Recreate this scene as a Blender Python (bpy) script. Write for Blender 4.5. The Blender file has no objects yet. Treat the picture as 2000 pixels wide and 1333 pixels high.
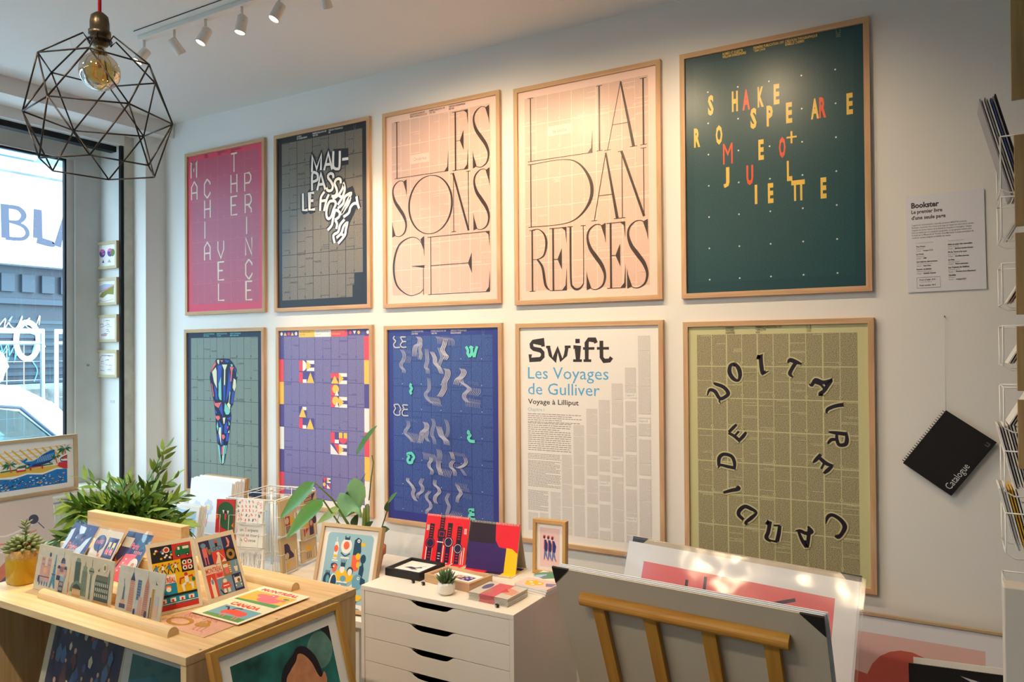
import bpy, math, random
from mathutils import Vector, Matrix

sc = bpy.context.scene
col = sc.collection
V3 = Vector

# ------------------------------------------------------------------ camera, sky, exposure
EYE = 1.555
def make_camera():
    f, yaw, pitch, roll = 1468.63, math.radians(30.1632), math.radians(0.5929), math.radians(-0.4081)
    fw = V3((-math.sin(yaw) * math.cos(pitch), math.cos(yaw) * math.cos(pitch), math.sin(pitch)))
    r0 = V3((math.cos(yaw), math.sin(yaw), 0)); u0 = r0.cross(fw)
    r = r0 * math.cos(roll) + u0 * math.sin(roll); u = -r0 * math.sin(roll) + u0 * math.cos(roll)
    cam = bpy.data.cameras.new('camera'); o = bpy.data.objects.new('camera', cam); col.objects.link(o)
    cam.sensor_width = 36.0; cam.lens = f / 2000 * 36.0; cam.clip_start = 0.05; cam.clip_end = 200
    m = Matrix.Identity(4)
    for i in range(3):
        m[i][0], m[i][1], m[i][2] = r[i], u[i], -fw[i]
    m[2][3] = EYE
    o.matrix_world = m
    sc.camera = o
make_camera()

world = bpy.data.worlds.new('overcast_sky'); sc.world = world; world.use_nodes = True
_bg = world.node_tree.nodes['Background']
_bg.inputs['Color'].default_value = (0.70, 0.87, 1.0, 1); _bg.inputs['Strength'].default_value = 8.6

sc.view_settings.view_transform = 'Standard'; sc.view_settings.look = 'None'
sc.view_settings.gamma = 1.0; sc.view_settings.use_curve_mapping = False
sc.view_settings.exposure = 0.42
sc.cycles.max_bounces = 8; sc.cycles.diffuse_bounces = 5; sc.cycles.glossy_bounces = 3
sc.cycles.transparent_max_bounces = 16; sc.cycles.caustics_reflective = False; sc.cycles.caustics_refractive = False
sc.cycles.sample_clamp_indirect = 6.0

WARM = (1.0, 0.74, 0.46)
SPOT_W = 50.0          # the track spots
WY = 3.109             # poster wall
WX = -4.42             # street wall, inner face
CEIL = 3.03
GX = -4.80             # shop window glass

# portal so the daylight through the shop window is sampled well
def portal():
    l = bpy.data.lights.new('window_portal', 'AREA'); l.shape = 'RECTANGLE'; l.size = 4.2; l.size_y = 2.1
    l.cycles.is_portal = True
    o = bpy.data.objects.new('window_portal', l); col.objects.link(o)
    o.location = (GX - 0.12, 0.6, 1.75); o.rotation_euler = (0, -math.pi / 2, 0)
    o.rotation_euler = V3((1, 0, 0)).to_track_quat('-Z', 'Y').to_euler()
portal()

# ------------------------------------------------------------------ helpers: materials
def lin(c):
    return tuple(((v / 255) / 12.92 if v / 255 <= 0.04045 else ((v / 255 + 0.055) / 1.055) ** 2.4) for v in c)
_mats = {}
def mat(key, rgb, rough=0.55, spec=0.4, metal=0.0, coat=0.0, noise=0.0, nscale=40.0, bump=0.0, emit=0.0, coatr=0.1):
    if key in _mats: return _mats[key]
    m = bpy.data.materials.new(key); m.use_nodes = True
    nt = m.node_tree; b = nt.nodes['Principled BSDF']
    c = lin(rgb) + (1,)
    b.inputs['Base Color'].default_value = c; b.inputs['Roughness'].default_value = rough
    b.inputs['Specular IOR Level'].default_value = spec; b.inputs['Metallic'].default_value = metal
    b.inputs['Coat Weight'].default_value = coat; b.inputs['Coat Roughness'].default_value = coatr
    if emit:
        b.inputs['Emission Color'].default_value = c; b.inputs['Emission Strength'].default_value = emit
    if noise or bump:
        tc = nt.nodes.new('ShaderNodeTexCoord'); n = nt.nodes.new('ShaderNodeTexNoise')
        n.inputs['Scale'].default_value = nscale; n.inputs['Detail'].default_value = 4
        nt.links.new(tc.outputs['Object'], n.inputs['Vector'])
        if noise:
            r = nt.nodes.new('ShaderNodeValToRGB')
            r.color_ramp.elements[0].position = 0.3; r.color_ramp.elements[1].position = 0.7
            r.color_ramp.elements[0].color = tuple(x * (1 - noise) for x in c[:3]) + (1,)
            r.color_ramp.elements[1].color = tuple(min(1, x * (1 + noise)) for x in c[:3]) + (1,)
            nt.links.new(n.outputs['Fac'], r.inputs['Fac']); nt.links.new(r.outputs['Color'], b.inputs['Base Color'])
        if bump:
            bp = nt.nodes.new('ShaderNodeBump'); bp.inputs['Strength'].default_value = bump; bp.inputs['Distance'].default_value = 0.004
            nt.links.new(n.outputs['Fac'], bp.inputs['Height']); nt.links.new(bp.outputs['Normal'], b.inputs['Normal'])
    _mats[key] = m
    return m
def ink(*rgb):                      # matt printed colour
    return mat('ink_%d_%d_%d' % rgb, rgb, 0.45, 0.35)
def satin(*rgb):                    # satin poster print
    return mat('satin_%d_%d_%d' % rgb, rgb, 0.4, 0.3, coat=0.35, coatr=0.3)
def wood(key, light, dark, axis='x', scale=1.0, rough=0.5, knots=True):
    key = key + '_' + axis
    if key in _mats: return _mats[key]
    m = bpy.data.materials.new(key); m.use_nodes = True
    nt = m.node_tree; b = nt.nodes['Principled BSDF']; b.inputs['Roughness'].default_value = rough; b.inputs['Specular IOR Level'].default_value = 0.3
    tc = nt.nodes.new('ShaderNodeTexCoord'); mp = nt.nodes.new('ShaderNodeMapping')
    s = [60 * scale] * 3; s['xyz'.index(axis)] = 3 * scale
    mp.inputs['Scale'].default_value = s
    nt.links.new(tc.outputs['Object'], mp.inputs['Vector'])
    n = nt.nodes.new('ShaderNodeTexNoise'); n.inputs['Scale'].default_value = 1.0; n.inputs['Detail'].default_value = 5; n.inputs['Distortion'].default_value = 0.6
    nt.links.new(mp.outputs['Vector'], n.inputs['Vector'])
    r = nt.nodes.new('ShaderNodeValToRGB'); r.color_ramp.elements[0].position = 0.32; r.color_ramp.elements[1].position = 0.72
    r.color_ramp.elements[0].color = lin(dark) + (1,); r.color_ramp.elements[1].color = lin(light) + (1,)
    nt.links.new(n.outputs['Fac'], r.inputs['Fac'])
    n2 = nt.nodes.new('ShaderNodeTexNoise'); n2.inputs['Scale'].default_value = 5.0; n2.inputs['Detail'].default_value = 2
    nt.links.new(tc.outputs['Object'], n2.inputs['Vector'])
    mx = nt.nodes.new('ShaderNodeMix'); mx.data_type = 'RGBA'; mx.blend_type = 'MULTIPLY'; mx.inputs[0].default_value = 0.25
    nt.links.new(r.outputs['Color'], mx.inputs[6]); nt.links.new(n2.outputs['Color'], mx.inputs[7])
    nt.links.new(mx.outputs[2], b.inputs['Base Color'])
    _mats[key] = m
    return m
def micro(key, ca, cb, sx=330.0, sy=520.0, lo=0.42, hi=0.6, sat=True):
    """dense printed body text: a fine grain of two inks"""
    if key in _mats: return _mats[key]
    m = bpy.data.materials.new(key); m.use_nodes = True
    nt = m.node_tree; b = nt.nodes['Principled BSDF']; b.inputs['Roughness'].default_value = 0.4; b.inputs['Specular IOR Level'].default_value = 0.3
    if sat: b.inputs['Coat Weight'].default_value = 0.35; b.inputs['Coat Roughness'].default_value = 0.3
    tc = nt.nodes.new('ShaderNodeTexCoord'); mp = nt.nodes.new('ShaderNodeMapping'); mp.inputs['Scale'].default_value = (sx, sy, 1)
    nt.links.new(tc.outputs['Object'], mp.inputs['Vector'])
    n = nt.nodes.new('ShaderNodeTexNoise'); n.inputs['Scale'].default_value = 1.0; n.inputs['Detail'].default_value = 1
    nt.links.new(mp.outputs['Vector'], n.inputs['Vector'])
    r = nt.nodes.new('ShaderNodeValToRGB'); r.color_ramp.elements[0].position = lo; r.color_ramp.elements[1].position = hi
    r.color_ramp.elements[0].color = lin(ca) + (1,); r.color_ramp.elements[1].color = lin(cb) + (1,)
    nt.links.new(n.outputs['Fac'], r.inputs['Fac']); nt.links.new(r.outputs['Color'], b.inputs['Base Color'])
    _mats[key] = m
    return m
def clear(key, tint=(255, 255, 255), gloss=0.08, rough=0.03, bump=0.0, bscale=12.0, solid=False):
    """clear film or pane: mostly passes light straight on, mirrors a little"""
    if key in _mats: return _mats[key]
    m = bpy.data.materials.new(key); m.use_nodes = True
    nt = m.node_tree; out = nt.nodes['Material Output']; nt.nodes.remove(nt.nodes['Principled BSDF'])
    t = nt.nodes.new('ShaderNodeBsdfTransparent'); t.inputs['Color'].default_value = lin(tint) + (1,)
    g = nt.nodes.new('ShaderNodeBsdfGlossy'); g.inputs['Roughness'].default_value = rough
    lw = nt.nodes.new('ShaderNodeLayerWeight'); lw.inputs['Blend'].default_value = 0.35
    mr = nt.nodes.new('ShaderNodeMapRange'); mr.inputs['To Min'].default_value = gloss; mr.inputs['To Max'].default_value = 0.7 if solid else 0.28
    nt.links.new(lw.outputs['Fresnel'], mr.inputs['Value'])
    ms = nt.nodes.new('ShaderNodeMixShader')
    nt.links.new(mr.outputs['Result'], ms.inputs[0]); nt.links.new(t.outputs[0], ms.inputs[1]); nt.links.new(g.outputs[0], ms.inputs[2])
    if bump:
        tc = nt.nodes.new('ShaderNodeTexCoord'); n = nt.nodes.new('ShaderNodeTexNoise'); n.inputs['Scale'].default_value = bscale; n.inputs['Detail'].default_value = 2
        nt.links.new(tc.outputs['Object'], n.inputs['Vector'])
        bp = nt.nodes.new('ShaderNodeBump'); bp.inputs['Strength'].default_value = bump; bp.inputs['Distance'].default_value = 0.02
        nt.links.new(n.outputs['Fac'], bp.inputs['Height']); nt.links.new(bp.outputs['Normal'], g.inputs['Normal'])
    nt.links.new(ms.outputs[0], out.inputs['Surface'])
    _mats[key] = m
    return m

PAINT = mat('white_wall_paint', (232, 230, 226), 0.75, 0.2, bump=0.05, nscale=90)
CEILP = mat('white_ceiling_paint', (226, 225, 222), 0.8, 0.15)
TRIMP = mat('white_gloss_trim', (222, 224, 222), 0.4, 0.4, noise=0.05, nscale=6)
TRIMG = mat('grey_white_trim', (196, 200, 198), 0.5, 0.3, noise=0.06, nscale=5)
RUST = mat('old_brown_trim', (196, 192, 178), 0.7, 0.2, noise=0.12, nscale=14)
BLACKGAP = mat('black_rubber', (22, 24, 26), 0.6, 0.3)
WHITE = mat('white_paper', (238, 237, 234), 0.6, 0.25)
WIRE = mat('white_wire', (236, 236, 232), 0.35, 0.5)
LACQ = mat('white_lacquer', (232, 224, 212), 0.38, 0.45)
BLACKM = mat('black_paint', (24, 22, 24), 0.45, 0.4)
DARKMET = mat('dark_bronze_metal', (52, 46, 42), 0.4, 0.5, metal=0.6)
FOIL = clear('clear_sleeve_film', (250, 252, 252), 0.05, 0.06, 0.5, 9)
def oak(ax): return wood('oak', (226, 188, 150), (203, 160, 120), ax)
def pine(ax): return wood('pine', (238, 208, 158), (216, 178, 122), ax, 0.7)
def amber(ax): return wood('amber_beech', (206, 150, 62), (180, 124, 44), ax)
def ply(ax): return wood('kraft_ply', (196, 164, 112), (172, 138, 88), ax)

# ------------------------------------------------------------------ helpers: meshes
class MB:
    def __init__(s): s.v = []; s.f = []; s.m = []; s.sm = []; s.mats = []
    def mi(s, m):
        if m not in s.mats: s.mats.append(m)
        return s.mats.index(m)
    def add(s, vs, fs, m, smooth=False):
        b = len(s.v); s.v += [tuple(v) for v in vs]; k = s.mi(m)
        for f in fs: s.f.append([b + i for i in f]); s.m.append(k); s.sm.append(smooth)
    def box(s, x0, y0, z0, x1, y1, z1, m, mx=None):
        vs = [V3((x, y, z)) for z in (z0, z1) for y in (y0, y1) for x in (x0, x1)]
        if mx is not None: vs = [mx @ v for v in vs]
        s.add(vs, [(0, 2, 3, 1), (4, 5, 7, 6), (0, 1, 5, 4), (2, 6, 7, 3), (0, 4, 6, 2), (1, 3, 7, 5)], m); return s
    def tube(s, pts, r, m, n=8, closed=False, caps=True, radii=None):
        pts = [V3(p) for p in pts]; N = len(pts); rings = []
        up = None
        for i, p in enumerate(pts):
            a = pts[i - 1] if (i > 0 or closed) else p; c = pts[(i + 1) % N] if (i < N - 1 or closed) else p
            t = (c - a)
            t = t.normalized() if t.length > 1e-9 else V3((0, 0, 1))
            if up is None: up = V3((0, 0, 1)) if abs(t.z) < 0.9 else V3((1, 0, 0))
            sd = t.cross(up)
            if sd.length < 1e-4: sd = t.cross(V3((0.3, 1, 0.2)))
            sd.normalize(); up = sd.cross(t).normalized()
            rr = radii[i] if radii else r
            rings.append([p + (sd * math.cos(2 * math.pi * k / n) + up * math.sin(2 * math.pi * k / n)) * rr for k in range(n)])
        vs = [v for g in rings for v in g]; fs = []
        for i in range(N if closed else N - 1):
            j = (i + 1) % N
            for k in range(n):
                l = (k + 1) % n; fs.append((i * n + k, i * n + l, j * n + l, j * n + k))
        if caps and not closed: fs += [tuple(range(n - 1, -1, -1)), tuple((N - 1) * n + k for k in range(n))]
        s.add(vs, fs, m, True); return s
    def lathe(s, prof, m, o=(0, 0, 0), n=28, mx=None):
        vs = []; fs = []
        for (r, z) in prof:
            for k in range(n):
                a = 2 * math.pi * k / n; p = V3((o[0] + r * math.cos(a), o[1] + r * math.sin(a), o[2] + z)); vs.append(mx @ p if mx is not None else p)
        for i in range(len(prof) - 1):
            for k in range(n):
                l = (k + 1) % n; fs.append((i * n + k, i * n + l, (i + 1) * n + l, (i + 1) * n + k))
        s.add(vs, fs, m, True); return s
    def prism(s, poly, h, m, mx=None, z=0.0):
        n = len(poly); vs = [V3((p[0], p[1], z)) for p in poly] + [V3((p[0], p[1], z + h)) for p in poly]
        if mx is not None: vs = [mx @ v for v in vs]
        s.add(vs, [tuple(range(n - 1, -1, -1)), tuple(range(n, 2 * n))] + [(i, (i + 1) % n, n + (i + 1) % n, n + i) for i in range(n)], m); return s
    def ball(s, c, r, m, sc_=(1, 1, 1), n=14, jit=0.0, rnd=None):
        vs = []; fs = []; c = V3(c); K = n // 2 + 1
        for i in range(K):
            th = math.pi * i / (K - 1)
            for k in range(n):
                ph = 2 * math.pi * k / n; q = r * (1 + (rnd.uniform(-jit, jit) if rnd and 0 < i < K - 1 else 0))
                vs.append(c + V3((q * math.sin(th) * math.cos(ph) * sc_[0], q * math.sin(th) * math.sin(ph) * sc_[1], q * math.cos(th) * sc_[2])))
        for i in range(K - 1):
            for k in range(n):
                l = (k + 1) % n; fs.append((i * n + k, (i + 1) * n + k, (i + 1) * n + l, i * n + l))
        s.add(vs, fs, m, True); return s
    def leaf(s, p, d, nrm, L, W, m, bend=0.3, n=6, shape=0.5, fold=0.25):
        p = V3(p); d = V3(d).normalized(); nrm = V3(nrm); nrm = (nrm - d * nrm.dot(d)); nrm = nrm.normalized() if nrm.length > 1e-4 else V3((0, 0, 1))
        sd = d.cross(nrm); vs = []; fs = []
        for i in range(n + 1):
            t = i / n; w = W * 0.5 * (math.sin(math.pi * min(1, t ** shape)) ** 0.8 if 0 < t < 1 else 0.02)
            c = p + d * L * t - nrm * (bend * L * t * t)
            vs += [c - sd * w + nrm * w * fold, c, c + sd * w + nrm * w * fold]
        for i in range(n):
            a = i * 3; fs += [(a, a + 1, a + 4, a + 3), (a + 1, a + 2, a + 5, a + 4)]
        s.add(vs, fs, m, True); return s
    def obj(s, name, parent=None, mx=None, bevel=0.0):
        me = bpy.data.meshes.new(name); me.from_pydata(s.v, [], s.f)
        for m in s.mats: me.materials.append(m)
        me.polygons.foreach_set('material_index', s.m); me.polygons.foreach_set('use_smooth', s.sm); me.update()
        o = bpy.data.objects.new(name, me); col.objects.link(o)
        if parent is not None: o.parent = parent
        if mx is not None: o.matrix_local = mx
        if bevel:
            b = o.modifiers.new('bevel', 'BEVEL'); b.width = bevel; b.segments = 2; b.limit_method = 'ANGLE'
        return o

def frame_mx(o, x, y):
    x = V3(x).normalized(); y = V3(y); y = (y - x * y.dot(x)).normalized(); z = x.cross(y); m = Matrix.Identity(4)
    for i in range(3): m[i][0], m[i][1], m[i][2], m[i][3] = x[i], y[i], z[i], o[i]
    return m
def lean_mx(a, b, deg):
    """local x from bottom-left a to bottom-right b, y up and leaning away from the viewer, origin mid bottom edge"""
    a = V3(a); b = V3(b); x = (b - a).normalized(); nb = V3((0, 0, 1)).cross(x).normalized(); t = math.radians(deg)
    return frame_mx((a + b) / 2, x, V3((0, 0, 1)) * math.cos(t) + nb * math.sin(t))
def tag(o, label, cat, group=None, kind=None):
    o['label'] = label; o['category'] = cat
    if group: o['group'] = group
    if kind: o['kind'] = kind
    return o
def thing(name, label, cat, mx=None, group=None):
    o = bpy.data.objects.new(name, None); col.objects.link(o); o.empty_display_size = 0.05
    if mx is not None: o.matrix_world = mx if isinstance(mx, Matrix) else Matrix.Translation(V3(mx))
    return tag(o, label, cat, group)
def struct(o):
    o['kind'] = 'structure'; return o

# ------------------------------------------------------------------ helpers: printed art (cm, origin top left, y down)
_txt = {}
def glyphs(text, bold):
    k = (text, bold)
    if k not in _txt:
        c = bpy.data.curves.new('t', 'FONT'); c.body = text; c.size = 1.0; c.resolution_u = 2; c.offset = bold
        o = bpy.data.objects.new('t', c); me = bpy.data.meshes.new_from_object(o)
        vs = [(v.co.x, v.co.y) for v in me.vertices]; fs = [tuple(p.vertices) for p in me.polygons]
        bpy.data.objects.remove(o); bpy.data.curves.remove(c); bpy.data.meshes.remove(me)
        xs = [v[0] for v in vs] or [0]; ys = [v[1] for v in vs] or [0]
        _txt[k] = (vs, fs, (min(xs), max(xs), min(ys), max(ys)))
    return _txt[k]
EPS = 0.00002
class Art(MB):
    def __init__(s, w, h):
        super().__init__(); s.w = w; s.h = h; s.z = 0; s.eps = EPS
    def P(s, x, y): return V3(((x - s.w / 2) / 100, (s.h - y) / 100, s.z * s.eps))
    def poly(s, pts, m, same=False):
        if not same: s.z += 1
        a = sum(pts[i][0] * pts[(i + 1) % len(pts)][1] - pts[(i + 1) % len(pts)][0] * pts[i][1] for i in range(len(pts)))
        if a > 0: pts = pts[::-1]
        s.add([s.P(*p) for p in pts], [tuple(range(len(pts)))], m); return s
    def spoly(s, pts, m, k=5):
        n = len(pts); Q = []
        for i in range(n):
            p0, p1, p2, p3 = pts[i - 1], pts[i], pts[(i + 1) % n], pts[(i + 2) % n]
            for q in range(k):
                t = q / k; Q.append(tuple(0.5 * (2 * p1[j] + (p2[j] - p0[j]) * t + (2 * p0[j] - 5 * p1[j] + 4 * p2[j] - p3[j]) * t * t + (3 * p1[j] - p0[j] - 3 * p2[j] + p3[j]) * t ** 3) for j in (0, 1)))
        return s.poly(Q, m)
    def rect(s, x0, y0, x1, y1, m, same=False): return s.poly([(x0, y0), (x0, y1), (x1, y1), (x1, y0)], m, same)
    def ell(s, cx, cy, rx, ry, m, n=22, a0=0, a1=360, same=False):
        k = n if a1 - a0 < 360 else n - 1
        pts = [(cx + rx * math.cos(math.radians(a0 + (a1 - a0) * i / n)), cy + ry * math.sin(math.radians(a0 + (a1 - a0) * i / n))) for i in range(k + 1)]
        return s.poly(pts, m, same)
    def stroke(s, pts, w, m, smooth=4, same=False, closed=False, mul=1.0):
        if not same: s.z += 1
        P = [(p[0], p[1], (p[2] if len(p) > 2 else w) * mul) for p in pts]
        if smooth and len(P) > 2:
            Q = []
            for i in range(len(P) - 1):
                p0 = P[max(0, i - 1)]; p1 = P[i]; p2 = P[i + 1]; p3 = P[min(len(P) - 1, i + 2)]
                for k in range(smooth):
                    t = k / smooth
                    Q.append(tuple(0.5 * (2 * p1[j] + (p2[j] - p0[j]) * t + (2 * p0[j] - 5 * p1[j] + 4 * p2[j] - p3[j]) * t * t + (3 * p1[j] - p0[j] - 3 * p2[j] + p3[j]) * t ** 3) for j in range(3)))
            P = Q + [P[-1]]
        n = len(P); vs = []
        for i in range(n):
            a = P[max(0, i - 1)]; c = P[min(n - 1, i + 1)]; dx, dy = c[0] - a[0], c[1] - a[1]; l = math.hypot(dx, dy) or 1
            ex = 1.0
            if 0 < i < n - 1:
                ux, uy = P[i][0] - a[0], P[i][1] - a[1]; ul = math.hypot(ux, uy) or 1
                ex = 1 / max(0.55, abs((ux * dx + uy * dy) / (ul * l)))
            h = max(0.01, P[i][2]) / 2 * ex
            vs += [s.P(P[i][0] - dy / l * h, P[i][1] + dx / l * h), s.P(P[i][0] + dy / l * h, P[i][1] - dx / l * h)]
        s.add(vs, [(2 * i, 2 * i + 2, 2 * i + 3, 2 * i + 1) for i in range(n - 1)], m); return s
    def text(s, t, x, y, size, m, sx=1.0, bold=0.0, rot=0.0, align='l', same=False):
        if not same: s.z += 1
        vs, fs, bb = glyphs(t, bold); k = size
        off = 0 if align == 'l' else (-(bb[0] + bb[1]) / 2 if align == 'c' else -bb[1])
        c, sn = math.cos(math.radians(rot)), math.sin(math.radians(rot))
        out = []
        for (vx, vy) in vs:
            px, py = (vx + off) * k * sx, -vy * k
            out.append(s.P(x + px * c - py * sn, y + px * sn + py * c))
        s.add(out, fs, m); return s
    def tbox(s, t, x0, y0, x1, y1, m, bold=0.0):
        s.z += 1
        vs, fs, bb = glyphs(t, bold); kx = (x1 - x0) / (bb[1] - bb[0]); ky = (y1 - y0) / (bb[3] - bb[2])
        s.add([s.P(x0 + (v[0] - bb[0]) * kx, y1 - (v[1] - bb[2]) * ky) for v in vs], fs, m); return s
    def lines(s, x0, y0, x1, y1, step, m, rnd, w=0.45):
        s.z += 1; y = y0
        while y < y1:
            e = x1 - (rnd.uniform(0.1, 0.5) * (x1 - x0) if rnd.random() < 0.12 else rnd.uniform(0, 0.03) * (x1 - x0))
            x = x0
            while x < e - 0.2:
                l = min(rnd.uniform(0.5, 1.6) * step * 1.6, e - x); s.rect(x, y, x + l, y + step * w, m, same=True); x += l + step * 0.35
            y += step
        return s

def frame_bars(w, h, b, d, mh, mv):
    """mitred moulding, outer w x h (m), bar width b, depth d, lying in the local xy plane, origin mid bottom"""
    o = MB(); x = w / 2
    O = [(-x, 0), (x, 0), (x, h), (-x, h)]; I = [(-x + b, b), (x - b, b), (x - b, h - b), (-x + b, h - b)]
    for i in range(4):
        j = (i + 1) % 4; m = mh if i % 2 == 0 else mv
        vs = [(*O[i], 0), (*O[j], 0), (*I[j], 0), (*I[i], 0), (*O[i], d), (*O[j], d), (*I[j], d), (*I[i], d)]
        o.add(vs, [(3, 2, 1, 0), (4, 5, 6, 7), (0, 1, 5, 4), (2, 3, 7, 6)], m)
    return o
def framed(name, label, cat, mx, art, w, h, b, d, wd, group=None, inset=0.010, bevel=0.0012):
    """framed picture: frame, print (and its backing board)"""
    t = thing(name, label, cat, mx, group)
    frame_bars(w, h, b, d, wd('x'), wd('y')).obj('frame', t, bevel=bevel)
    art.obj('print', t, Matrix.Translation((0, 0, max(0.004, d - inset))))
    MB().box(-w / 2 + b * 0.5, b * 0.5, 0.001, w / 2 - b * 0.5, h - b * 0.5, max(0.003, d - inset - 0.001), mat('brown_backing', (150, 120, 90), 0.8)).obj('backing_board', t)
    return t
def card(name, label, cat, mx, art, w, h, th=0.002, group=None, core=None, sleeve=0.0, printname='print'):
    """a printed card or sheet with thickness, optional clear sleeve standing past its edges"""
    t = thing(name, label, cat, mx, group)
    MB().box(-w / 2, 0, 0, w / 2, h, th, core or WHITE).obj('sheet', t)
    art.obj(printname, t, Matrix.Translation((0, 0, th + 0.0002)) @ Matrix.Diagonal((w * 100 / art.w, h * 100 / art.h, 1, 1)))
    if sleeve:
        s = MB(); e = 0.004
        n = 6; vs = []; fs = []
        for i in range(n + 1):
            for j in range(n + 1):
                vs.append((-w / 2 - e + (w + 2 * e) * i / n, (h + sleeve) * j / n, th + art.z * art.eps + 0.0016))
        for i in range(n):
            for j in range(n):
                a = i * (n + 1) + j; fs.append((a, a + n + 1, a + n + 2, a + 1))
        s.add(vs, fs, FOIL, True)
        s.obj('clear_sleeve', t)
    return t
ART_MAUP = [[[29.7,24.8],[30.1,15.8],[33.3,23.5],[36.9,15.8],[36.5,24.5]],[[39.0,24.9],[42.2,15.6],[45.0,25.2]],[[40.2,21.9],[44.1,22.1]],[[46.0,15.2],[45.8,23.0],[47.0,24.9],[48.8,25.4],[50.4,24.5],[50.8,15.7]],[[52.5,20.6],[56.9,20.7]],[[29.8,35.3],[30.0,25.8],[33.1,25.8],[34.2,27.4],[33.7,29.6],[30.3,30.4]],[[33.7,35.5],[36.5,26.4],[39.8,35.7]],[[34.8,32.5],[38.6,32.5]],[[45.9,30.0],[45.6,28.1],[43.8,27.3],[42.0,28.2],[42.3,29.8],[44.1,31.8],[45.4,34.2],[44.9,36.3],[43.1,36.9],[41.3,36.2],[40.9,34.8]],[[51.3,33.7],[51.2,31.7],[49.7,30.9],[47.7,31.5],[46.9,33.4],[48.2,36.3],[48.5,38.5],[47.0,40.1],[44.5,40.0]],[[45.2,41.6],[49.4,40.0],[52.5,36.8],[53.4,34.2],[54.2,37.0],[53.5,39.5],[51.7,42.4],[49.1,45.3]],[[49.7,40.0],[52.0,41.5]],[[49.0,47.3],[52.9,45.0],[54.4,41.4],[58.8,39.9],[56.4,43.4],[54.1,46.7],[51.7,50.5],[54.9,47.6],[57.0,45.2],[58.3,42.0]],[[53.2,52.4],[57.0,50.5],[58.4,47.5],[60.8,45.8],[63.6,46.1]],[[62.7,42.1],[63.4,45.9],[64.5,48.8]],[[22.6,36.1],[22.7,45.7],[26.3,45.8]],[[31.3,36.7],[27.8,36.5],[27.7,45.9],[31.9,46.0]],[[27.8,40.9],[30.7,41.0]],[[39.2,37.0],[36.7,39.5],[36.1,43.0],[35.8,47.3]],[[42.5,38.8],[40.9,41.3],[39.9,44.3],[38.8,47.7]],[[36.4,41.9],[40.5,41.9]],[[44.6,42.7],[46.7,43.0],[47.6,44.7],[45.9,47.6],[44.4,51.0],[42.4,52.4],[40.9,51.2],[40.6,48.4],[41.6,44.9],[43.1,42.9],[44.6,42.7]],[[41.5,58.6],[44.5,56.2],[45.6,52.5],[47.0,48.6],[48.7,48.3],[50.5,49.9],[49.9,52.0],[46.9,53.5]],[[47.2,53.5],[48.5,55.9],[47.8,58.5]],[[46.7,66.2],[45.8,61.9],[49.3,60.2],[50.8,56.5],[54.0,53.8]],[[48.1,63.4],[51.6,61.1],[53.3,57.6],[55.9,55.9],[54.9,59.5],[54.0,62.6],[49.2,66.6]],[[51.6,61.7],[54.1,63.0]]]
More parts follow.
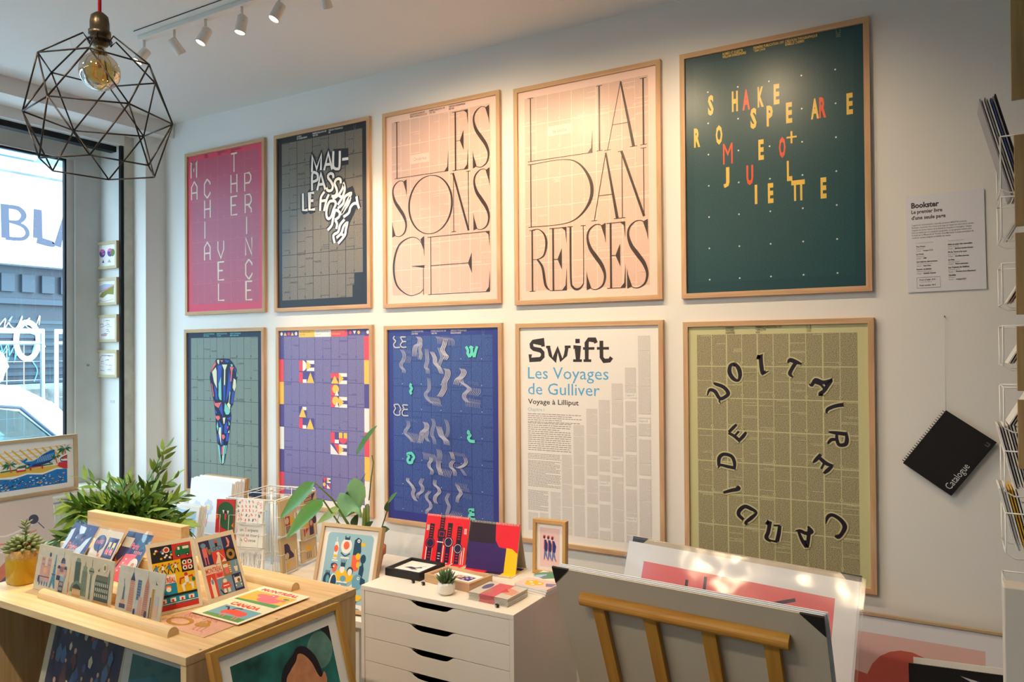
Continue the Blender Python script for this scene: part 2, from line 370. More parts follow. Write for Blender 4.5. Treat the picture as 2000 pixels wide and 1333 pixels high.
ART_VOLT = [[[9.9,30.6,0.5],[10.9,28.3,1.2],[13.1,28.9,1.5],[15.0,31.7,1.4],[17.2,31.0,1.4],[18.5,29.4,1.5],[16.6,27.0,1.5],[13.4,25.8,1.3],[12.5,25.3,0.5]],[[15.9,31.4,0.8],[14.8,32.7,0.7],[15.4,33.7,0.3]],[[21.3,17.4,1.2],[22.8,19.4,1.7],[23.3,22.2,1.5],[22.5,24.2,1.0],[20.6,23.5,1.6],[19.1,21.0,1.7],[19.5,18.2,1.4],[21.3,17.4,1.2]],[[30.6,15.7,0.3],[31.4,14.2,1.4],[31.6,17.2,1.6],[32.0,20.5,1.6],[32.4,21.3,1.0],[34.6,20.2,0.3]],[[41.8,17.0,0.6],[42.7,15.9,1.6],[45.0,16.7,1.5],[46.8,17.4,0.7]],[[44.8,16.8,1.5],[43.2,19.5,1.4],[42.5,21.3,1.4],[43.5,22.5,0.6]],[[49.4,25.0,0.3],[50.5,25.7,1.0],[51.9,23.6,1.5],[54.6,24.5,1.5],[57.7,23.5,0.8],[56.3,25.6,1.4],[54.9,27.7,1.4],[53.5,28.9,1.4],[54.0,29.2,0.5]],[[51.6,24.5,0.9],[53.8,25.4,0.9],[55.2,27.1,1.0]],[[55.7,36.2,0.7],[56.2,34.7,1.3],[58.9,33.4,1.4],[61.7,32.8,1.5]],[[56.4,43.4,0.7],[58.8,43.6,1.3],[62.5,43.9,1.5]],[[62.6,43.2,0.8],[62.8,46.0,1.4],[62.2,47.8,1.5],[60.1,48.1,1.3],[59.3,46.2,1.2],[59.3,43.9,1.0]],[[59.3,46.2,0.9],[57.4,46.3,1.3],[56.0,47.9,0.8]],[[53.5,52.1,1.2],[51.8,54.3,1.4],[50.6,55.6,0.6]],[[52.7,53.2,1.3],[55.4,55.5,1.5],[57.8,56.2,0.9]],[[57.6,56.3,1.0],[55.9,58.1,1.5],[54.5,59.4,0.9]],[[54.9,55.0,0.8],[53.6,57.7,0.9]],[[55.0,78.7,0.3],[55.7,76.0,1.3],[57.4,75.0,1.3],[60.1,76.4,1.5],[61.7,78.8,1.7],[60.8,81.5,1.4],[59.4,83.2,1.4],[58.3,82.7,1.0]],[[44.0,82.6,0.5],[45.7,82.4,1.3],[47.9,83.1,1.4],[49.9,82.2,1.4],[48.5,80.3,0.8]],[[49.0,80.3,0.9],[48.8,83.6,1.4],[48.1,88.1,1.3],[46.5,86.2,1.4],[45.1,82.8,1.0]],[[32.9,81.2,0.6],[34.2,80.4,1.4],[33.7,84.1,1.5],[32.9,86.6,1.5],[34.7,87.8,1.0]],[[34.7,87.5,0.7],[37.0,87.7,0.9]],[[38.1,81.2,1.3],[37.7,84.3,1.5],[37.0,87.5,1.5]],[[35.9,81.4,0.7],[38.1,81.2,0.8]],[[25.2,82.3,0.7],[24.9,81.4,1.0],[27.1,79.4,1.5],[29.2,77.0,0.9],[27.1,75.7,1.5],[24.7,75.0,1.5],[22.6,76.7,1.6],[22.2,78.6,1.5],[24.0,80.3,1.3]],[[16.1,70.2,1.0],[19.3,69.0,1.4],[22.3,68.1,1.5],[21.9,66.9,0.6]],[[14.1,60.3,0.5],[15.0,59.0,1.0],[17.8,59.4,1.3],[20.9,59.8,1.3]],[[20.7,60.2,1.0],[20.7,57.4,1.4],[19.4,55.0,1.4],[16.3,54.5,1.4],[14.5,56.2,1.5],[14.4,59.4,1.3]],[[18.4,45.7,1.0],[20.7,46.8,1.3],[23.1,48.8,1.4]],[[18.6,45.3,1.2],[20.4,43.4,1.3],[21.7,42.1,1.0]],[[22.5,48.7,1.2],[24.4,46.6,1.4],[25.5,45.0,1.0]],[[20.6,47.1,0.8],[22.6,44.8,0.9]]]
ART_VINGT = [[0.9,1.0,0.0,0.73,[[6.9,5.4],[6.1,6.6],[7.6,8.1],[6.3,9.6],[7.0,11.3],[10.5,11.3]]],[0.9,1.0,0.0,0.73,[[14.3,6.0],[10.9,6.1],[12.1,8.2],[10.7,10.0],[12.0,11.3],[14.6,11.2]]],[0.9,1.0,0.0,0.73,[[11.8,8.3],[14.5,8.4]]],[0.6,3.0,0.88,0.68,[[10.3,12.4],[12.0,14.5],[12.0,17.2],[10.2,19.6],[10.2,21.4],[11.9,23.1],[11.7,24.6]]],[0.5,6.0,0.88,0.31,[[12.4,12.4],[12.9,14.2]]],[0.6,5.0,0.81,0.31,[[13.1,19.3],[13.8,17.8],[14.2,15.7]]],[0.7,4.0,0.81,0.68,[[20.8,5.9],[22.1,7.1],[21.7,9.5],[19.5,10.6],[18.6,13.0],[18.3,16.0]]],[0.7,3.0,0.74,0.63,[[22.7,7.1],[23.2,10.1],[22.4,12.4],[23.2,15.1],[22.4,17.8]]],[0.5,3.0,0.74,0.36,[[20.6,13.6],[21.7,15.4],[21.7,17.5]]],[0.8,12.0,0.91,0.31,[[32.9,5.9],[34.5,7.3],[34.6,9.9]]],[0.9,3.0,1.02,0.78,[[38.5,7.3],[37.6,10.2],[36.5,12.5],[37.6,14.6],[39.0,16.0],[37.6,17.7]]],[0.6,3.0,0.88,0.73,[[26.5,12.2],[26.8,15.4],[27.0,18.3],[26.0,21.3],[27.1,22.7],[27.2,24.8]]],[0.8,4.0,0.74,0.68,[[29.7,13.6],[31.5,16.6],[31.9,19.5],[34.3,21.8],[35.6,24.7]]],[0.6,3.0,0.81,0.68,[[34.4,11.6],[35.5,14.0],[36.2,16.6],[35.1,18.9],[34.3,21.2]]],[0.8,4.0,0.91,0.68,[[38.1,22.1],[39.3,23.5],[38.9,26.1],[37.1,29.0],[37.1,31.9],[35.3,34.9],[33.9,36.3]]],[0.55,3.0,0.81,0.68,[[27.8,27.1],[28.2,30.6],[27.8,33.0],[25.9,35.1],[26.7,37.4],[29.5,39.7]]],[0.8,8.0,0.91,0.31,[[28.1,36.5],[29.6,38.2],[29.7,40.0]]],[0.9,7.0,0.9,0.28,[[29.8,38.5],[30.4,39.3],[31.5,40.9]]],[0.8,4.0,0.91,0.68,[[47.7,22.0],[49.0,23.7],[47.6,26.0],[45.2,27.5],[44.1,30.1]]],[0.7,3.0,0.91,0.73,[[47.6,26.9],[48.3,29.1],[50.7,30.5],[52.4,32.2],[49.6,34.8],[49.6,36.8],[51.6,38.7]]],[0.45,6.0,1.02,0.26,[[52.8,28.2],[53.4,29.9]]],[0.75,6.0,1.02,0.36,[[54.4,31.3],[54.7,33.3],[52.7,35.0]]],[0.9,8.0,1.02,0.31,[[52.3,36.7],[52.7,38.7]]],[0.9,9.0,0.96,0.32,[[51.3,37.9],[51.7,40.7]]],[0.9,1.0,0.0,0.69,[[8.7,41.0],[6.3,41.5],[7.3,43.2],[6.1,45.1],[7.3,46.6],[10.1,46.5],[10.0,44.7],[10.8,43.7],[9.7,41.7],[8.7,41.0]]],[0.9,1.0,0.0,0.69,[[15.4,41.3],[12.0,41.4],[12.9,43.2],[11.7,44.9],[12.3,46.7],[15.7,46.7]]],[0.9,1.0,0.0,0.69,[[12.9,43.6],[15.4,43.5]]],[0.4,8.0,0.9,0.23,[[13.7,48.0],[14.7,49.5]]],[0.6,3.0,0.84,0.65,[[14.3,49.3],[14.8,51.9],[12.9,54.4],[12.9,56.2],[15.6,58.2],[17.6,60.2]]],[0.9,8.0,0.9,0.32,[[15.3,55.3],[16.6,57.9],[17.2,60.2]]],[0.8,4.0,0.84,0.6,[[24.9,49.5],[26.1,50.9],[25.8,53.0],[23.2,54.9],[22.8,57.6],[21.8,60.2]]],[0.7,3.0,0.78,0.6,[[26.5,52.4],[26.8,54.7],[26.1,57.4],[27.7,59.4]]],[0.5,3.0,0.78,0.65,[[30.0,47.6],[31.0,50.1],[30.0,53.3],[29.7,55.9],[30.9,57.9],[31.5,60.5]]],[0.8,5.0,0.78,0.6,[[33.2,51.3],[34.1,53.6],[35.1,56.1],[37.6,58.1],[38.2,60.3]]],[0.55,3.0,0.78,0.6,[[38.3,47.8],[39.5,50.8],[39.5,54.1],[38.2,56.7]]],[0.8,10.0,0.84,0.3,[[24.4,65.0],[25.4,66.5],[25.4,68.6]]],[0.8,3.0,0.78,0.6,[[29.2,67.3],[29.2,68.9],[27.9,70.5],[28.2,72.3],[29.8,74.0],[29.2,76.1]]],[0.6,4.0,0.84,0.65,[[33.4,62.9],[34.0,65.5],[33.4,68.6]]],[0.85,4.0,0.78,0.65,[[33.4,68.6],[33.4,71.7],[34.3,73.7],[34.8,75.7]]],[0.9,8.0,0.96,0.32,[[36.2,72.3],[35.7,73.8],[34.9,76.0]]],[0.4,6.0,0.9,0.32,[[36.9,65.3],[37.0,71.4]]],[0.85,3.0,0.84,0.65,[[41.3,63.7],[42.2,65.4],[42.8,67.4]]],[0.85,8.0,0.96,0.32,[[43.1,63.6],[44.4,65.3]]],[0.8,3.0,0.84,0.6,[[43.1,67.9],[41.5,69.6],[41.5,71.4],[43.4,73.0],[43.7,75.5]]],[0.8,3.0,0.78,0.56,[[49.9,66.0],[50.5,68.4],[48.6,70.3],[45.2,71.6]]],[0.5,3.0,0.72,0.51,[[47.1,71.5],[48.6,73.1],[50.1,75.0]]],[0.7,5.0,0.96,0.3,[[44.3,71.4],[44.6,69.6]]],[0.8,3.0,0.81,0.65,[[14.6,78.9],[14.1,80.2],[16.7,82.4],[18.1,84.6],[17.4,86.5],[18.0,88.6],[19.7,90.3]]],[0.7,3.0,0.81,0.65,[[23.7,78.4],[22.3,80.9],[23.6,82.8],[23.3,85.0],[20.7,86.8],[20.0,88.9]]],[0.8,3.0,0.81,0.65,[[31.6,78.5],[31.4,80.9],[33.6,82.5],[34.2,84.5],[32.0,86.5],[31.3,88.6],[32.3,90.4]]],[0.65,3.0,0.72,0.65,[[28.5,84.5],[26.2,86.8],[26.5,88.8],[28.4,90.5],[28.7,92.8],[26.5,94.6],[26.3,96.4]]],[0.6,3.0,0.72,0.65,[[40.2,84.5],[38.6,87.2],[39.2,89.4],[40.1,91.1],[38.9,94.6],[38.7,96.4]]],[0.75,7.0,0.96,0.32,[[42.9,93.1],[42.0,94.8],[39.2,95.8]]],[0.8,8.0,0.96,0.32,[[44.9,78.7],[44.6,80.5]]],[0.75,3.0,0.78,0.65,[[44.9,79.7],[46.1,81.9],[47.3,83.8],[45.4,86.3],[45.1,88.6]]],[0.8,6.0,0.96,0.32,[[47.3,80.5],[48.2,82.5]]],[0.5,6.0,0.9,0.3,[[49.1,83.7],[49.7,86.1]]]]
ART_TEAL = [[[51.7,11.2],[52.9,13.2],[52.7,14.6],[54.0,16.4]],[[53.9,11.2],[55.2,12.9],[54.0,16.4]],[[55.6,11.2],[54.9,13.2],[56.6,16.4]],[[58.3,11.2],[57.3,13.8],[56.6,16.4]],[[17.7,30.1],[17.1,31.4],[18.0,32.6],[17.1,34.1],[17.8,35.6]],[[53.3,52.7],[52.7,53.7],[53.9,54.9],[52.8,56.2],[53.9,57.7],[56.6,57.8]],[[16.9,66.0],[15.0,66.6],[15.9,68.0],[15.0,69.6],[15.8,70.9],[17.8,70.7],[18.2,69.4],[19.2,68.0],[17.9,66.2],[16.9,66.0]],[[56.0,91.3],[53.1,91.7],[54.0,93.0],[53.0,94.9],[54.2,96.0],[56.5,96.0]],[[53.9,93.8],[56.1,93.5]]]
ART_CARROT = [["navy",[[29.7,18.7],[36.1,18.2],[41.9,18.7],[44.8,20.9],[48.1,24.8],[49.1,28.1],[48.0,33.2],[46.4,39.9],[45.1,46.1],[42.8,48.9],[43.4,53.7],[42.4,60.7],[40.8,68.1],[39.6,72.6],[37.3,82.3],[35.1,83.9],[33.1,82.9],[31.6,73.1],[30.3,68.7],[29.1,61.3],[28.9,54.0],[28.3,50.6],[27.4,46.0],[25.6,39.2],[23.6,30.7],[24.1,27.3],[26.7,22.7]]],["cream",[[29.2,23.8],[30.1,26.1],[30.2,36.9],[27.5,32.9],[25.8,26.7]]],["cream",[[30.5,19.3],[32.5,19.1],[32.2,22.2],[30.8,21.0]]],["coral",[[29.1,20.1],[29.3,22.1],[27.1,24.4],[24.5,27.6],[26.7,22.7]]],["blue",[[31.0,22.7],[34.8,22.4],[34.3,29.4],[31.8,34.6],[31.3,37.4]]],["mint",[[34.1,29.5],[34.4,44.1],[32.6,43.6],[31.7,41.4],[31.9,34.0]]],["cream",[[35.0,22.1],[39.8,22.1],[38.1,25.4],[37.8,34.5],[36.6,34.8],[36.9,25.5]]],["coral",[[33.3,19.4],[36.1,19.5],[34.8,20.7]]],["blue",[[37.6,19.1],[41.9,19.8],[40.2,20.9],[37.9,20.4]]],["blue",[[41.5,24.9],[42.7,31.6],[43.1,37.2],[39.3,43.4],[38.3,45.1],[40.2,34.4]]],["coral",[[42.1,23.4],[45.6,23.7],[44.4,26.0],[43.5,32.4],[42.5,32.4],[43.1,26.5]]],["mint",[[42.7,22.0],[44.4,21.8],[44.8,23.2],[43.4,23.4]]],["blue",[[46.0,23.4],[47.7,25.6],[46.8,26.5]]],["mint",[[48.1,25.9],[49.0,28.7],[48.1,29.8]]],["cream",[[45.6,30.4],[47.5,31.5],[47.5,35.4],[46.1,38.5],[44.5,36.0]]],["blue",[[44.3,38.5],[46.1,38.8],[44.9,45.8],[43.0,45.6]]],["coral",[[24.9,33.3],[25.9,34.7],[27.6,41.8],[26.8,42.0]]],["blue",[[27.5,34.6],[30.0,37.4],[30.9,43.7],[29.2,43.7]]],["coral",[[27.2,43.9],[28.7,46.0],[34.4,45.3],[31.7,49.0],[28.3,47.4]]],["blue",[[34.9,45.7],[35.9,54.2],[32.1,49.6]]],["mint",[[37.6,45.5],[42.4,50.6],[40.9,52.6],[38.4,52.7],[36.9,50.3]]],["cream",[[42.0,38.3],[42.5,38.9],[41.4,45.6],[42.6,46.7],[41.9,50.1],[39.3,46.5],[41.0,45.1]]],["blue",[[36.0,35.1],[38.1,34.5],[37.6,43.5],[36.4,45.2]]],["coral",[[29.1,53.9],[32.5,53.7],[33.2,55.2],[31.2,56.7],[29.1,55.1]]],["cream",[[35.5,54.8],[38.0,54.4],[37.1,58.4],[36.3,58.5]]],["blue",[[28.3,49.7],[30.4,51.6],[30.0,52.5],[28.4,51.7]]],["blue",[[38.8,55.0],[43.0,53.7],[42.2,56.2]]],["mint",[[30.8,57.3],[31.5,60.7],[30.8,63.2],[29.8,60.2]]],["blue",[[32.1,56.7],[35.4,59.9],[35.0,65.0],[32.9,60.0]]],["mint",[[40.9,56.3],[42.1,58.5],[40.9,59.4]]],["blue",[[37.1,59.3],[39.6,56.9],[39.6,64.2],[36.7,64.4]]],["coral",[[39.6,59.7],[40.7,59.9],[40.0,61.8]]],["cream",[[32.1,60.9],[34.0,60.7],[34.0,71.8],[31.6,64.0]]],["coral",[[34.6,65.0],[37.1,65.2],[37.7,66.6],[35.8,68.3],[34.8,67.3]]],["blue",[[30.6,64.7],[32.3,65.7],[32.0,70.3],[30.7,68.6]]],["blue",[[38.8,64.5],[40.9,64.1],[40.7,68.6],[38.3,69.3]]],["blue",[[34.6,68.4],[36.2,68.6],[35.8,71.2],[34.5,71.2]]],["cream",[[41.5,61.9],[41.5,63.6],[40.0,63.9]]],["mint",[[30.9,71.2],[32.4,71.9],[34.1,83.1],[33.1,82.6]]],["mint",[[35.8,71.7],[37.7,71.6],[36.6,82.4],[35.6,82.7]]],["coral",[[34.5,72.4],[36.0,72.3],[35.8,77.4],[34.3,77.5]]],["cream",[[35.1,77.7],[35.8,77.7],[35.4,83.0],[34.7,83.1]]],["blue",[[32.4,72.5],[33.7,72.4],[33.9,77.5],[33.3,77.0]]],["mint",[[38.2,71.6],[39.2,71.5],[38.3,76.6],[37.6,76.7]]]]
# ------------------------------------------------------------------ room shell
def room():
    q = lambda n, *a: struct(MB().box(*a).obj(n))
    X1, Y0 = 2.6, -3.3
    concrete = mat('grey_concrete_floor', (120, 124, 128), 0.6, 0.3, noise=0.2, nscale=4)
    q('floor', WX - 0.5, Y0, -0.1, X1, WY + 0.1, 0.0, concrete)
    q('ceiling', WX - 0.42, Y0, CEIL, X1, WY + 0.1, CEIL + 0.1, CEILP)
    q('wall_posters', WX - 0.36, WY, 0.0, X1, WY + 0.1, CEIL, PAINT)
    q('wall_right', X1, Y0, 0.0, X1 + 0.1, WY + 0.1, CEIL, PAINT)
    q('wall_rear', WX - 0.36, Y0 - 0.1, 0.0, X1 + 0.1, Y0, CEIL, PAINT)
    # street wall: pier by the posters, low wall under the sill, soffit beam over the window, far pier
    q('wall_street_pier', WX - 0.125, 2.968, 0.0, WX, WY, 2.94, PAINT)
    q('wall_street_base', GX - 0.02, -1.7, 0.0, GX + 0.06, 2.88, 0.70, PAINT)
    q('wall_street_far', GX - 0.02, Y0, 0.0, WX, -1.7, CEIL, PAINT)
    q('trim_1', WX - 0.125, Y0, 2.935, -4.33, WY, CEIL, CEILP)                      # soffit beam
    q('trim_2', -4.80, -1.7, 2.87, -4.545, 2.905, 2.94, TRIMP)                        # head above the shutter slot
    q('trim_3', -4.66, -1.7, 2.835, -4.60, 2.905, 2.871, BLACKGAP)                    # dark shutter slot
    q('trim_4', -4.68, 2.905, 0.0, -4.545, 2.968, 2.94, RUST)                         # old post
    q('trim_5', -4.574, 2.885, 0.70, -4.552, 2.904, 2.90, BLACKGAP)                    # black rubber seal
    q('wall_jamb', -4.86, 2.886, 0.0, -4.5545, 2.93, 2.94, TRIMP)
    q('sill_board', -4.80, -1.7, 0.70, -4.40, 2.885, 0.725, mat('pale_sill_wood', (214, 208, 194), 0.45, 0.35, noise=0.06, nscale=7)).name = 'trim_6'
    # window frame
    f = MB()
    f.box(GX - 0.03, 2.72, 0.725, GX + 0.03, 2.886, 2.87, TRIMG)
    f.box(GX - 0.03, 2.675, 0.725, GX + 0.015, 2.72, 2.77, TRIMG)
    f.box(GX - 0.03, -1.7, 2.77, GX + 0.03, 2.72, 2.87, TRIMG)
    f.box(GX - 0.03, -1.7, 0.70, GX + 0.015, 2.72, 0.78, TRIMG)
    f.box(GX - 0.03, -1.7, 0.70, GX + 0.03, -1.62, 2.87, TRIMG)
    f.box(GX - 0.03, 0.42, 0.725, GX + 0.03, 0.52, 2.87, TRIMG)
    w = struct(f.obj('window_1'))
    g = MB()
    g.box(GX - 0.012, 2.664, 0.78, GX + 0.012, 2.676, 2.77, BLACKGAP)
    g.box(GX - 0.012, -1.62, 2.757, GX + 0.012, 2.676, 2.771, BLACKGAP)
    g.obj('gasket', w)
    p = MB(); p.add([(GX, -1.62, 0.78), (GX, 2.665, 0.78), (GX, 2.665, 2.757), (GX, -1.62, 2.757)], [(0, 1, 2, 3)], clear('window_glass', (236, 248, 250), 0.03, 0.0, solid=True))
    p.obj('pane', w)
    # thin black line, built as a tube, along the ceiling beside the lighting track
    tag(MB().tube([(-3.224, 2.107, CEIL - 0.002), (0.9, 2.107, CEIL - 0.002)], 0.0019, BLACKM, 6).obj('ceiling_cable'), 'thin black line running along the ceiling beside the white lighting track', 'cable')
room()

# ------------------------------------------------------------------ lights of the room
GLOW = mat('lit_lamp_face', (255, 236, 205), 0.5, emit=22.0)
def spot(name, label, px, py, aim, watt, cone=62, group='spotlights on the ceiling track', z=CEIL - 0.022, colr=WARM):
    t = thing('track_spotlight', label, 'spotlight', (px, py, z), group)
    ax = (V3(aim) - V3((px, py, z - 0.10))).normalized()
    wm = mat('white_spot_metal', (232, 228, 220), 0.4, 0.4)
    MB().tube([(0, 0, 0), (0, 0, -0.055)], 0.006, wm, 8).obj('stem', t)
    rot = ax.to_track_quat('-Z', 'Y').to_matrix().to_4x4(); rot = Matrix.Translation((0, 0, -0.062)) @ rot
    h = MB(); h.lathe([(0.0, 0.024), (0.018, 0.024), (0.022, 0.019), (0.023, -0.050), (0.021, -0.052), (0.0195, -0.046), (0.0195, -0.044)], wm, mx=rot, n=20)
    h.box(-0.026, -0.004, -0.004, 0.026, 0.004, 0.012, wm, rot)
    hd = h.obj('head', t)
    d = MB(); d.lathe([(0.0, -0.045), (0.0195, -0.045)], GLOW, mx=rot, n=20); d.obj('lamp_face', hd)
    l = bpy.data.lights.new('spot_beam', 'SPOT'); l.energy = watt; l.color = colr; l.spot_size = math.radians(cone); l.spot_blend = 0.75; l.shadow_soft_size = 0.02
    o = bpy.data.objects.new('spot_beam', l); col.objects.link(o)
    o.location = V3((px, py, z - 0.062)) + ax * 0.07; o.rotation_euler = ax.to_track_quat('-Z', 'Y').to_euler()
def track(name, x0, x1, y, label):
    m = MB().box(x0, y - 0.017, CEIL - 0.022, x1, y + 0.017, CEIL, mat('white_spot_metal', (232, 228, 220), 0.4, 0.4))
    tag(m.obj('lighting_track', bevel=0.002), label, 'lighting track')
track('lighting_track', -3.26, 1.2, 2.165, 'long white lighting track on the ceiling in front of the poster wall')
W = SPOT_W
for x, aim, w, lab in [
    (-3.233, (-4.0, 0.9, 0.7), W, 'glowing white track spotlight seen through the wire pendant, end of the track'),
    (-3.013, (-2.75, 3.1, 1.75), W, 'white track spotlight turned away towards the posters, second from the window'),
    (-2.799, (-3.3, 1.2, 0.6), W, 'glowing white track spotlight facing the camera between two turned-down ones'),
    (-2.566, (-2.75, 1.75, 0.5), W, 'white track spotlight pointing straight down, fourth from the window'),
    (-2.345, (-2.9, 1.2, 0.6), W, 'glowing white track spotlight at the top edge of the photo, nearest the camera')]:
    spot('track_spotlight', lab, x, 2.165, aim, w)
for x, aim, w in [(-2.1, (-2.3, 3.1, 1.5), W * 0.40), (-1.78, (-1.82, 3.1, 1.5), W * 0.62), (-1.2, (-1.15, 3.1, 1.4), W * 0.38), (-0.75, (-0.75, 3.1, 1.2), W * 0.36), (-1.45, (-1.9, 2.4, 0.6), W * 0.30)]:
    spot('track_spotlight', 'white track spotlight beyond the top edge of the photo', x, 2.165, aim, w, 125)
track('lighting_track', -3.2, 1.2, 0.2, 'added white lighting track for the fill spots above the camera, out of view')  # added track, carries only the fill spots
track('lighting_track', -3.9, -1.6, -1.95, 'white lighting track on the ceiling behind the camera, out of view')
for x in (-3.65, -2.78, -2.12):
    spot('track_spotlight', 'white track spotlight behind the camera, out of view', x, -1.95, (x + 1.6, 2.2, 0.6), W * 0.28, 60, 'spotlights behind the camera')
for x, aim in [(-2.7, (-2.8, 1.0, 0)), (-1.7, (-1.8, 1.0, 0)), (-1.1, (-1.2, 1.1, 0))]:  # wide overhead spots added as fill light, no known source here
    spot('track_spotlight', 'added white fill spotlight above the camera, out of view', x, 0.2, aim, W * 0.95, 130, 'added fill spotlights above the camera', colr=(1.0, 0.83, 0.62))

# ------------------------------------------------------------------ posters
OW, OH = 72.6, 103.0
POS = [(-4.201, 1.257), (-3.396, 1.254), (-2.582, 1.249), (-1.78, 1.236), (-0.97, 1.235), (-4.212, 0.137), (-3.385, 0.134), (-2.579, 0.125), (-1.778, 0.119), (-0.966, 0.107)]
def poster_mx(k):
    u, v = POS[k]; return frame_mx((u + OW / 200, WY, EYE + v - OH / 100), (1, 0, 0), (0, 0, 1))
def poster(k, art, label):
    t = framed('poster_frame', label, 'framed poster', poster_mx(k), art, OW / 100, OH / 100, 0.0215, 0.020, oak, 'oak framed typographic posters on the white wall')
    return t
GX0, GX1, GY0, GP, CW = 5.7, 66.8, 5.5, 13.0, 12.22
def new_poster(bg):
    a = Art(OW, OH); a.eps = 0.00001; a.rect(1.6, 1.6, 71.0, 101.4, bg); return a
def header(a, rows, m, sz=1.25):
    for x, (l1, l2) in zip((17.9, 30.2, 42.4), rows):
        a.text(l1, x, 3.55, sz, m, 0.62, 0.02); a.text(l2, x, 4.75, sz, m, 0.62, 0.02)
def logo(a, x, y, m):
    a.rect(x, y, x + 0.25, y + 1.5, m); a.rect(x + 1.35, y, x + 1.6, y + 1.5, m, True); a.rect(x, y + 1.3, x + 1.6, y + 1.5, m, True)
    a.rect(x, y + 1.9, x + 1.6, y + 2.2, m, True); a.rect(x, y + 2.5, x + 1.6, y + 2.8, m, True)
def body_grid(a, line, text, seed, rows=7, lw=0.3, ticks=34, hw=0.12, hole=None, short=0.3, dots=True):
    rnd = random.Random(seed); b = GY0 + GP * rows
    a.rect(GX0, GY0, GX1, b, text); a.z += 1
    for i in range(1, 5): a.rect(GX0 + CW * i - lw / 2, GY0, GX0 + CW * i + lw / 2, b, line, True)
    for i in range(5): a.rect(GX0 + CW * (i + 0.5) - hw / 2, GY0, GX0 + CW * (i + 0.5) + hw / 2, b, line, True)
    a.z += 1
    for r in range(1, rows): a.rect(GX0, GY0 + GP * r - lw / 2.4, GX1, GY0 + GP * r + lw / 2.4, line, True)
    a.z += 1
    for _ in range(ticks):
        c = rnd.randrange(10); x = GX0 + CW * c / 2; y = GY0 + rnd.randrange(rows * 12) * GP / 12 + 0.4
        n = rnd.choice([1, 1, 2])
        for k in range(int(n)):
            l = rnd.uniform(0.45, 0.98) * CW / 2
            a.rect(x + (CW / 2 - l if rnd.random() < 0.6 else 0), y + k * 0.55, x + CW / 2, y + k * 0.55 + short, line)
    if dots:
        for c in range(5):
            for r in range(rows):
                a.ell(GX0 + CW * (c + 0.5), GY0 + GP * (r + 1) - 1.35, 0.55, 0.6, line, 10, same=True)
        a.z += 1
        for c in range(5):
            for r in range(rows): a.ell(GX0 + CW * (c + 0.5), GY0 + GP * (r + 1) - 1.35, 0.28, 0.32, text, 8, same=True)

# 0 Machiavelli
def p_prince():
    line = satin(222, 112, 128); m = satin(243, 222, 200)
    a = new_poster(satin(224, 78, 104)); body_grid(a, line, micro('prince_text', (170, 72, 100), (216, 112, 130)), 1, lw=0.22, hw=0.1, ticks=40, short=0.12)
    header(a, [('LE PRINCE', 'MACHIAVEL'), ('PREMIÈRE PUBLICATION 1532', '*1469 †1527'), ('CRÉATION TYPOGRAPHIQUE', 'GROUPE CCC')], satin(120, 40, 60), 1.1)
    G = {'M': [[(0, 1), (0, 0), (.5, .62), (1, 0), (1, 1)]], 'A': [[(0, 1), (0, .28), (.5, 0), (1, .28), (1, 1)], [(0, .62), (1, .62)]],
         'C': [[(1, .3), (1, .2), (.55, 0), (.45, 0), (0, .22), (0, .78), (.45, 1), (.55, 1), (1, .78), (1, .7)]], 'H': [[(0, 0), (0, 1)], [(1, 0), (1, 1)], [(0, .5), (1, .5)]],
         'I': [[(.5, 0), (.5, 1)]], 'V': [[(0, 0), (0, .5), (.5, 1), (1, .5), (1, 0)]], 'E': [[(1, 0), (0, 0), (0, 1), (1, 1)], [(0, .48), (.8, .48)]], 'L': [[(0, 0), (0, 1), (1, 1)]],
         'T': [[(0, 0), (1, 0)], [(.5, 0), (.5, 1)]], 'P': [[(0, 1), (0, 0), (.75, 0), (1, .18), (1, .38), (.75, .55), (0, .55)]],
         'R': [[(0, 1), (0, 0), (.75, 0), (1, .18), (1, .38), (.75, .55), (0, .55)], [(.45, .55), (1, .8), (1, 1)]], 'N': [[(0, 1), (0, 0), (1, 1), (1, 0)]]}
    L = [('M', 7.9, 5.1, 16.1), ('A', 8.3, 18.6, 30), ('C', 20.7, 18.6, 30), ('H', 20.8, 31.6, 42.6), ('I', 18.4, 44.7, 55.4), ('A', 20.6, 57.8, 69), ('V', 33.2, 58, 68.6), ('E', 33.4, 71, 82), ('L', 33.6, 84.1, 94.6),
         ('T', 45.4, 5.6, 16.9), ('H', 45.3, 18.5, 29.5), ('E', 45.4, 31.8, 43), ('P', 57.5, 19, 29.8), ('R', 57.8, 32, 43), ('I', 56.4, 45.2, 55.7), ('N', 58.2, 58, 68.4), ('C', 58.2, 71.2, 82.6), ('E', 58.4, 84.2, 95.2)]
    for ch, cx, y0, y1 in L:
        w = 0 if ch == 'I' else 5.3
        for st in G[ch]: a.stroke([(cx - w / 2 + (p[0] if w else 0) * w, y0 + p[1] * (y1 - y0)) for p in st], 0.95, m, smooth=0)
        a.z += 1
    poster(0, a, 'pink poster spelling MACHIAVEL THE PRINCE in pale tall letters, leftmost of the upper row')

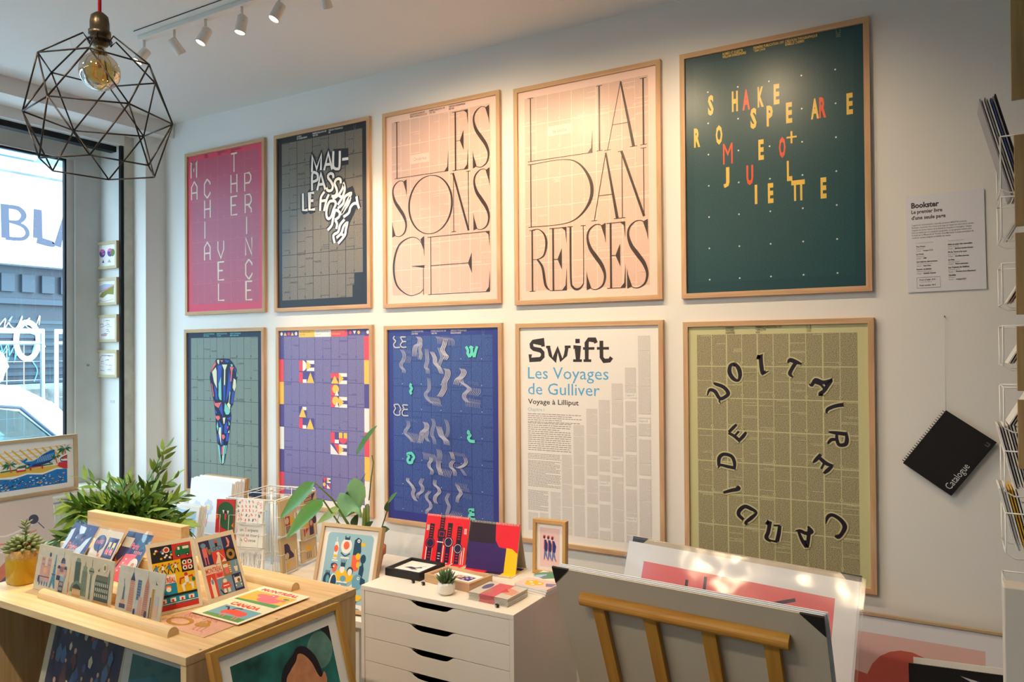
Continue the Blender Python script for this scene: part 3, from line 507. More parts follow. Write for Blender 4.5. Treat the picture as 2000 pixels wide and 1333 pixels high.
# 1 Maupassant
def p_horla():
    bg = satin(34, 32, 36); line = satin(38, 36, 38); m = satin(246, 240, 232)
    a = new_poster(bg); body_grid(a, line, micro('horla_text', (58, 54, 48), (152, 142, 126), 300, 480, 0.40, 0.58), 2, lw=0.36, ticks=60, short=0.22, dots=True)
    header(a, [('LE HORLA', 'GUY DE MAUPASSANT'), ('PREMIÈRE PUBLICATION 1887', '*1850 †1893'), ('CRÉATION TYPOGRAPHIQUE', 'AMI')], satin(225, 220, 212), 1.3)
    logo(a, 60.8, 2.8, satin(90, 88, 90))
    a.rect(60.7, 83.5, 66.9, 96.6, bg)
    a.rect(59.5, 90, 66.9, 96.6, bg)
    a.z += 1
    for st in ART_MAUP: a.stroke(st, 3.4, bg)
    a.poly([(46, 14), (57, 15), (57, 24), (46, 24)], bg); a.poly([(44, 40), (60, 36), (64, 46), (54, 62), (48, 62)], bg)
    a.z += 1
    for i, st in enumerate(ART_MAUP): a.stroke(st, 1.55, m, smooth=0 if i in (0, 1, 2, 4, 6, 7, 15, 16, 17) else 5)
    poster(1, a, 'black poster with white MAUPASSANT LE HORLA letters that melt and twist')

# 2, 3 Les Liaisons dangereuses: thin high-contrast capitals
def serif_letter(a, ch, x0, y0, x1, y1, m, T=1.1, t=0.28):
    w, h = x1 - x0, y1 - y0
    S = lambda pts, sm=6: a.stroke([(x0 + p[0] * w, y0 + p[1] * h, p[2]) for p in pts], 1, m, smooth=sm)
    def ser(fx, fy, half=1.5): a.rect(x0 + fx * w - half, y0 + fy * h - (0 if fy < .5 else t), x0 + fx * w + half, y0 + fy * h + (t if fy < .5 else 0), m)
    def tri(fx, fy, dx, dy): a.poly([(x0 + fx * w, y0 + fy * h), (x0 + fx * w + dx, y0 + fy * h), (x0 + fx * w + dx * 0.25, y0 + fy * h + dy * 0.22), (x0 + fx * w, y0 + fy * h + dy)], m)
    if ch == 'L':
        sx = 1.6 / w; S([(sx, 0, .55), (sx, 1, .55)], 0); ser(sx, 0); S([(0, .994, t), (1, .994, t)], 0); tri(1, 1, -2.6, -0.36 * h)
    elif ch == 'I':
        S([(.5, 0, .75), (.5, 1, .75)], 0); ser(.5, 0); ser(.5, 1)
    elif ch == 'E':
        sx = min(.24, 1.9 / w); S([(sx, 0, T * .8 if w < 15 else .45), (sx, 1, T * .8 if w < 15 else .45)], 0)
        S([(0, .006, t), (1, .006, t)], 0); S([(0, .994, t), (1, .994, t)], 0); tri(1, 0, -2.6, .26 * h); tri(1, 1, -2.6, -.36 * h)
        my = .5; mxr = .72; S([(sx, my, t), (mxr, my, t)], 0)
        a.poly([(x0 + mxr * w, y0 + (my - .17) * h), (x0 + mxr * w, y0 + (my + .17) * h), (x0 + mxr * w - 2.2, y0 + my * h)], m)
    elif ch == 'S':
        S([(.96, .2, .2), (.82, .04, .3), (.5, .006, .35), (.16, .08, .8), (.06, .2, 1.0), (.2, .36, 1.6), (.5, .5, 1.9), (.8, .64, 1.7), (.95, .79, 1.1), (.84, .93, .8), (.5, .994, .35), (.18, .96, .3), (.04, .82, .2)])
        a.poly([(x1, y0 - .2), (x1, y0 + .3 * h), (x1 - .5, y0 + .2 * h), (x1 - 2.2, y0 + .03 * h)], m); a.poly([(x0, y1), (x0, y1 - .3 * h), (x0 + .5, y1 - .2 * h), (x0 + 2.2, y1 - .03 * h)], m)
    elif ch == 'O':
        S([(.5 + .5 * math.sin(k * math.pi / 10), .5 - .5 * math.cos(k * math.pi / 10), .3 + T * .75 * abs(math.sin(k * math.pi / 10)) ** 1.6) for k in range(21)], 3)
    elif ch == 'G':
        S([(.98, .22, .2), (.85, .06, .3), (.58, .0, .35), (.2, .12, .9), (.03, .45, 1.2), (.12, .8, 1.0), (.5, .99, .4), (.82, .97, .3), (.97, .9, .3)])
        S([(.97, .5, .35), (.97, 1, .35)], 0); S([(.62, .5, t), (1.02, .5, t)], 0); a.poly([(x0 + .64 * w, y0 + .5 * h), (x1, y0 + .5 * h), (x1, y0 + .54 * h)], m)
        a.poly([(x1, y0), (x1, y0 + .36 * h), (x1 - .4, y0 + .22 * h), (x1 - 2.4, y0 + .05 * h)], m)
    elif ch == 'N':
        S([(.12, 0, .35), (.12, 1, .35)], 0); S([(.9, 0, .4), (.9, 1, .3)], 0); S([(.1, .0, 1.1), (.9, 1, 1.1)], 0); ser(.05, 0, 1.0); ser(.9, 0, 1.3); ser(.12, 1, 1.4)
    elif ch == 'A':
        S([(.08, 1, .35), (.52, 0, .35)], 0); S([(.52, 0, .8), (.92, 1, 1.35)], 0); S([(.24, .63, t), (.78, .63, t)], 0); ser(.08, 1, 1.5); ser(.92, 1, 1.7)
    elif ch == 'D':
        sx = 1.5 / w; S([(sx, 0, .5), (sx, 1, .5)], 0); ser(sx, 0); ser(sx, 1)
        S([(sx, .006, t), (.55, .0, t), (.8, .1, .7), (.97, .38, 1.5), (.97, .66, 1.5), (.8, .9, .7), (.55, .994, t), (sx, .994, t)])
    elif ch == 'R':
        S([(.16, 0, .8), (.16, 1, .8)], 0); ser(.16, 0); ser(.16, 1); S([(.16, .0, t), (.5, .0, t), (.78, .1, .9), (.86, .25, 1.2), (.74, .42, .8), (.45, .48, t), (.16, .48, t)]); S([(.4, .48, .8), (.66, .62, 1.2), (.8, .9, 1.2), (1, .99, .4)])
    elif ch == 'U':
        S([(.16, 0, .9), (.16, .8, .9), (.28, .95, 1.0), (.55, .985, .9), (.8, .93, .5), (.88, .8, .35), (.88, 0, .35)]); ser(.14, 0, 1.4); ser(.88, 0, 1.2)
    a.z += 1
def p_liaisons(k, letters, name, plate, label):
    bg = satin(240, 206, 192); line = satin(240, 208, 194); m = satin(64, 50, 44)
    a = new_poster(bg); body_grid(a, line, micro('liaisons_text', (208, 172, 156), (230, 194, 178)), 3 + k, lw=0.42, hw=0.18, ticks=60, short=0.25)
    if k == 2: header(a, [('LES LIAISONS DANGEREUSES', 'PIERRE CHODERLOS DE LACLOS'), ('PREMIÈRE PUBLICATION 1782', '*1741 †1803'), ('CRÉATION TYPOGRAPHIQUE', 'NEO NEO')], satin(110, 84, 74), 1.2)
    a.rect(18.2, plate, 30.0, plate + 4.6, bg); a.text(name, 24.1, plate + 3.2, 2.3, satin(140, 108, 98), 0.85, -0.01, 0, 'c')
    for L in letters: serif_letter(a, *L, m)
    poster(k, a, label)

# 4 Shakespeare
def p_shake():
    bg = satin(18, 66, 74); line = satin(24, 74, 80); Y = satin(232, 192, 84); R = satin(226, 84, 46)
    a = new_poster(bg); body_grid(a, line, micro('shake_text', (14, 58, 66), (34, 84, 88)), 9, lw=0.22, hw=0.1, ticks=20, short=0.12, dots=False)
    header(a, [('ROMÉO ET JULIETTE', 'WILLIAM SHAKESPEARE'), ('PREMIÈRE PUBLICATION 1597', '*1564 †1616'), ('CRÉATION TYPOGRAPHIQUE', 'ISABELLE CHEMIN')], Y, 1.45)
    logo(a, 61.0, 2.5, satin(120, 130, 100))
    a.z += 1
    for i in range(5):
        for r in range(7): a.ell(11.7 + 12.22 * i, 17.6 + 12.98 * r, .36, .36, satin(214, 222, 218), 6, same=True)
    for L in [('S', 11.8, 19.0, 13.9, 27.5), ('H', 21.6, 19.1, 23.8, 27.5), ('a', 25.8, 19.2, 28.6, 27.6), ('K', 31.8, 19.1, 34.0, 27.4), ('E', 38.0, 19.2, 40.0, 27.3), ('S', 28.9, 27.2, 31.1, 35.7), ('P', 35.2, 27.3, 37.4, 35.6), ('E', 42.6, 27.3, 44.7, 35.5), ('A', 51.8, 27.4, 54.5, 35.4), ('r', 54.8, 27.3, 57.1, 35.4), ('E', 64.5, 27.5, 66.5, 35.6), ('R', 5.8, 31.9, 8.2, 39.9), ('O', 14.9, 32.0, 17.4, 40.1), ('m', 17.8, 40.0, 21.5, 48.5), ('E', 31.9, 40.4, 33.8, 48.6), ('o', 39.8, 40.5, 42.1, 48.9), ('J', 17.9, 49.8, 20.1, 58.1), ('u', 27.1, 50.1, 29.6, 58.2), ('L', 42.7, 50.3, 44.5, 58.3), ('I', 30.3, 58.3, 31.1, 66.1), ('E', 35.4, 58.3, 37.3, 66.3), ('T', 44.3, 58.3, 46.8, 66.4), ('T', 46.6, 58.3, 49.1, 66.4), ('E', 55.0, 58.4, 56.9, 66.5)]:
        c = R if L[0].islower() else Y
        a.tbox(L[0].upper(), L[1] - .1, L[2], L[3] + .1, L[4], c, 0.0 if L[0] == 'm' else 0.045)
    a.rect(44.1, 38.8, 44.8, 43.6, Y); a.rect(42.6, 40.8, 46.4, 41.5, Y)
    poster(4, a, 'dark green poster with scattered yellow and red letters SHAKESPEARE, rightmost of the upper row')

# 5 black poster with the coloured teardrop figure
def p_carrot():
    C = {'navy': satin(26, 36, 66), 'blue': satin(52, 84, 176), 'cream': satin(226, 222, 188), 'coral': satin(232, 110, 112), 'mint': satin(132, 204, 184)}
    bg = satin(36, 48, 72); a = new_poster(bg); body_grid(a, satin(44, 54, 66), micro('nose_text', (90, 104, 102), (160, 172, 158), 300, 480), 12, lw=0.28, hw=0.12, ticks=22, short=0.2)
    header(a, [('ALICE AU PAYS DES MERVEILLES', 'LEWIS CARROLL'), ('PREMIÈRE PUBLICATION 1865', '*1832 †1898'), ('CRÉATION TYPOGRAPHIQUE', 'JÉRÉMY LANDES-NONES')], satin(110, 190, 180), 1.15)
    for mm, pts in ART_CARROT: a.poly(pts, C[mm])
    poster(5, a, 'dark grey poster with a tapering patchwork figure of blue, coral and mint shapes')

# 6 De la Terre a la Lune
def p_lune():
    bg = satin(86, 78, 142); R = satin(232, 78, 96); Y = satin(244, 194, 84); Wt = satin(240, 232, 224); O = Y
    a = new_poster(bg); body_grid(a, satin(80, 72, 136), micro('lune_text', (100, 92, 148), (152, 142, 176), 300, 480), 17, lw=0.34, hw=0.14, ticks=40, short=0.22)
    a.z += 1
    for i, c in enumerate([bg, R, Y, bg, Wt, bg, R, Wt]):
        a.rect(1.6, GY0 + GP * i + .1, 5.6, min(101.4, GY0 + GP * (i + 1)), c, True)
    for i, c in enumerate([R, Y, bg, Wt, R, Y, Wt, bg]):
        a.rect(66.3, GY0 + GP * i + .4, 71, min(101.4, GY0 + GP * (i + 1) + .3), c, True)
    a.z += 1
    a.rect(17.8, 1.6, 30.1, 6, Y, True); a.rect(30.1, 1.6, 42.4, 6, Wt, True); a.rect(42.4, 1.6, 54.4, 6, R, True)
    a.rect(5.7, 97, 66.3, 101.4, Wt, True)
    a.text('DE LA TERRE À LA LUNE', 18.6, 3.5, 1.2, satin(120, 100, 60), .6); a.text('JULES VERNE', 18.6, 4.9, 1.2, satin(120, 100, 60), .6)
    a.text('PREMIÈRE PUBLICATION 1865', 31, 3.5, 1.2, satin(170, 150, 160), .6); a.text('*1828 †1905', 31, 4.9, 1.2, satin(170, 150, 160), .6)
    a.text('CRÉATION TYPOGRAPHIQUE', 43, 3.5, 1.2, Y, .6); a.text('AURÉLIEN JEANNEY', 43, 4.9, 1.2, Y, .6)
    def tri(x0, y0, x1, y1, c): a.poly([((x0 + x1) / 2, y0), (x1, y1), (x0, y1)], c)
    def right(x0, y0, x1, y1, c): a.poly([(x0, y0), (x1, (y0 + y1) / 2), (x0, y1)], c)
    for x, k in ((3.9, 'w'), (6.8, 't'), (9.7, 'r'), (12.6, 't'), (15.6, 'w'), (56.6, 'r'), (59.6, 'v'), (62.6, 'y'), (69, 'w')):
        if k == 't': tri(x - 1.2, 2.8, x + 1.2, 4.9, Y)
        elif k == 'v': a.poly([(x - 1.2, 2.9), (x + 1.2, 2.9), (x, 4.9)], Wt)
        else: a.ell(x, 3.85, .95, 1.05, {'w': Wt, 'r': R, 'y': Y}[k])
    logo(a, 65.0, 2.8, satin(110, 100, 150))
    def cell(x, y, w=11.8, h=12.4): a.rect(x, y, x + w, y + h, bg)
    def E(x, y, s=1): a.rect(x, y, x + 6 * s, y + 2 * s, Wt); a.rect(x, y + 4 * s, x + 6 * s, y + 6 * s, Wt); right(x, y, x + 3.6 * s, y + 6 * s, Y)
    def A_(x, y): tri(x, y, x + 5.8, y + 6, Y)
    # DE LA
    cell(17.8, 19.1); a.rect(17.9, 19.2, 20.7, 25.2, R); a.ell(20.7, 22.2, 3.0, 3.0, Wt, a0=-90, a1=90); E(23.7, 19.2)
    a.rect(17.9, 25.9, 20.8, 31.9, R); a.rect(20.8, 29.9, 23.7, 31.9, Wt); A_(23.8, 25.9)
    # TE RRE
    cell(42.2, 26.0, 12, 6.1); a.rect(42.2, 26.1, 48.1, 29, R); tri(42.3, 27.5, 48, 31.9, Y); E(48.1, 26.1)
    a.rect(42.2, 32.5, 48.2, 45.3, bg); a.rect(48.2, 38.9, 54.2, 45.3, bg)
    for y in (32.6, 39.0):
        a.rect(42.2, y, 45.2, y + 6, R); a.ell(45.7, y + 2.4, 2.5, 2.4, Y); tri(45.0, y + 3, 48.1, y + 6, Wt)
    E(48.1, 39.1)
    # A LA
    a.rect(17.6, 45.2, 23.6, 51.8, bg); cell(17.6, 51.8, 11.9, 6.3); a.rect(20.5, 45.5, 23.5, 47.4, Wt); tri(17.7, 45.6, 23.3, 51.5, Y)
    a.rect(17.6, 52, 20.5, 57.9, R); a.rect(20.5, 55.9, 23.4, 57.9, Wt); A_(23.5, 52)
    # LUNE
    cell(41.8, 58.6, 12.1, 12.6); a.rect(41.9, 58.8, 44.9, 64.8, R); a.rect(44.9, 62.8, 47.9, 64.8, Wt)
    a.rect(48, 58.8, 50.6, 61.8, Y); a.rect(51.4, 58.8, 54, 61.8, Y); a.ell(51, 61.8, 3, 3, R, a0=0, a1=180)
    a.poly([(41.8, 65.3), (41.8, 71.1), (47.9, 71.1)], Wt); a.poly([(44.4, 65.3), (47.9, 65.3), (47.9, 71.1)], R); E(47.9, 65.2, .98)
    # VERNE (small)
    cell(35.8, 84.2, 6, 6.4); a.poly([(35.9, 84.4), (38.7, 84.4), (37.3, 87)], R); E(38.9, 84.4, .46); a.ell(37, 88.2, 1.1, 1.1, Y); tri(36.8, 88.4, 38.6, 90.2, R); a.poly([(38.9, 87.7), (38.9, 90.3), (41.6, 90.3)], Wt); a.poly([(39.9, 87.7), (41.6, 87.7), (41.6, 90.3)], R)
    poster(6, a, 'violet poster with geometric red, yellow and white letters, behind the wire card rack')

# 7 Vingt mille lieues
def p_vingt():
    bg = satin(48, 56, 138); a = new_poster(bg)
    body_grid(a, satin(40, 54, 122), micro('vingt_text', (48, 66, 136), (76, 100, 164), 120, 640, .4, .62), 21, lw=0.34, hw=0.2, ticks=60, short=0.22, dots=False)
    header(a, [('LE HORIZON DES MERS', 'JULES VERNE'), ('PREMIÈRE PUBLICATION 1869', '*1828 †1905'), ('CRÉATION TYPOGRAPHIQUE', 'FRANÇOIS MORICE')], satin(214, 206, 214), 1.15)
    logo(a, 60.8, 2.8, satin(90, 96, 160))
    a.z += 1
    for i in range(5):
        for r in range(7): a.ell(11.7 + 12.22 * i, 17.3 + 12.98 * r, .3, .3, satin(170, 180, 210), 6, same=True)
    lo, hi = (74, 92, 158), (212, 206, 212)
    for t, n, dx, w, pts in sorted(ART_VINGT, key=lambda q: q[0]):
        c = satin(*[int(l + (h - l) * (t * .9 + .05)) for l, h in zip(lo, hi)])
        a.z += 1
        for k in range(int(n)):
            m = len(pts) - 1
            a.stroke([(p[0] + k * dx, p[1] + k * dx * .1, w * (0.42 if n > 1 and i in (0, m) else 0.8 if n > 1 else 1)) for i, p in enumerate(pts)], w, c, smooth=4)
    for st in ART_TEAL: a.stroke(st, 1.5, satin(104, 214, 196), smooth=4)
    poster(7, a, 'deep blue poster with wavy ghostly white letters and small turquoise ones, behind the desk calendars')

# 8 Swift
def p_swift():
    bg = satin(238, 234, 229); K = satin(58, 48, 46); B = satin(92, 172, 220); G = satin(146, 138, 136); a = new_poster(bg)
    tx = micro('swift_text', (190, 184, 182), (236, 231, 226), 420, 560, .36, .62); rnd = random.Random(5)
    # Swift in a blocky, slab-serifed cut
    def st(pts, w=1.9): a.stroke(pts, w, K, smooth=0)
    st([(14.4, 11.0), (14.2, 8.7, 2.1), (9, 8.7), (8.2, 9.8), (8.4, 11.2), (9.4, 12.0), (13, 12.7, 2.2), (14.2, 13.9), (14.2, 15.6), (12.8, 16.9), (7.6, 17.2, 2.1), (7.6, 14.6)])
    st([(16, 11.2), (18.2, 11.2)], 1.2); st([(17.2, 11), (18.2, 15), (20.2, 17.4), (22.0, 12.2), (23.8, 17.4), (26, 15), (26.8, 11)], 1.7); st([(25.6, 11.2), (28.6, 11.2)], 1.2)
    st([(30, 11.4), (32.2, 11.4), (32.2, 17.6)], 1.9); st([(29.8, 17.5), (34.2, 17.5)], 1.2); a.rect(31, 7.6, 33.2, 9.6, K)
    st([(41.2, 9.6), (40.6, 8.2), (37.6, 8.0), (36.6, 9.4), (36.6, 17.5)], 1.8); st([(34.8, 12), (40.4, 12)], 1.2); st([(35, 17.5), (38.8, 17.5)], 1.2)
    st([(43.8, 8.6), (43.8, 16), (45, 17.6), (47.6, 17.4), (48.6, 16)], 1.8); st([(41.6, 12), (47.4, 12)], 1.2)
    a.tbox('Les Voyages', 6.3, 20.6, 47.1, 27.8, B); a.tbox('de Gulliver', 6.3, 28.0, 42.8, 33.4, B)
    a.tbox('Voyage à Lilliput', 6.2, 35.5, 32.4, 38.6, K, 0.012); a.tbox('Chapitre I', 6.1, 39.6, 14.7, 41.6, satin(150, 186, 206))
    a.lines(6.1, 42.3, 34.1, 46, .92, G, rnd, .34); a.lines(6.1, 46.6, 28.7, 60.0, .96, G, rnd, .34)
    a.lines(6, 61, 23.3, 63.6, .7, G, rnd, .36); a.lines(6, 64.3, 23.1, 76.6, .62, G, rnd, .4); a.lines(5.9, 78.2, 16.7, 87.5, .5, G, rnd, .42); a.z += 1
    for x0, y0, x1 in [(6, 88.6, 11.2), (12, 88.2, 16.6), (17.8, 78.1, 22.9), (23.7, 60.6, 28.8), (29.7, 46.7, 35), (36.2, 39.1, 41.5), (42.3, 35, 47.4), (48.5, 27.5, 53.7), (54.9, 20.5, 59.8), (61, 6.6, 66.4)]:
        y = y0
        while y < 97:
            e = min(97, y + rnd.uniform(4, 16)); a.rect(x0, y, x1, e, tx, True)
            y = e + (.35 if rnd.random() < .7 else 1.6)
        for _ in range(9): 
            yy = rnd.uniform(y0, 96); a.rect(x1 - rnd.uniform(.8, 3.0), yy, x1, yy + .3, satin(226, 221, 216))
    a.z += 1
    for x, y, n in [(61, 44, 'Chapitre III'), (54.9, 33, 'Chapitre IV'), (48.5, 61, 'Chapitre V'), (42.3, 72.5, 'Chapitre VI'), (54.9, 87, 'Chapitre VII')]:
        a.rect(x, y - 1.3, x + 5.2, y + .7, bg); a.text(n, x, y, 1.3, satin(140, 170, 190), .7)
    poster(8, a, 'white poster headed Swift in black with Les Voyages de Gulliver in light blue')

# 9 Voltaire
def p_voltaire():
    bg = satin(204, 202, 152); ln = satin(202, 198, 152); K = satin(36, 28, 44); a = new_poster(bg)
    body_grid(a, ln, micro('candide_text', (116, 108, 86), (188, 180, 140), 300, 480, .36, .64), 31, lw=0.5, hw=0.26, ticks=110, short=0.2)
    for x, ls in ((17.6, ('CANDIDE', 'VOLTAIRE', 'CHAPITRES')), (29.6, ('PREMIÈRE PUBLICATION 1759', '*1694 †1778', 'XXX'))):
        for i, l in enumerate(ls): a.text(l, x, 3.1 + i * 1.05, 1.15, satin(84, 78, 60), .66, .01)
    logo(a, 48.8, 2.0, satin(170, 164, 112))
    a.z += 1
    for st in ART_VOLT: a.stroke([(p[0], p[1], p[2] + 1.1) for p in st], 1, ln)
    a.z += 1
    for st in ART_VOLT: a.stroke(st, 1, K)
    poster(9, a, 'olive yellow poster with black script letters VOLTAIRE CANDIDE set in a ring')

p_prince(); p_horla()
p_liaisons(2, [('L', 7.6, 5.6, 41.9, 35.4), ('E', 44.4, 6.2, 53.8, 35.8), ('S', 56.6, 6.2, 66.2, 36), ('S', 5.8, 36.6, 15.5, 66), ('O', 17.0, 36.2, 44, 66), ('N', 43.6, 36.8, 55, 66.3), ('S', 56.7, 36.8, 66.2, 66.6), ('G', 6.1, 66.8, 26.6, 97), ('E', 28.8, 67.5, 66, 97.1)], 'Choderlos', 24.3, 'pale pink poster reading LES SONS GE in thin elegant capitals')
p_liaisons(3, [('L', 7.3, 5.5, 40.5, 35.7), ('I', 42.4, 6.0, 45.4, 35.4), ('A', 46.6, 6.0, 61.2, 35.7), ('I', 63, 6.4, 66.2, 35.6), ('D', 7.3, 36.8, 40.4, 66.6), ('A', 40, 36.6, 53.2, 66.5), ('N', 53, 36.8, 65.8, 66.5), ('R', 7.6, 67.9, 18.3, 96.8), ('E', 18.4, 67.9, 27.2, 97), ('U', 27.8, 67.9, 36.7, 97.2), ('S', 37.1, 68, 46.5, 97.4), ('E', 47, 68, 55.8, 97.2), ('S', 56.5, 68, 66.2, 97.6)], 'de Laclos', 20.6, 'pale pink poster reading LIAI DAN REUSES in thin elegant capitals')
p_shake(); p_carrot(); p_lune(); p_vingt(); p_swift(); p_voltaire()

# ------------------------------------------------------------------ wire pendant lamp
def pendant():
    t = thing('pendant_lamp', 'black geometric wire cage pendant lamp with an amber globe bulb hanging at upper left', 'pendant lamp', (-1.845, 1.114, 2.0))
    L = lambda z: z - 2.0
    cord = MB().tube([(0, 0, CEIL - 2.0), (0, 0, L(2.412))], 0.0042, mat('red_fabric_cord', (206, 34, 36), 0.8), 8); cord.obj('cord', t)
    s = MB()
    s.lathe([(0.0, 0.062), (0.010, 0.061), (0.020, 0.052), (0.0225, 0.036), (0.0225, 0.016), (0.026, 0.014), (0.026, 0.002), (0.022, 0.0), (0.023, -0.006), (0.020, -0.010), (0.021, -0.016), (0.019, -0.021), (0.0, -0.021)], mat('aged_brass_socket', (84, 72, 56), 0.35, 0.5, metal=0.8), (0, 0, L(2.350)), 24)
    s.obj('lamp_socket', t)
    zb = L(2.262); b = MB(); pr = [(0.0135, 0.072), (0.0135, 0.056), (0.020, 0.047)]
    pr += [(0.0475 * math.cos(a), 0.0475 * math.sin(a)) for a in [math.radians(d) for d in range(58, -91, -8)]]
    b.lathe(pr, clear('amber_glass', (236, 212, 150), 0.10, 0.02, solid=True), (0, 0, zb), 32); bo = b.obj('bulb', t)
    st = MB(); st.tube([(0, 0, zb + 0.06), (0, 0, zb + 0.01)], 0.004, clear('amber_stem_glass', (236, 190, 120), 0.1, 0.05), 8)
    for k in range(4):
        a = math.pi / 2 * k; x, y = 0.014 * math.cos(a), 0.014 * math.sin(a)
        st.tube([(x * 0.3, y * 0.3, zb + 0.02), (x, y, zb + 0.016), (x * 1.2, y * 1.2, zb - 0.016), (x * 0.3, y * 0.3, zb - 0.02)], 0.0012, mat('orange_filament', (190, 118, 54), 0.4, emit=0.12), 5)
    st.obj('filament', bo)
    ring = lambda z, r, a0: [V3((r * math.cos(math.radians(a0 + 60 * k)), r * math.sin(math.radians(a0 + 60 * k)), L(z))) for k in range(6)]
    A, B, Cc = ring(2.27, .139, 20), ring(2.145, .168, -10), ring(2.018, .136, 20)
    T = [V3((0.026 * math.cos(math.radians(20 + 60 * k)), 0.026 * math.sin(math.radians(20 + 60 * k)), L(2.345))) for k in range(6)]
    w = MB(); e = []
    for k in range(6):
        n = (k + 1) % 6
        e += [(A[k], A[n]), (Cc[k], Cc[n]), (B[k], B[n]), (A[k], B[k]), (A[k], B[n]), (Cc[k], B[k]), (Cc[k], B[n])]
        w.tube([T[k] - V3((0, 0, .012)), T[k] * 1.0 + V3((T[k].x * .5, T[k].y * .5, 0.004)), A[k]], 0.0021, DARKMET, 6)
    for p, q in e: w.tube([p, q], 0.0021, DARKMET, 6)
    w.tube([(0.0265 * math.cos(2 * math.pi * k / 18), 0.0265 * math.sin(2 * math.pi * k / 18), L(2.340)) for k in range(18)], 0.003, DARKMET, 6, closed=True)
    w.obj('wire_cage', t)
pendant()

# ------------------------------------------------------------------ window side
def small_frames():
    cols = [[(110, 80, 170), (232, 120, 190), (80, 70, 160)], [(150, 150, 80), (220, 150, 160), (190, 200, 226)], [(120, 130, 190), (200, 170, 180), (90, 110, 170)], [(110, 120, 210), (210, 180, 200), (120, 120, 150)]]
    labs = ['small pale framed drawing of purple and pink houses on the window jamb, topmost of four',
            'small pale wood framed drawing of a green hillside on the window jamb, second from top',
            'small pale wood framed drawing of faint blue clouds on the window jamb, third from top',
            'small pale framed drawing of a bay in thin lines, lowest of four on the jamb']
    for i, zt in enumerate((2.264, 2.030, 1.793, 1.566)):
        a = Art(24, 17.6); a.rect(.8, .8, 23.2, 16.8, mat('sketch_paper', (244, 243, 240), 0.7)); r = random.Random(40 + i); c = [ink(*x) for x in cols[i]]
        if i == 0:
            for bx in (5.5, 14):
                a.ell(bx + 2, 7.2, 3.2, 2.6, c[0]); a.ell(bx + 1.6, 5.6, 2.2, 1.1, c[1]); a.ell(bx + 3, 7.6, 1.4, .6, c[1])
            a.ell(18.6, 7.4, 2.2, 2.4, ink(110, 140, 80)); a.poly([(7, 13.4), (8.4, 11.4), (9.6, 13.4)], c[2]); a.poly([(13, 13.4), (15, 11.4), (17, 13.6)], ink(170, 170, 190))
        elif i == 1:
            a.poly([(4, 5), (9, 3.8), (20, 4.4), (20, 7), (4, 9)], c[2]); a.poly([(4, 12), (7, 9), (13, 7.4), (16, 6), (20, 5.2), (19.6, 11), (13, 10.4), (8, 12.6)], c[0]); a.stroke([(4.2, 9), (10, 7.6), (20, 5)], .7, c[1]); a.stroke([(4, 14), (8, 15), (14, 14.6), (20, 13.8)], .3, c[1])
        else:
            for _ in range(13):
                x, y = r.uniform(4, 15), r.uniform(3.6, 14); a.stroke([(x, y), (x + r.uniform(1, 2), y - r.uniform(0, .8)), (x + r.uniform(3, 5), y + r.uniform(-.4, .4))], .3, r.choice(c))
            a.ell(9, 13, 3.4, .9, c[1]) if i == 2 else a.stroke([(4, 7), (7, 3.6), (19, 3.8)], .35, c[2])
        framed('small_picture_frame', labs[i], 'picture frame', frame_mx((-4.688, 2.886, zt - 0.176), (1, 0, 0), (0, 0, 1)), a, .24, .176, .018, .022, lambda ax: wood('pale_ash', (226, 214, 182), (208, 192, 156), ax), 'small framed drawings on the window jamb')
    tag(MB().box(-4.668, 2.8835, 1.225, -4.625, 2.886, 1.243, ink(206, 208, 214)).obj('price_label'), 'tiny pale label stuck on the window jamb below the small frames', 'label')
    tag(MB().ball((GX + 0.034, 2.80, 1.47), 0.007, mat('nickel_screw', (150, 150, 148), .3, .5, metal=.8), n=10).obj('screw'), 'tiny metal screw in the window mullion', 'screw')
small_frames()

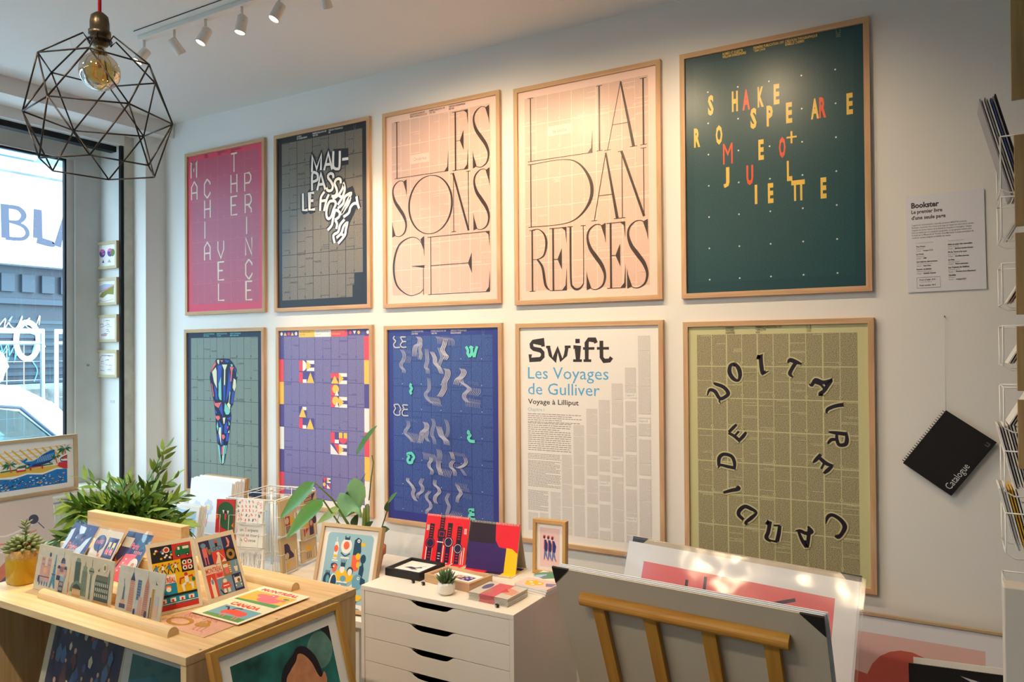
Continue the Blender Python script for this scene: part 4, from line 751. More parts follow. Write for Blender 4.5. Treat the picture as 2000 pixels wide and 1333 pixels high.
def palm(a, x, y, h, s, trunk=(214, 78, 50), leaf=(18, 112, 74)):
    a.stroke([(x + .3 * s, y, .16 * h), (x - .1 * s, y - h * .5, .12 * h), (x - .3 * s, y - h, .09 * h)], 1, ink(*trunk)); x -= .3 * s; y -= h
    for dx, dy in ((-2.6, 1.8), (-2.8, .4), (-1.9, -1.2), (0, -1.9), (1.9, -1.5), (2.8, .2), (2.3, 1.7), (-1, 2.2)):
        a.poly([(x, y), (x + dx * .5 * s - dy * .12 * s, y + dy * .3 * s - .55 * s), (x + dx * s, y + dy * s), (x + dx * .5 * s + .1 * s, y + dy * .5 * s + .1 * s)], ink(*leaf))
def whale_print():
    # landscape frame standing on the sill; most of it lies left of the photo's edge
    w, h = 66.0, 33.5; X = -4.55
    a = Art(w, h); a.rect(1, 1, w - 1, h - 1, mat('mount_board', (236, 234, 230), .7)); Y = ink(226, 184, 74); B = ink(22, 116, 190); R = ink(206, 50, 58); N = ink(30, 54, 104); Wt = ink(238, 234, 228); r = random.Random(8)
    x0, y0, x1, y1 = 6, 5.2, w - 6, h - 5.2; a.rect(x0, y0, x1, y1, Wt)
    for k in range(5): a.stroke([(x0, 8 + 2.2 * k), (x1, 5.8 + 2.2 * k)], .25, Y, smooth=0)
    for k in range(13): a.stroke([(x0 + 4 * k, y0 + .8), (min(x1, x0 + 4 * k + 8), y0 + 9)], .9, Y, smooth=0)
    a.rect(x0, 17.2, x1, 20.5, Y); a.stroke([(x0 + 18, 17.3), (x1 - 8, 16.2)], .8, ink(40, 120, 70))
    sea = [(x0, 22.5), (x0 + 12, 20.6), (x0 + 24, 22.0), (x0 + 32, 20.4), (x0 + 40, 21.6), (x1 - 6, 19.6), (x1, 20.2), (x1, y1), (x0, y1)]
    a.poly([(p[0], p[1] - .9) for p in sea[:7]] + [(x1, y1), (x0, y1)], Wt); a.poly(sea, B)
    for _ in range(150):
        x, y = r.uniform(x0 + .6, x1 - 1), r.uniform(21.8, y1 - .5); c = r.choice([Wt, Wt, R, ink(34, 60, 52), Y, N]); s_ = r.uniform(.3, .75)
        a.poly([(x - s_, y), (x + s_, y - .2), (x + s_ * .6, y + s_ * .6), (x - s_ * .7, y + s_ * .5)], c)
    wx = x1 - 26.5
    a.poly([(wx, 11.5), (wx + 2, 12.2), (wx + 4, 11.2), (wx + 4.6, 11.8), (wx + 3.4, 13.2), (wx + 8, 12.9), (wx + 13, 9.8), (wx + 17, 8.0), (wx + 19.4, 8.0), (wx + 19.6, 11), (wx + 18.6, 13.6), (wx + 16, 15.2), (wx + 10, 16.4), (wx + 6, 16.2), (wx + 3, 14.2)], B)
    a.poly([(wx + 3.2, 14.2), (wx + 8, 15), (wx + 13, 14.4), (wx + 18, 13.4), (wx + 16, 15.2), (wx + 10, 16.4), (wx + 6, 16.2)], N); a.stroke([(wx + 11, 10.9), (wx + 14, 10.2), (wx + 19.2, 8.4)], .4, N); a.stroke([(wx + 3.4, 13), (wx + 8, 12.7), (wx + 13, 9.6), (wx + 17, 7.9)], .35, Wt)
    for k in range(9): a.stroke([(wx + 18.6 - k, 10 + k * .12), (wx + 17.6 - k, 13.4 + k * .1)], .14, Wt)
    a.poly([(wx + 7, 13.6), (wx + 4.6, 16.4), (wx + 6, 16.5), (wx + 8, 14.4)], B); a.poly([(wx + 15.4, 14.6), (wx + 18.6, 15.6), (wx + 16.4, 15.6)], N)
    a.rect(wx + 5.6, 16.4, wx + 12.8, 16.9, R); a.rect(wx + 5.6, 16.4, wx + 6.4, 18.4, R); a.rect(wx + 12, 16.4, wx + 12.8, 18.2, R)
    palm(a, x1 - .9, 13.5, 5.5, 1.6); palm(a, x1 - 6.2, 16.2, 4.2, 1.1); palm(a, x1 - 31, 18.2, 4.6, 1.5)
    a.poly([(x1, 11.2), (x1 - 3, 12.3), (x1 - 3, 14), (x1, 13.6)], R); a.poly([(x1 - 5, 16), (x1, 15.4), (x1, 20), (x1 - 2, 19.8), (x1 - 5.6, 17.6)], R)
    a.stroke([(x1, 11.4), (x1 - 4.4, 13.2), (x1 - 4, 14.6), (x1, 14.8)], 1.1, Wt); a.stroke([(x1, 12), (x1 - 3.6, 13.4), (x1 - 3.4, 15.1), (x1, 15.5)], .5, N)
    a.rect(x1 - 28, 16.4, x1 - 23, 18.4, R); a.poly([(x1 - 28.2, 16.4), (x1 - 26.6, 15.2), (x1 - 22.8, 14.9), (x1 - 22.8, 16.4)], ink(40, 120, 70)); a.rect(x1 - 27.6, 16.5, x1 - 23.4, 17.4, Wt)
    framed('framed_print', 'pale wood framed print of a blue whale over a crowded pool, on the window sill', 'framed print', frame_mx((X - .02, 2.605 - w / 200, .7255), (0.02, 1, 0), (-.03, 0, 1)), a, w / 100, h / 100, .022, .03, lambda ax: wood('pale_oak', (214, 190, 156), (186, 158, 124), ax), None, .012)
whale_print()

def under_sill_prints():
    a = Art(50, 60); a.rect(0, 0, 50, 60, ink(206, 190, 182)); r = random.Random(3)
    a.poly([(0, 50), (16, 36), (30, 24), (36, 21), (40, 27), (46, 33), (50, 34), (50, 46), (20, 48)], ink(196, 118, 92)); a.poly([(0, 52), (22, 38), (30, 34), (50, 40), (50, 46), (20, 50)], ink(96, 88, 112))
    for k in range(3): a.stroke([(4 + k, 16 + 5 * k), (14, 13 + 5 * k), (24, 17 + 4 * k), (40, 13 + 4 * k)], .8, ink(214, 130, 112) if k % 2 else ink(228, 220, 220))
    a.ell(39, 11, 2.6, 2.6, ink(70, 70, 92)); a.stroke([(41, 13), (44, 17)], .5, ink(80, 80, 100))
    card('art_print', 'pinkish print of an orange volcano leaning under the window sill beside the succulent', 'print', lean_mx((-4.12, 1.80, .20), (-4.14, 2.29, .20), 10), a, .50, .58, .003)
    a = Art(26, 42); a.rect(0, 0, 26, 42, ink(196, 200, 178)); a.rect(3, 3, 23, 39, ink(178, 186, 158)); a.rect(11, 10, 23, 39, ink(168, 62, 104)); a.ell(9, 2.4, .6, .6, ink(90, 96, 90))
    card('art_print', 'pale green print with a magenta panel leaning under the sill behind the leafy plant', 'print', lean_mx((-4.20, 2.31, .30), (-4.21, 2.57, .30), 8), a, .26, .42, .003)
    s = MB().box(-4.35, 1.5, 0.0, -3.95, 2.75, .20, WHITE); tag(s.obj('low_shelf', bevel=.004), 'low white shelf under the window sill that carries leaning prints', 'shelf')
    s = MB().box(-4.34, 2.295, 0.2005, -4.10, 2.60, .299, WHITE); tag(s.obj('storage_box', bevel=.003), 'white box on the low shelf under the window sill', 'box')
under_sill_prints()

# ------------------------------------------------------------------ street outside
ST = -0.25
def street():
    struct(MB().box(-13, -12, ST - .1, GX - .1, 14, ST, mat('asphalt', (120, 126, 132), .8, noise=.2, nscale=3)).obj('street_ground'))
    b = thing('building', 'white shop building across the street with painted black letters BLA on its fascia', 'building', (-11.5, 6, ST))
    white = mat('white_render', (206, 214, 222), .8, noise=.04, nscale=1.2); dark = mat('dark_shopfront', (34, 50, 62), .5, noise=.25, nscale=.8)
    z = lambda v: v - ST
    m = MB().box(-2, -18, 0, -.3, 9, z(2.82), dark); m.obj('shopfront_wall', b)
    m = MB().box(-2, -18, z(2.82), -.05, 9, z(4.12), white); m.obj('fascia', b)
    m = MB().box(-2, -18, z(4.12), .1, 9, z(4.30), mat('stained_cornice', (140, 148, 152), .8, noise=.25, nscale=3)); m.obj('cornice', b)
    m = MB().box(-2, -18, z(4.34), -.4, 9, z(6.6), mat('blue_grey_render', (104, 130, 150), .8, noise=.1, nscale=2)); m.obj('upper_wall', b)
    for k in range(8):
        y = -6.2 + 1.15 * k
        w = MB().box(-.42, y, z(4.44), -.33, y + .62, z(5.8), mat('white_window_frame', (222, 230, 236), .6)).obj('window', b)
        MB().box(-.34, y + .06, z(4.5), -.31, y + .56, z(5.76), mat('blue_window_pane', (50, 84, 112), .15, .5)).obj('pane', w)
    # shutter ribs, frieze
    m = MB()
    for k in range(14): m.box(-.3, -9, z(.55 + k * .11), -.285, 3.2, z(.60 + k * .11), mat('shutter_slat', (44, 62, 74), .5))
    m.obj('roller_shutter', b)
    m = MB()
    for k in range(22): m.box(-.3, -4 + .28 * k, z(2.44), -.24, -3.82 + .28 * k, z(2.70), mat('frieze_moulding', (46, 62, 74), .6))
    m.box(-.3, -9, z(2.26), -.22, 4, z(2.34), mat('frieze_moulding', (46, 62, 74), .6)); m.obj('frieze', b)
    # painted lettering, drawn flat on the fascia / shutter
    def sgn(y0, zc, wid, hei, fn, name, off, sc_=1.0):
        a = Art(wid, hei); fn(a); o = a.obj(name, b); o.matrix_local = frame_mx((off, y0 - 6 + wid * sc_ / 200, zc - ST), (0, 1, 0), (0, 0, 1)) @ Matrix.Diagonal((sc_, sc_, 1, 1))
    PB = ink(48, 54, 72)
    def bla(a):
        a.stroke([(6, 3), (8, 78)], 17, PB, 0); a.stroke([(6, 8, 8), (34, 8, 10), (46, 22, 12), (36, 38, 8), (14, 40, 6)], 9, PB); a.stroke([(14, 40, 5), (44, 46, 8), (54, 62, 9), (42, 76, 8), (8, 78, 8)], 8, PB)
        a.stroke([(76, 4, 18), (76, 70, 21)], 18, PB, 0); a.stroke([(74, 74, 16), (108, 80, 14), (112, 78, 4)], 14, PB)
        a.stroke([(120, 84, 17), (140, 2, 14), (166, 82, 16)], 16, PB, 0); a.stroke([(124, 56), (160, 54)], 9, PB, 0)
    sgn(5.55, 3.14, 330, 84, bla, 'painted_letters', -.045, .64)
    def tags(a):
        wt = ink(214, 222, 236); bl = ink(80, 160, 220)
        a.stroke([(10, 20), (22, 8), (18, 40), (34, 14), (30, 44), (50, 20), (48, 44), (66, 14), (58, 30), (74, 44), (90, 12), (84, 40), (108, 16), (98, 36), (118, 44), (132, 10), (130, 34)], 2.2, wt, 5)
        a.stroke([(0, 52), (40, 44), (90, 50), (140, 66)], 1.8, wt, 5)
        for k in range(4): a.stroke([(6 + 18 * k, 110), (20 + 18 * k, 84), (30 + 14 * k, 118), (10 + 20 * k, 130), (44 + 12 * k, 96)], 2, bl, 5)
        a.stroke([(120, 84), (112, 120), (126, 150), (118, 180)], 2.4, bl, 5)
    sgn(5.42, 1.0, 200, 200, tags, 'graffiti', -.278, .58)
    def ring(a): a.stroke([(40 + 30 * math.cos(math.radians(k)), 62 + 52 * math.sin(math.radians(k))) for k in range(0, 361, 20)], 15, ink(206, 220, 234), 2); a.stroke([(58, 96), (88, 76)], 8, ink(206, 220, 234), 0)
    sgn(5.80, 1.40, 100, 125, ring, 'white_letter', -.272, .52)
    # rubble wall, sacks, fence
    w = MB().box(-9.9, -6, ST, -8.45, 9, 1.16, mat('rough_stone', (96, 102, 100), .9, noise=.35, nscale=9, bump=.4)); struct(w.obj('wall_street_low'))
    r = random.Random(4)
    for i, (y, zc, ry, rz, c, lab) in enumerate([(3.45, 1.523, .55, .36, (104, 120, 134), 'large grey blue sack of rubble behind the street fence'), (3.95, 1.402, .30, .24, (226, 232, 236), 'white sack at the left behind the street fence'), (5.35, 1.382, .50, .22, (238, 240, 242), 'white sack to the right behind the street fence')]):
        m = MB().ball((-9.45 if i == 0 else -8.72, y, zc), 1, mat('sack_%d' % i, c, .8, noise=.12, nscale=5), (.40 if i == 0 else .12, ry, rz), 20, .06, r); tag(m.obj('rubble_sack'), lab, 'sack', 'sacks behind the street fence')
    gal = mat('galvanised_steel', (176, 190, 200), .35, .5, metal=.6)
    for i, (ya, yb) in enumerate([(0.9, 4.28), (4.42, 7.8)]):
        f = thing('fence_panel', ['galvanised mesh fence panel on the left across the street', 'galvanised mesh fence panel on the right across the street'][i], 'fence', (-8.1, ya, ST)); L = yb - ya
        p = MB()
        p.tube([(0, 0, 0), (0, 0, 2.02), (0, L, 2.02), (0, L, 0)], .03, gal, 8); p.tube([(0, 0, 1.90), (0, L, 1.90)], .018, gal, 8); p.obj('frame', f)
        g = MB()
        for k in range(1, int(L / .16)): g.tube([(0, k * .16, 0.1), (0, k * .16, 1.90)], .004, gal, 4)
        for k in range(1, 10): g.tube([(0, 0, k * .19), (0, L, k * .19)], .004, gal, 4)
        g.obj('wire_mesh', f)
    # parked car: side on, roof line falling to the right
    c = thing('car', 'white parked car outside the shop window', 'car', (-7.1, 1.80, ST)); cw = mat('white_car_paint', (214, 218, 222), .2, .5, coat=.6); gl = clear('car_glass', (120, 168, 170), .03, .02); dk = mat('dark_car_interior', (20, 30, 34), .7)
    prof = [(-2.1, .35), (-2.15, .75), (-1.6, .95), (-.9, 1.02), (-.35, 1.42), (.2, 1.52), (.9, 1.52), (1.45, 1.42), (1.95, 1.05), (2.1, .8), (2.1, .35)]
    Mx = frame_mx((-.8, 0, 0), (0, 1, 0), (0, 0, 1))     # local x along the street, y up, z towards the shop
    body = MB()
    low = [(-2.1, .3), (-2.15, .75), (-1.6, .95), (-.95, 1.0), (1.98, 1.0), (2.1, .8), (2.1, .3)]
    body.prism(low, 1.6, cw, Mx)
    body.prism([(-.46, 1.42), (.2, 1.60), (.9, 1.61), (1.35, 1.54), (1.60, 1.40), (1.36, 1.34), (.85, 1.44), (.2, 1.44), (-.34, 1.33)], 1.6, cw, Mx)
    for zz in (0.0, 1.56):
        body.prism([(-.95, 1.0), (-.42, 1.40), (-.34, 1.33), (-.80, 1.0)], .04, cw, Mx, zz); body.prism([(2.02, 1.0), (1.60, 1.41), (1.35, 1.35), (1.74, 1.0)], .04, cw, Mx, zz)
        body.prism([(.28, 1.0), (.28, 1.44), (.36, 1.44), (.36, 1.0)], .04, dk, Mx, zz)
    body.obj('body', c, bevel=.015)
    g = MB()
    for zz in (.03, 1.56): g.prism([(-.80, 1.0), (-.34, 1.34), (.2, 1.43), (.85, 1.43), (1.35, 1.36), (1.74, 1.0)], .01, gl, Mx, zz)
    g.obj('windows', c)
    tr = MB().tube([Mx @ V3((x, y, 1.605)) for x, y in [(-.80, 1.0), (-.34, 1.35), (.2, 1.44), (.85, 1.44), (1.36, 1.37), (1.75, 1.0)]], .014, mat('car_window_seal', (40, 60, 78), .4), 6); tr.obj('window_seal', c)
    inn = MB(); inn.prism([(-.7, .6), (.9, .6), (1.0, 1.0), (-.9, 1.0)], 1.4, dk, Mx, .1); inn.obj('interior', c)
    for x in (.15, .75):
        hs = MB(); hs.ball(Mx @ V3((x, 1.17, 1.2)), .13, mat('grey_headrest', (70, 84, 88), .7), (1, .8, .75), 14); hs.prism([(x - .12, .7), (x + .2, .7), (x + .08, 1.08), (x - .08, 1.08)], .5, mat('grey_headrest', (70, 84, 88), .7), Mx, .95); hs.obj('seat', c)
    for x in (-1.35, 1.35):
        wh = MB(); wh.tube([Mx @ V3((x, .32, 1.42)), Mx @ V3((x, .32, 1.62))], .32, mat('tyre_rubber', (30, 30, 32), .8), 24); wh.tube([Mx @ V3((x, .32, 1.60)), Mx @ V3((x, .32, 1.63))], .2, mat('alloy_wheel', (170, 172, 176), .3, metal=.7), 20); wh.obj('wheel', c)
street()

# ------------------------------------------------------------------ wooden display table and what it carries
TZ = 0.80
CREAM = (232, 214, 182)
def cream(): return mat('cream_card', CREAM, .6)
def table():
    t = thing('display_table', 'light pine display table with open shelf below, in the left foreground', 'table', (-2.17, 1.55, 0))
    x0, x1, y0, y1 = -2.70 + 2.17, -1.632 + 2.17, 1.200 - 1.55, 1.815 - 1.55
    MB().box(x0, y0, TZ - .022, x1, y1, TZ, pine('x')).obj('tabletop', t, bevel=.0015)
    MB().box(x1 - .023, y0 + .002, 0, x1 - .001, y1 - .002, TZ - .022, pine('z')).obj('side_panel', t, bevel=.001)
    MB().box(x0 + .001, y0 + .002, 0, x0 + .023, y1 - .002, TZ - .022, pine('z')).obj('side_panel', t, bevel=.001)
    MB().box(x0 + .023, y1 - .02, 0.0, x1 - .023, y1 - .004, TZ - .022, pine('x')).obj('back_panel', t)
    MB().box(x0 + .023, y0 + .01, .25, x1 - .023, y1 - .02, .272, pine('x')).obj('shelf', t)
    scw = mat('nickel_screw', (150, 150, 148), .3, .5, metal=.8)
    for x, y in ((x1 - .012, y0 + .05), (x1 - .012, y0 + .30), (x1 - .012, y1 - .03)):
        MB().lathe([(0, .0006), (.0038, .0006), (.0042, 0)], scw, (x, y, TZ), 12).obj('screw', t)
    for (xa, ya, xb, yb, nm, lab) in [(-2.43, 1.285, -1.785, 1.275, 'front', 'half round wooden strip across the front of the display table'), (-2.62, 1.728, -1.785, 1.706, 'back', 'half round wooden strip near the back edge of the display table')]:
        m = MB(); L = math.hypot(xb - xa, yb - ya); pf = [(-.017, 0)] + [(-.017 * math.cos(a), .004 + .02 * math.sin(a)) for a in [math.radians(d) for d in range(0, 181, 18)]] + [(.017, 0)]
        mx = frame_mx((xa, ya, TZ), (-(yb - ya), xb - xa, 0), (0, 0, 1)); m.prism(pf, L, pine('x'), mx)
        o = m.obj('wood_strip'); tag(o, lab, 'wood strip')
    b = MB().box(-2.765, 1.62, TZ, -2.225, 1.652, .966, pine('x')); tag(b.obj('wood_board', bevel=.0015), 'thick pine board standing upright on the display table in front of the leafy plant', 'board')
    w = MB(); w.box(-2.555, 1.352, TZ + .0003, -2.06, 1.425, .830, pine('x')); w.box(-2.74, 1.508, TZ + .0003, -2.12, 1.60, .880, pine('x')); w.box(-2.70, 1.425, TZ + .0003, -2.14, 1.4395, .812, pine('x'))
    tag(w.obj('stepped_stand', bevel=.001), 'stepped pine stand holding two rows of postcards on the display table', 'stand')
table()

def tower(a, x, y0, y1, w, c, win=None, taper=0.0, cap=None, rows=9, cols=3):
    a.poly([(x - w / 2, y1), (x - w / 2 * (1 - taper), y0), (x + w / 2 * (1 - taper), y0), (x + w / 2, y1)], c)
    if cap: a.poly([(x - w / 2 * (1 - taper), y0), (x, y0 - w * .9), (x + w / 2 * (1 - taper), y0)], cap); a.stroke([(x, y0 - w * .8), (x, y0 - w * 1.6)], .12, cap, 0)
    if win:
        a.z += 1
        for r in range(rows):
            f = 1 - taper * (1 - (r + .5) / rows)
            for k in range(cols):
                xx = x + w * f * ((k + 1) / (cols + 1) - .5); yy = y0 + (y1 - y0) * (r + .5) / rows; a.rect(xx - w * .06, yy - .22, xx + w * .06, yy + .22, win, True)
BG = (222, 206, 178)
def skyline_paris():
    a = Art(17.5, 13.8); a.rect(0, 0, 17.5, 13.8, ink(*BG)); P = ink(216, 160, 146); D = ink(70, 74, 112); B = ink(86, 152, 180); L = ink(240, 176, 140); LB = ink(150, 186, 204)
    for x in (3.4, 6.6): tower(a, x, 3.6, 11, 1.9, P, D, rows=5, cols=2)
    a.rect(2.3, 6.2, 7.4, 11.6, P); a.ell(5, 7.6, 1, 1, L); a.rect(2.2, 9.4, 7.6, 9.7, D)
    for k in range(4): a.ell(2.9 + 1.35 * k, 11.4, .45, 1.0, LB); a.ell(2.9 + 1.35 * k, 11.6, .25, .7, D)
    a.ell(6.6, 2.6, .55, .7, D); a.ell(2.2, 10.4, .55, 1.1, D)
    a.poly([(9.5, 2.2), (9.9, 2.2), (10.3, 8), (11.3, 12.4), (10.5, 12.4), (9.7, 10.5), (8.9, 12.4), (8, 12.4), (9.1, 8)], B); a.rect(8.7, 8.1, 10.7, 8.4, D); a.rect(9.2, 5.4, 10.2, 5.6, D)
    for k in range(6): a.stroke([(9.3 - k * .12, 4.4 + 1.2 * k), (10.2 + k * .16, 5.4 + 1.2 * k)], .12, ink(58, 104, 146), 0)
    a.ell(13.6, 4.2, 1.1, 1.5, D); a.rect(12.5, 4.4, 14.7, 7.6, P); a.stroke([(13.6, 2.8), (13.6, .8)], .12, D, 0)
    for x in (11.9, 15.3): a.ell(x, 6, .7, .9, D); a.rect(x - .65, 6.1, x + .65, 8.4, P)
    for k in range(4): a.rect(12.6 + .5 * k, 5.4, 12.85 + .5 * k, 7, D)
    a.rect(11.3, 8.2, 13.2, 9.6, D); a.rect(13.4, 8.2, 15.6, 9.6, LB); a.poly([(11.3, 12), (11.6, 9.6), (13, 9.8), (13, 12)], ink(226, 196, 164)); a.rect(13.2, 9.7, 15.3, 12.9, D)
    for r in range(2):
        for k in range(3): a.rect(13.5 + .6 * k, 10 + 1.5 * r, 13.8 + .6 * k, 10.9 + 1.5 * r, ink(*BG))
    return a
def skyline_green():
    a = Art(21.5, 13.4); a.rect(0, 0, 21.5, 13.4, ink(*BG)); G = ink(122, 140, 116); D = ink(60, 78, 76); O = ink(226, 168, 104); g2 = ink(150, 162, 134)
    tower(a, 3.6, 2.4, 8.4, 3, G, D, rows=12, cols=5); a.poly([(2.3, 2.4), (2.8, 1.2), (4.4, 1.2), (4.9, 2.4)], g2)
    tower(a, 7.4, 3.2, 12, 3, g2, G, .35, None, 1, 3)
    for k in range(5): a.stroke([(6.2 + .6 * k, 4.6), (6 + .7 * k, 12)], .18, D, 0)
    a.poly([(7, 3.2), (7.4, 1.6), (7.8, 3.2)], g2); a.rect(10.3, 4.6, 11.2, 12.4, G); a.ell(10.75, 4.2, 1.3, 1.1, g2); a.rect(9.5, 4.1, 12, 4.4, D); a.stroke([(10.75, 3), (10.75, .8)], .2, D, 0)
    a.ell(4, 11.4, 3.4, 3.4, G, a0=180, a1=360); a.ell(4, 11.4, 2.5, 2.5, D, a0=180, a1=360); a.rect(1.8, 10.4, 6.2, 12.6, O)
    for k in range(5): a.rect(2.1 + .85 * k, 10.9, 2.5 + .85 * k, 12, ink(240, 214, 168))
    a.rect(13, 6.3, 20, 12.2, ink(78, 102, 100)); a.poly([(13, 6.3), (13.4, 4.8), (19.6, 4.8), (20, 6.3)], ink(116, 118, 98)); a.poly([(19, 5), (19.6, 2.6), (20.2, 5), (20.2, 7), (19, 7)], G)
    for r in range(3):
        for k in range(7): a.rect(13.4 + .95 * k, 6.9 + 1.6 * r, 13.85 + .95 * k, 7.9 + 1.6 * r, ink(*BG))
    a.rect(12.6, 12.2, 20.4, 12.8, O); a.ell(17.2, 2.4, 1, 1.3, ink(238, 224, 192)); a.ell(17.2, 2.4, .55, .75, ink(150, 136, 112)); a.poly([(13.6, 2.9), (14.3, 3.5), (15, 2.6), (14.4, 4)], D)
    return a
def skyline_pink():
    a = Art(21, 13.0); a.rect(0, 0, 21, 13, ink(214, 206, 190)); P = ink(220, 170, 146); B = ink(112, 140, 172); Y = ink(208, 160, 84); D = ink(64, 76, 112)
    a.rect(2.2, 9.4, 4.2, 10.6, P); a.rect(1.8, 10.6, 4.6, 11.8, D); a.poly([(2.7, 9.4), (2.9, 6), (3.3, 5), (3.6, 6), (3.8, 9.4)], ink(90, 124, 130)); a.stroke([(3.1, 5.4), (2.8, 3.6)], .25, D, 0)
    tower(a, 6.8, 3.6, 12.2, 2.9, P, ink(188, 130, 112), .25, D, 14, 4); a.rect(9.2, 3, 11, 8.6, B); a.rect(9, 8.6, 11, 12.4, ink(190, 196, 204))
    for r in range(7): a.rect(9.4, 3.3 + .75 * r, 10.8, 3.5 + .75 * r, D)
    a.rect(10.4, 7.6, 12, 12.4, P); tower(a, 13.6, 4.2, 12.4, 2.7, P, ink(170, 110, 110), .3, ink(200, 140, 110), 14, 4); tower(a, 16.6, 4.6, 12.6, 1.2, Y, D, .1, None, 12, 1); a.rect(15.6, 7, 16, 12.6, D); a.rect(17.6, 9, 19.4, 11.8, ink(232, 186, 164)); a.rect(17.8, 6.4, 19.4, 8.8, ink(196, 196, 200))
    a.poly([(17.2, 2.2), (17.6, 3), (18.4, 3.2), (17.4, 3.4)], D); a.ell(9.0, 12, .5, 1.0, D); a.ell(14.2, 12, .6, 1.1, D); a.ell(11.6, 12.2, .3, .6, P)
    return a
def paris_navy():
    a = Art(15.6, 18.9); N = ink(58, 54, 104); a.rect(0, 0, 15.6, 18.9, N); C = ink(206, 220, 240); O = ink(234, 112, 58)
    a.poly([(4.2, 0.8), (8.4, 1.2), (8.8, 3.4), (6.4, 4), (5, 2.6)], C); a.poly([(14.4, 4), (12, 5.4), (10.6, 8), (8.6, 9.4), (7.6, 13), (8.4, 15), (6.6, 17.6), (10, 18.7), (11.6, 15), (13, 9.6)], C)
    a.poly([(0, 3), (2, 2), (2.6, 6), (1.2, 14), (2.8, 18.9), (0, 18.9)], C); a.text('Paris', 2.8, 10.2, 4.2, O, .8, .015); a.stroke([(2.8, 11.2), (8, 11)], .3, O, 0)
    for x, y in ((5, 5.6), (9.4, 6), (4.4, 14.5), (6, 16)): a.poly([(x, y), (x + .5, y - .9), (x + .7, y + .1)], O if x > 5.5 else C)
    return a
def paris_bubble():
    a = Art(13.5, 16.6); N = ink(54, 46, 100); R = ink(234, 98, 98); O = ink(214, 126, 52); a.rect(0, 0, 13.5, 16.6, ink(*BG))
    a.ell(3.6, 4.6, 2.9, 2.7, N); a.poly([(3.4, 6.6), (5, 6.2), (5, 8.4)], N); a.text('PARIS', 1.5, 5.2, 1.9, R, .8, .02, -8); a.rect(7.2, 2.2, 12.8, 8.8, N)
    for x in (8.4, 10.6): a.rect(x, 3.6, x + 1.4, 7.6, ink(236, 216, 170)); a.ell(x + .6, 6.6, .9, 1, R); a.ell(x + .8, 5.6, .5, .5, ink(80, 50, 50))
    a.poly([(5.8, 9), (12.6, 9), (12.9, 12), (4.8, 12)], O); a.rect(5.6, 12, 13, 16, N); a.poly([(3.2, 9.2), (3.6, 9.2), (4.3, 16), (2.2, 16)], R); a.poly([(7, 15), (9.4, 13.6), (10.6, 15.6), (7, 16)], ink(230, 222, 206))
    for k in range(6): a.stroke([(6 + 1.15 * k, 9.1), (5.5 + 1.3 * k, 12)], .12, ink(180, 92, 36), 0)
    a.stroke([(4.6, 8.6), (5.8, 8), (5.2, 9)], .3, R); return a
def paris_cells():
    a = Art(14.5, 18.4); N = ink(48, 46, 92); R = ink(238, 92, 96); a.rect(0, 0, 14.5, 18.4, N); a.rect(8.4, .5, 14, 5, ink(52, 84, 116)); a.rect(.6, 2, 5.6, 5.4, ink(206, 196, 180)); a.text('Paris', 5.8, 5.6, 3, R, .75, .02)
    a.poly([(5.2, 7.6), (11.4, 7), (8.4, 18.4), (2.6, 18.4)], R); a.ell(11.6, 11, 2.3, 2.6, ink(240, 222, 196)); a.ell(11.6, 11, .9, 1.1, ink(214, 120, 66)); a.poly([(.6, 9), (2.6, 10.6), (4.6, 8.2), (3.4, 12), (1.4, 12.6)], ink(216, 122, 54)); a.ell(1.8, 13.4, 1, .8, ink(120, 166, 210))
    for k in range(7): a.rect(6.4 - .5 * k, 9 + 1.4 * k, 7.2 - .5 * k, 9.5 + 1.4 * k, ink(240, 222, 196))
    for k in range(3): a.stroke([(10 + .8 * k, 17), (9.8 + .8 * k, 16)], .3, R, 0)
    for k in range(5): a.rect(9 + .9 * k, 6, 9.5 + .9 * k, 7, ink(226, 150, 140))
    return a
K_ = (40, 34, 34)
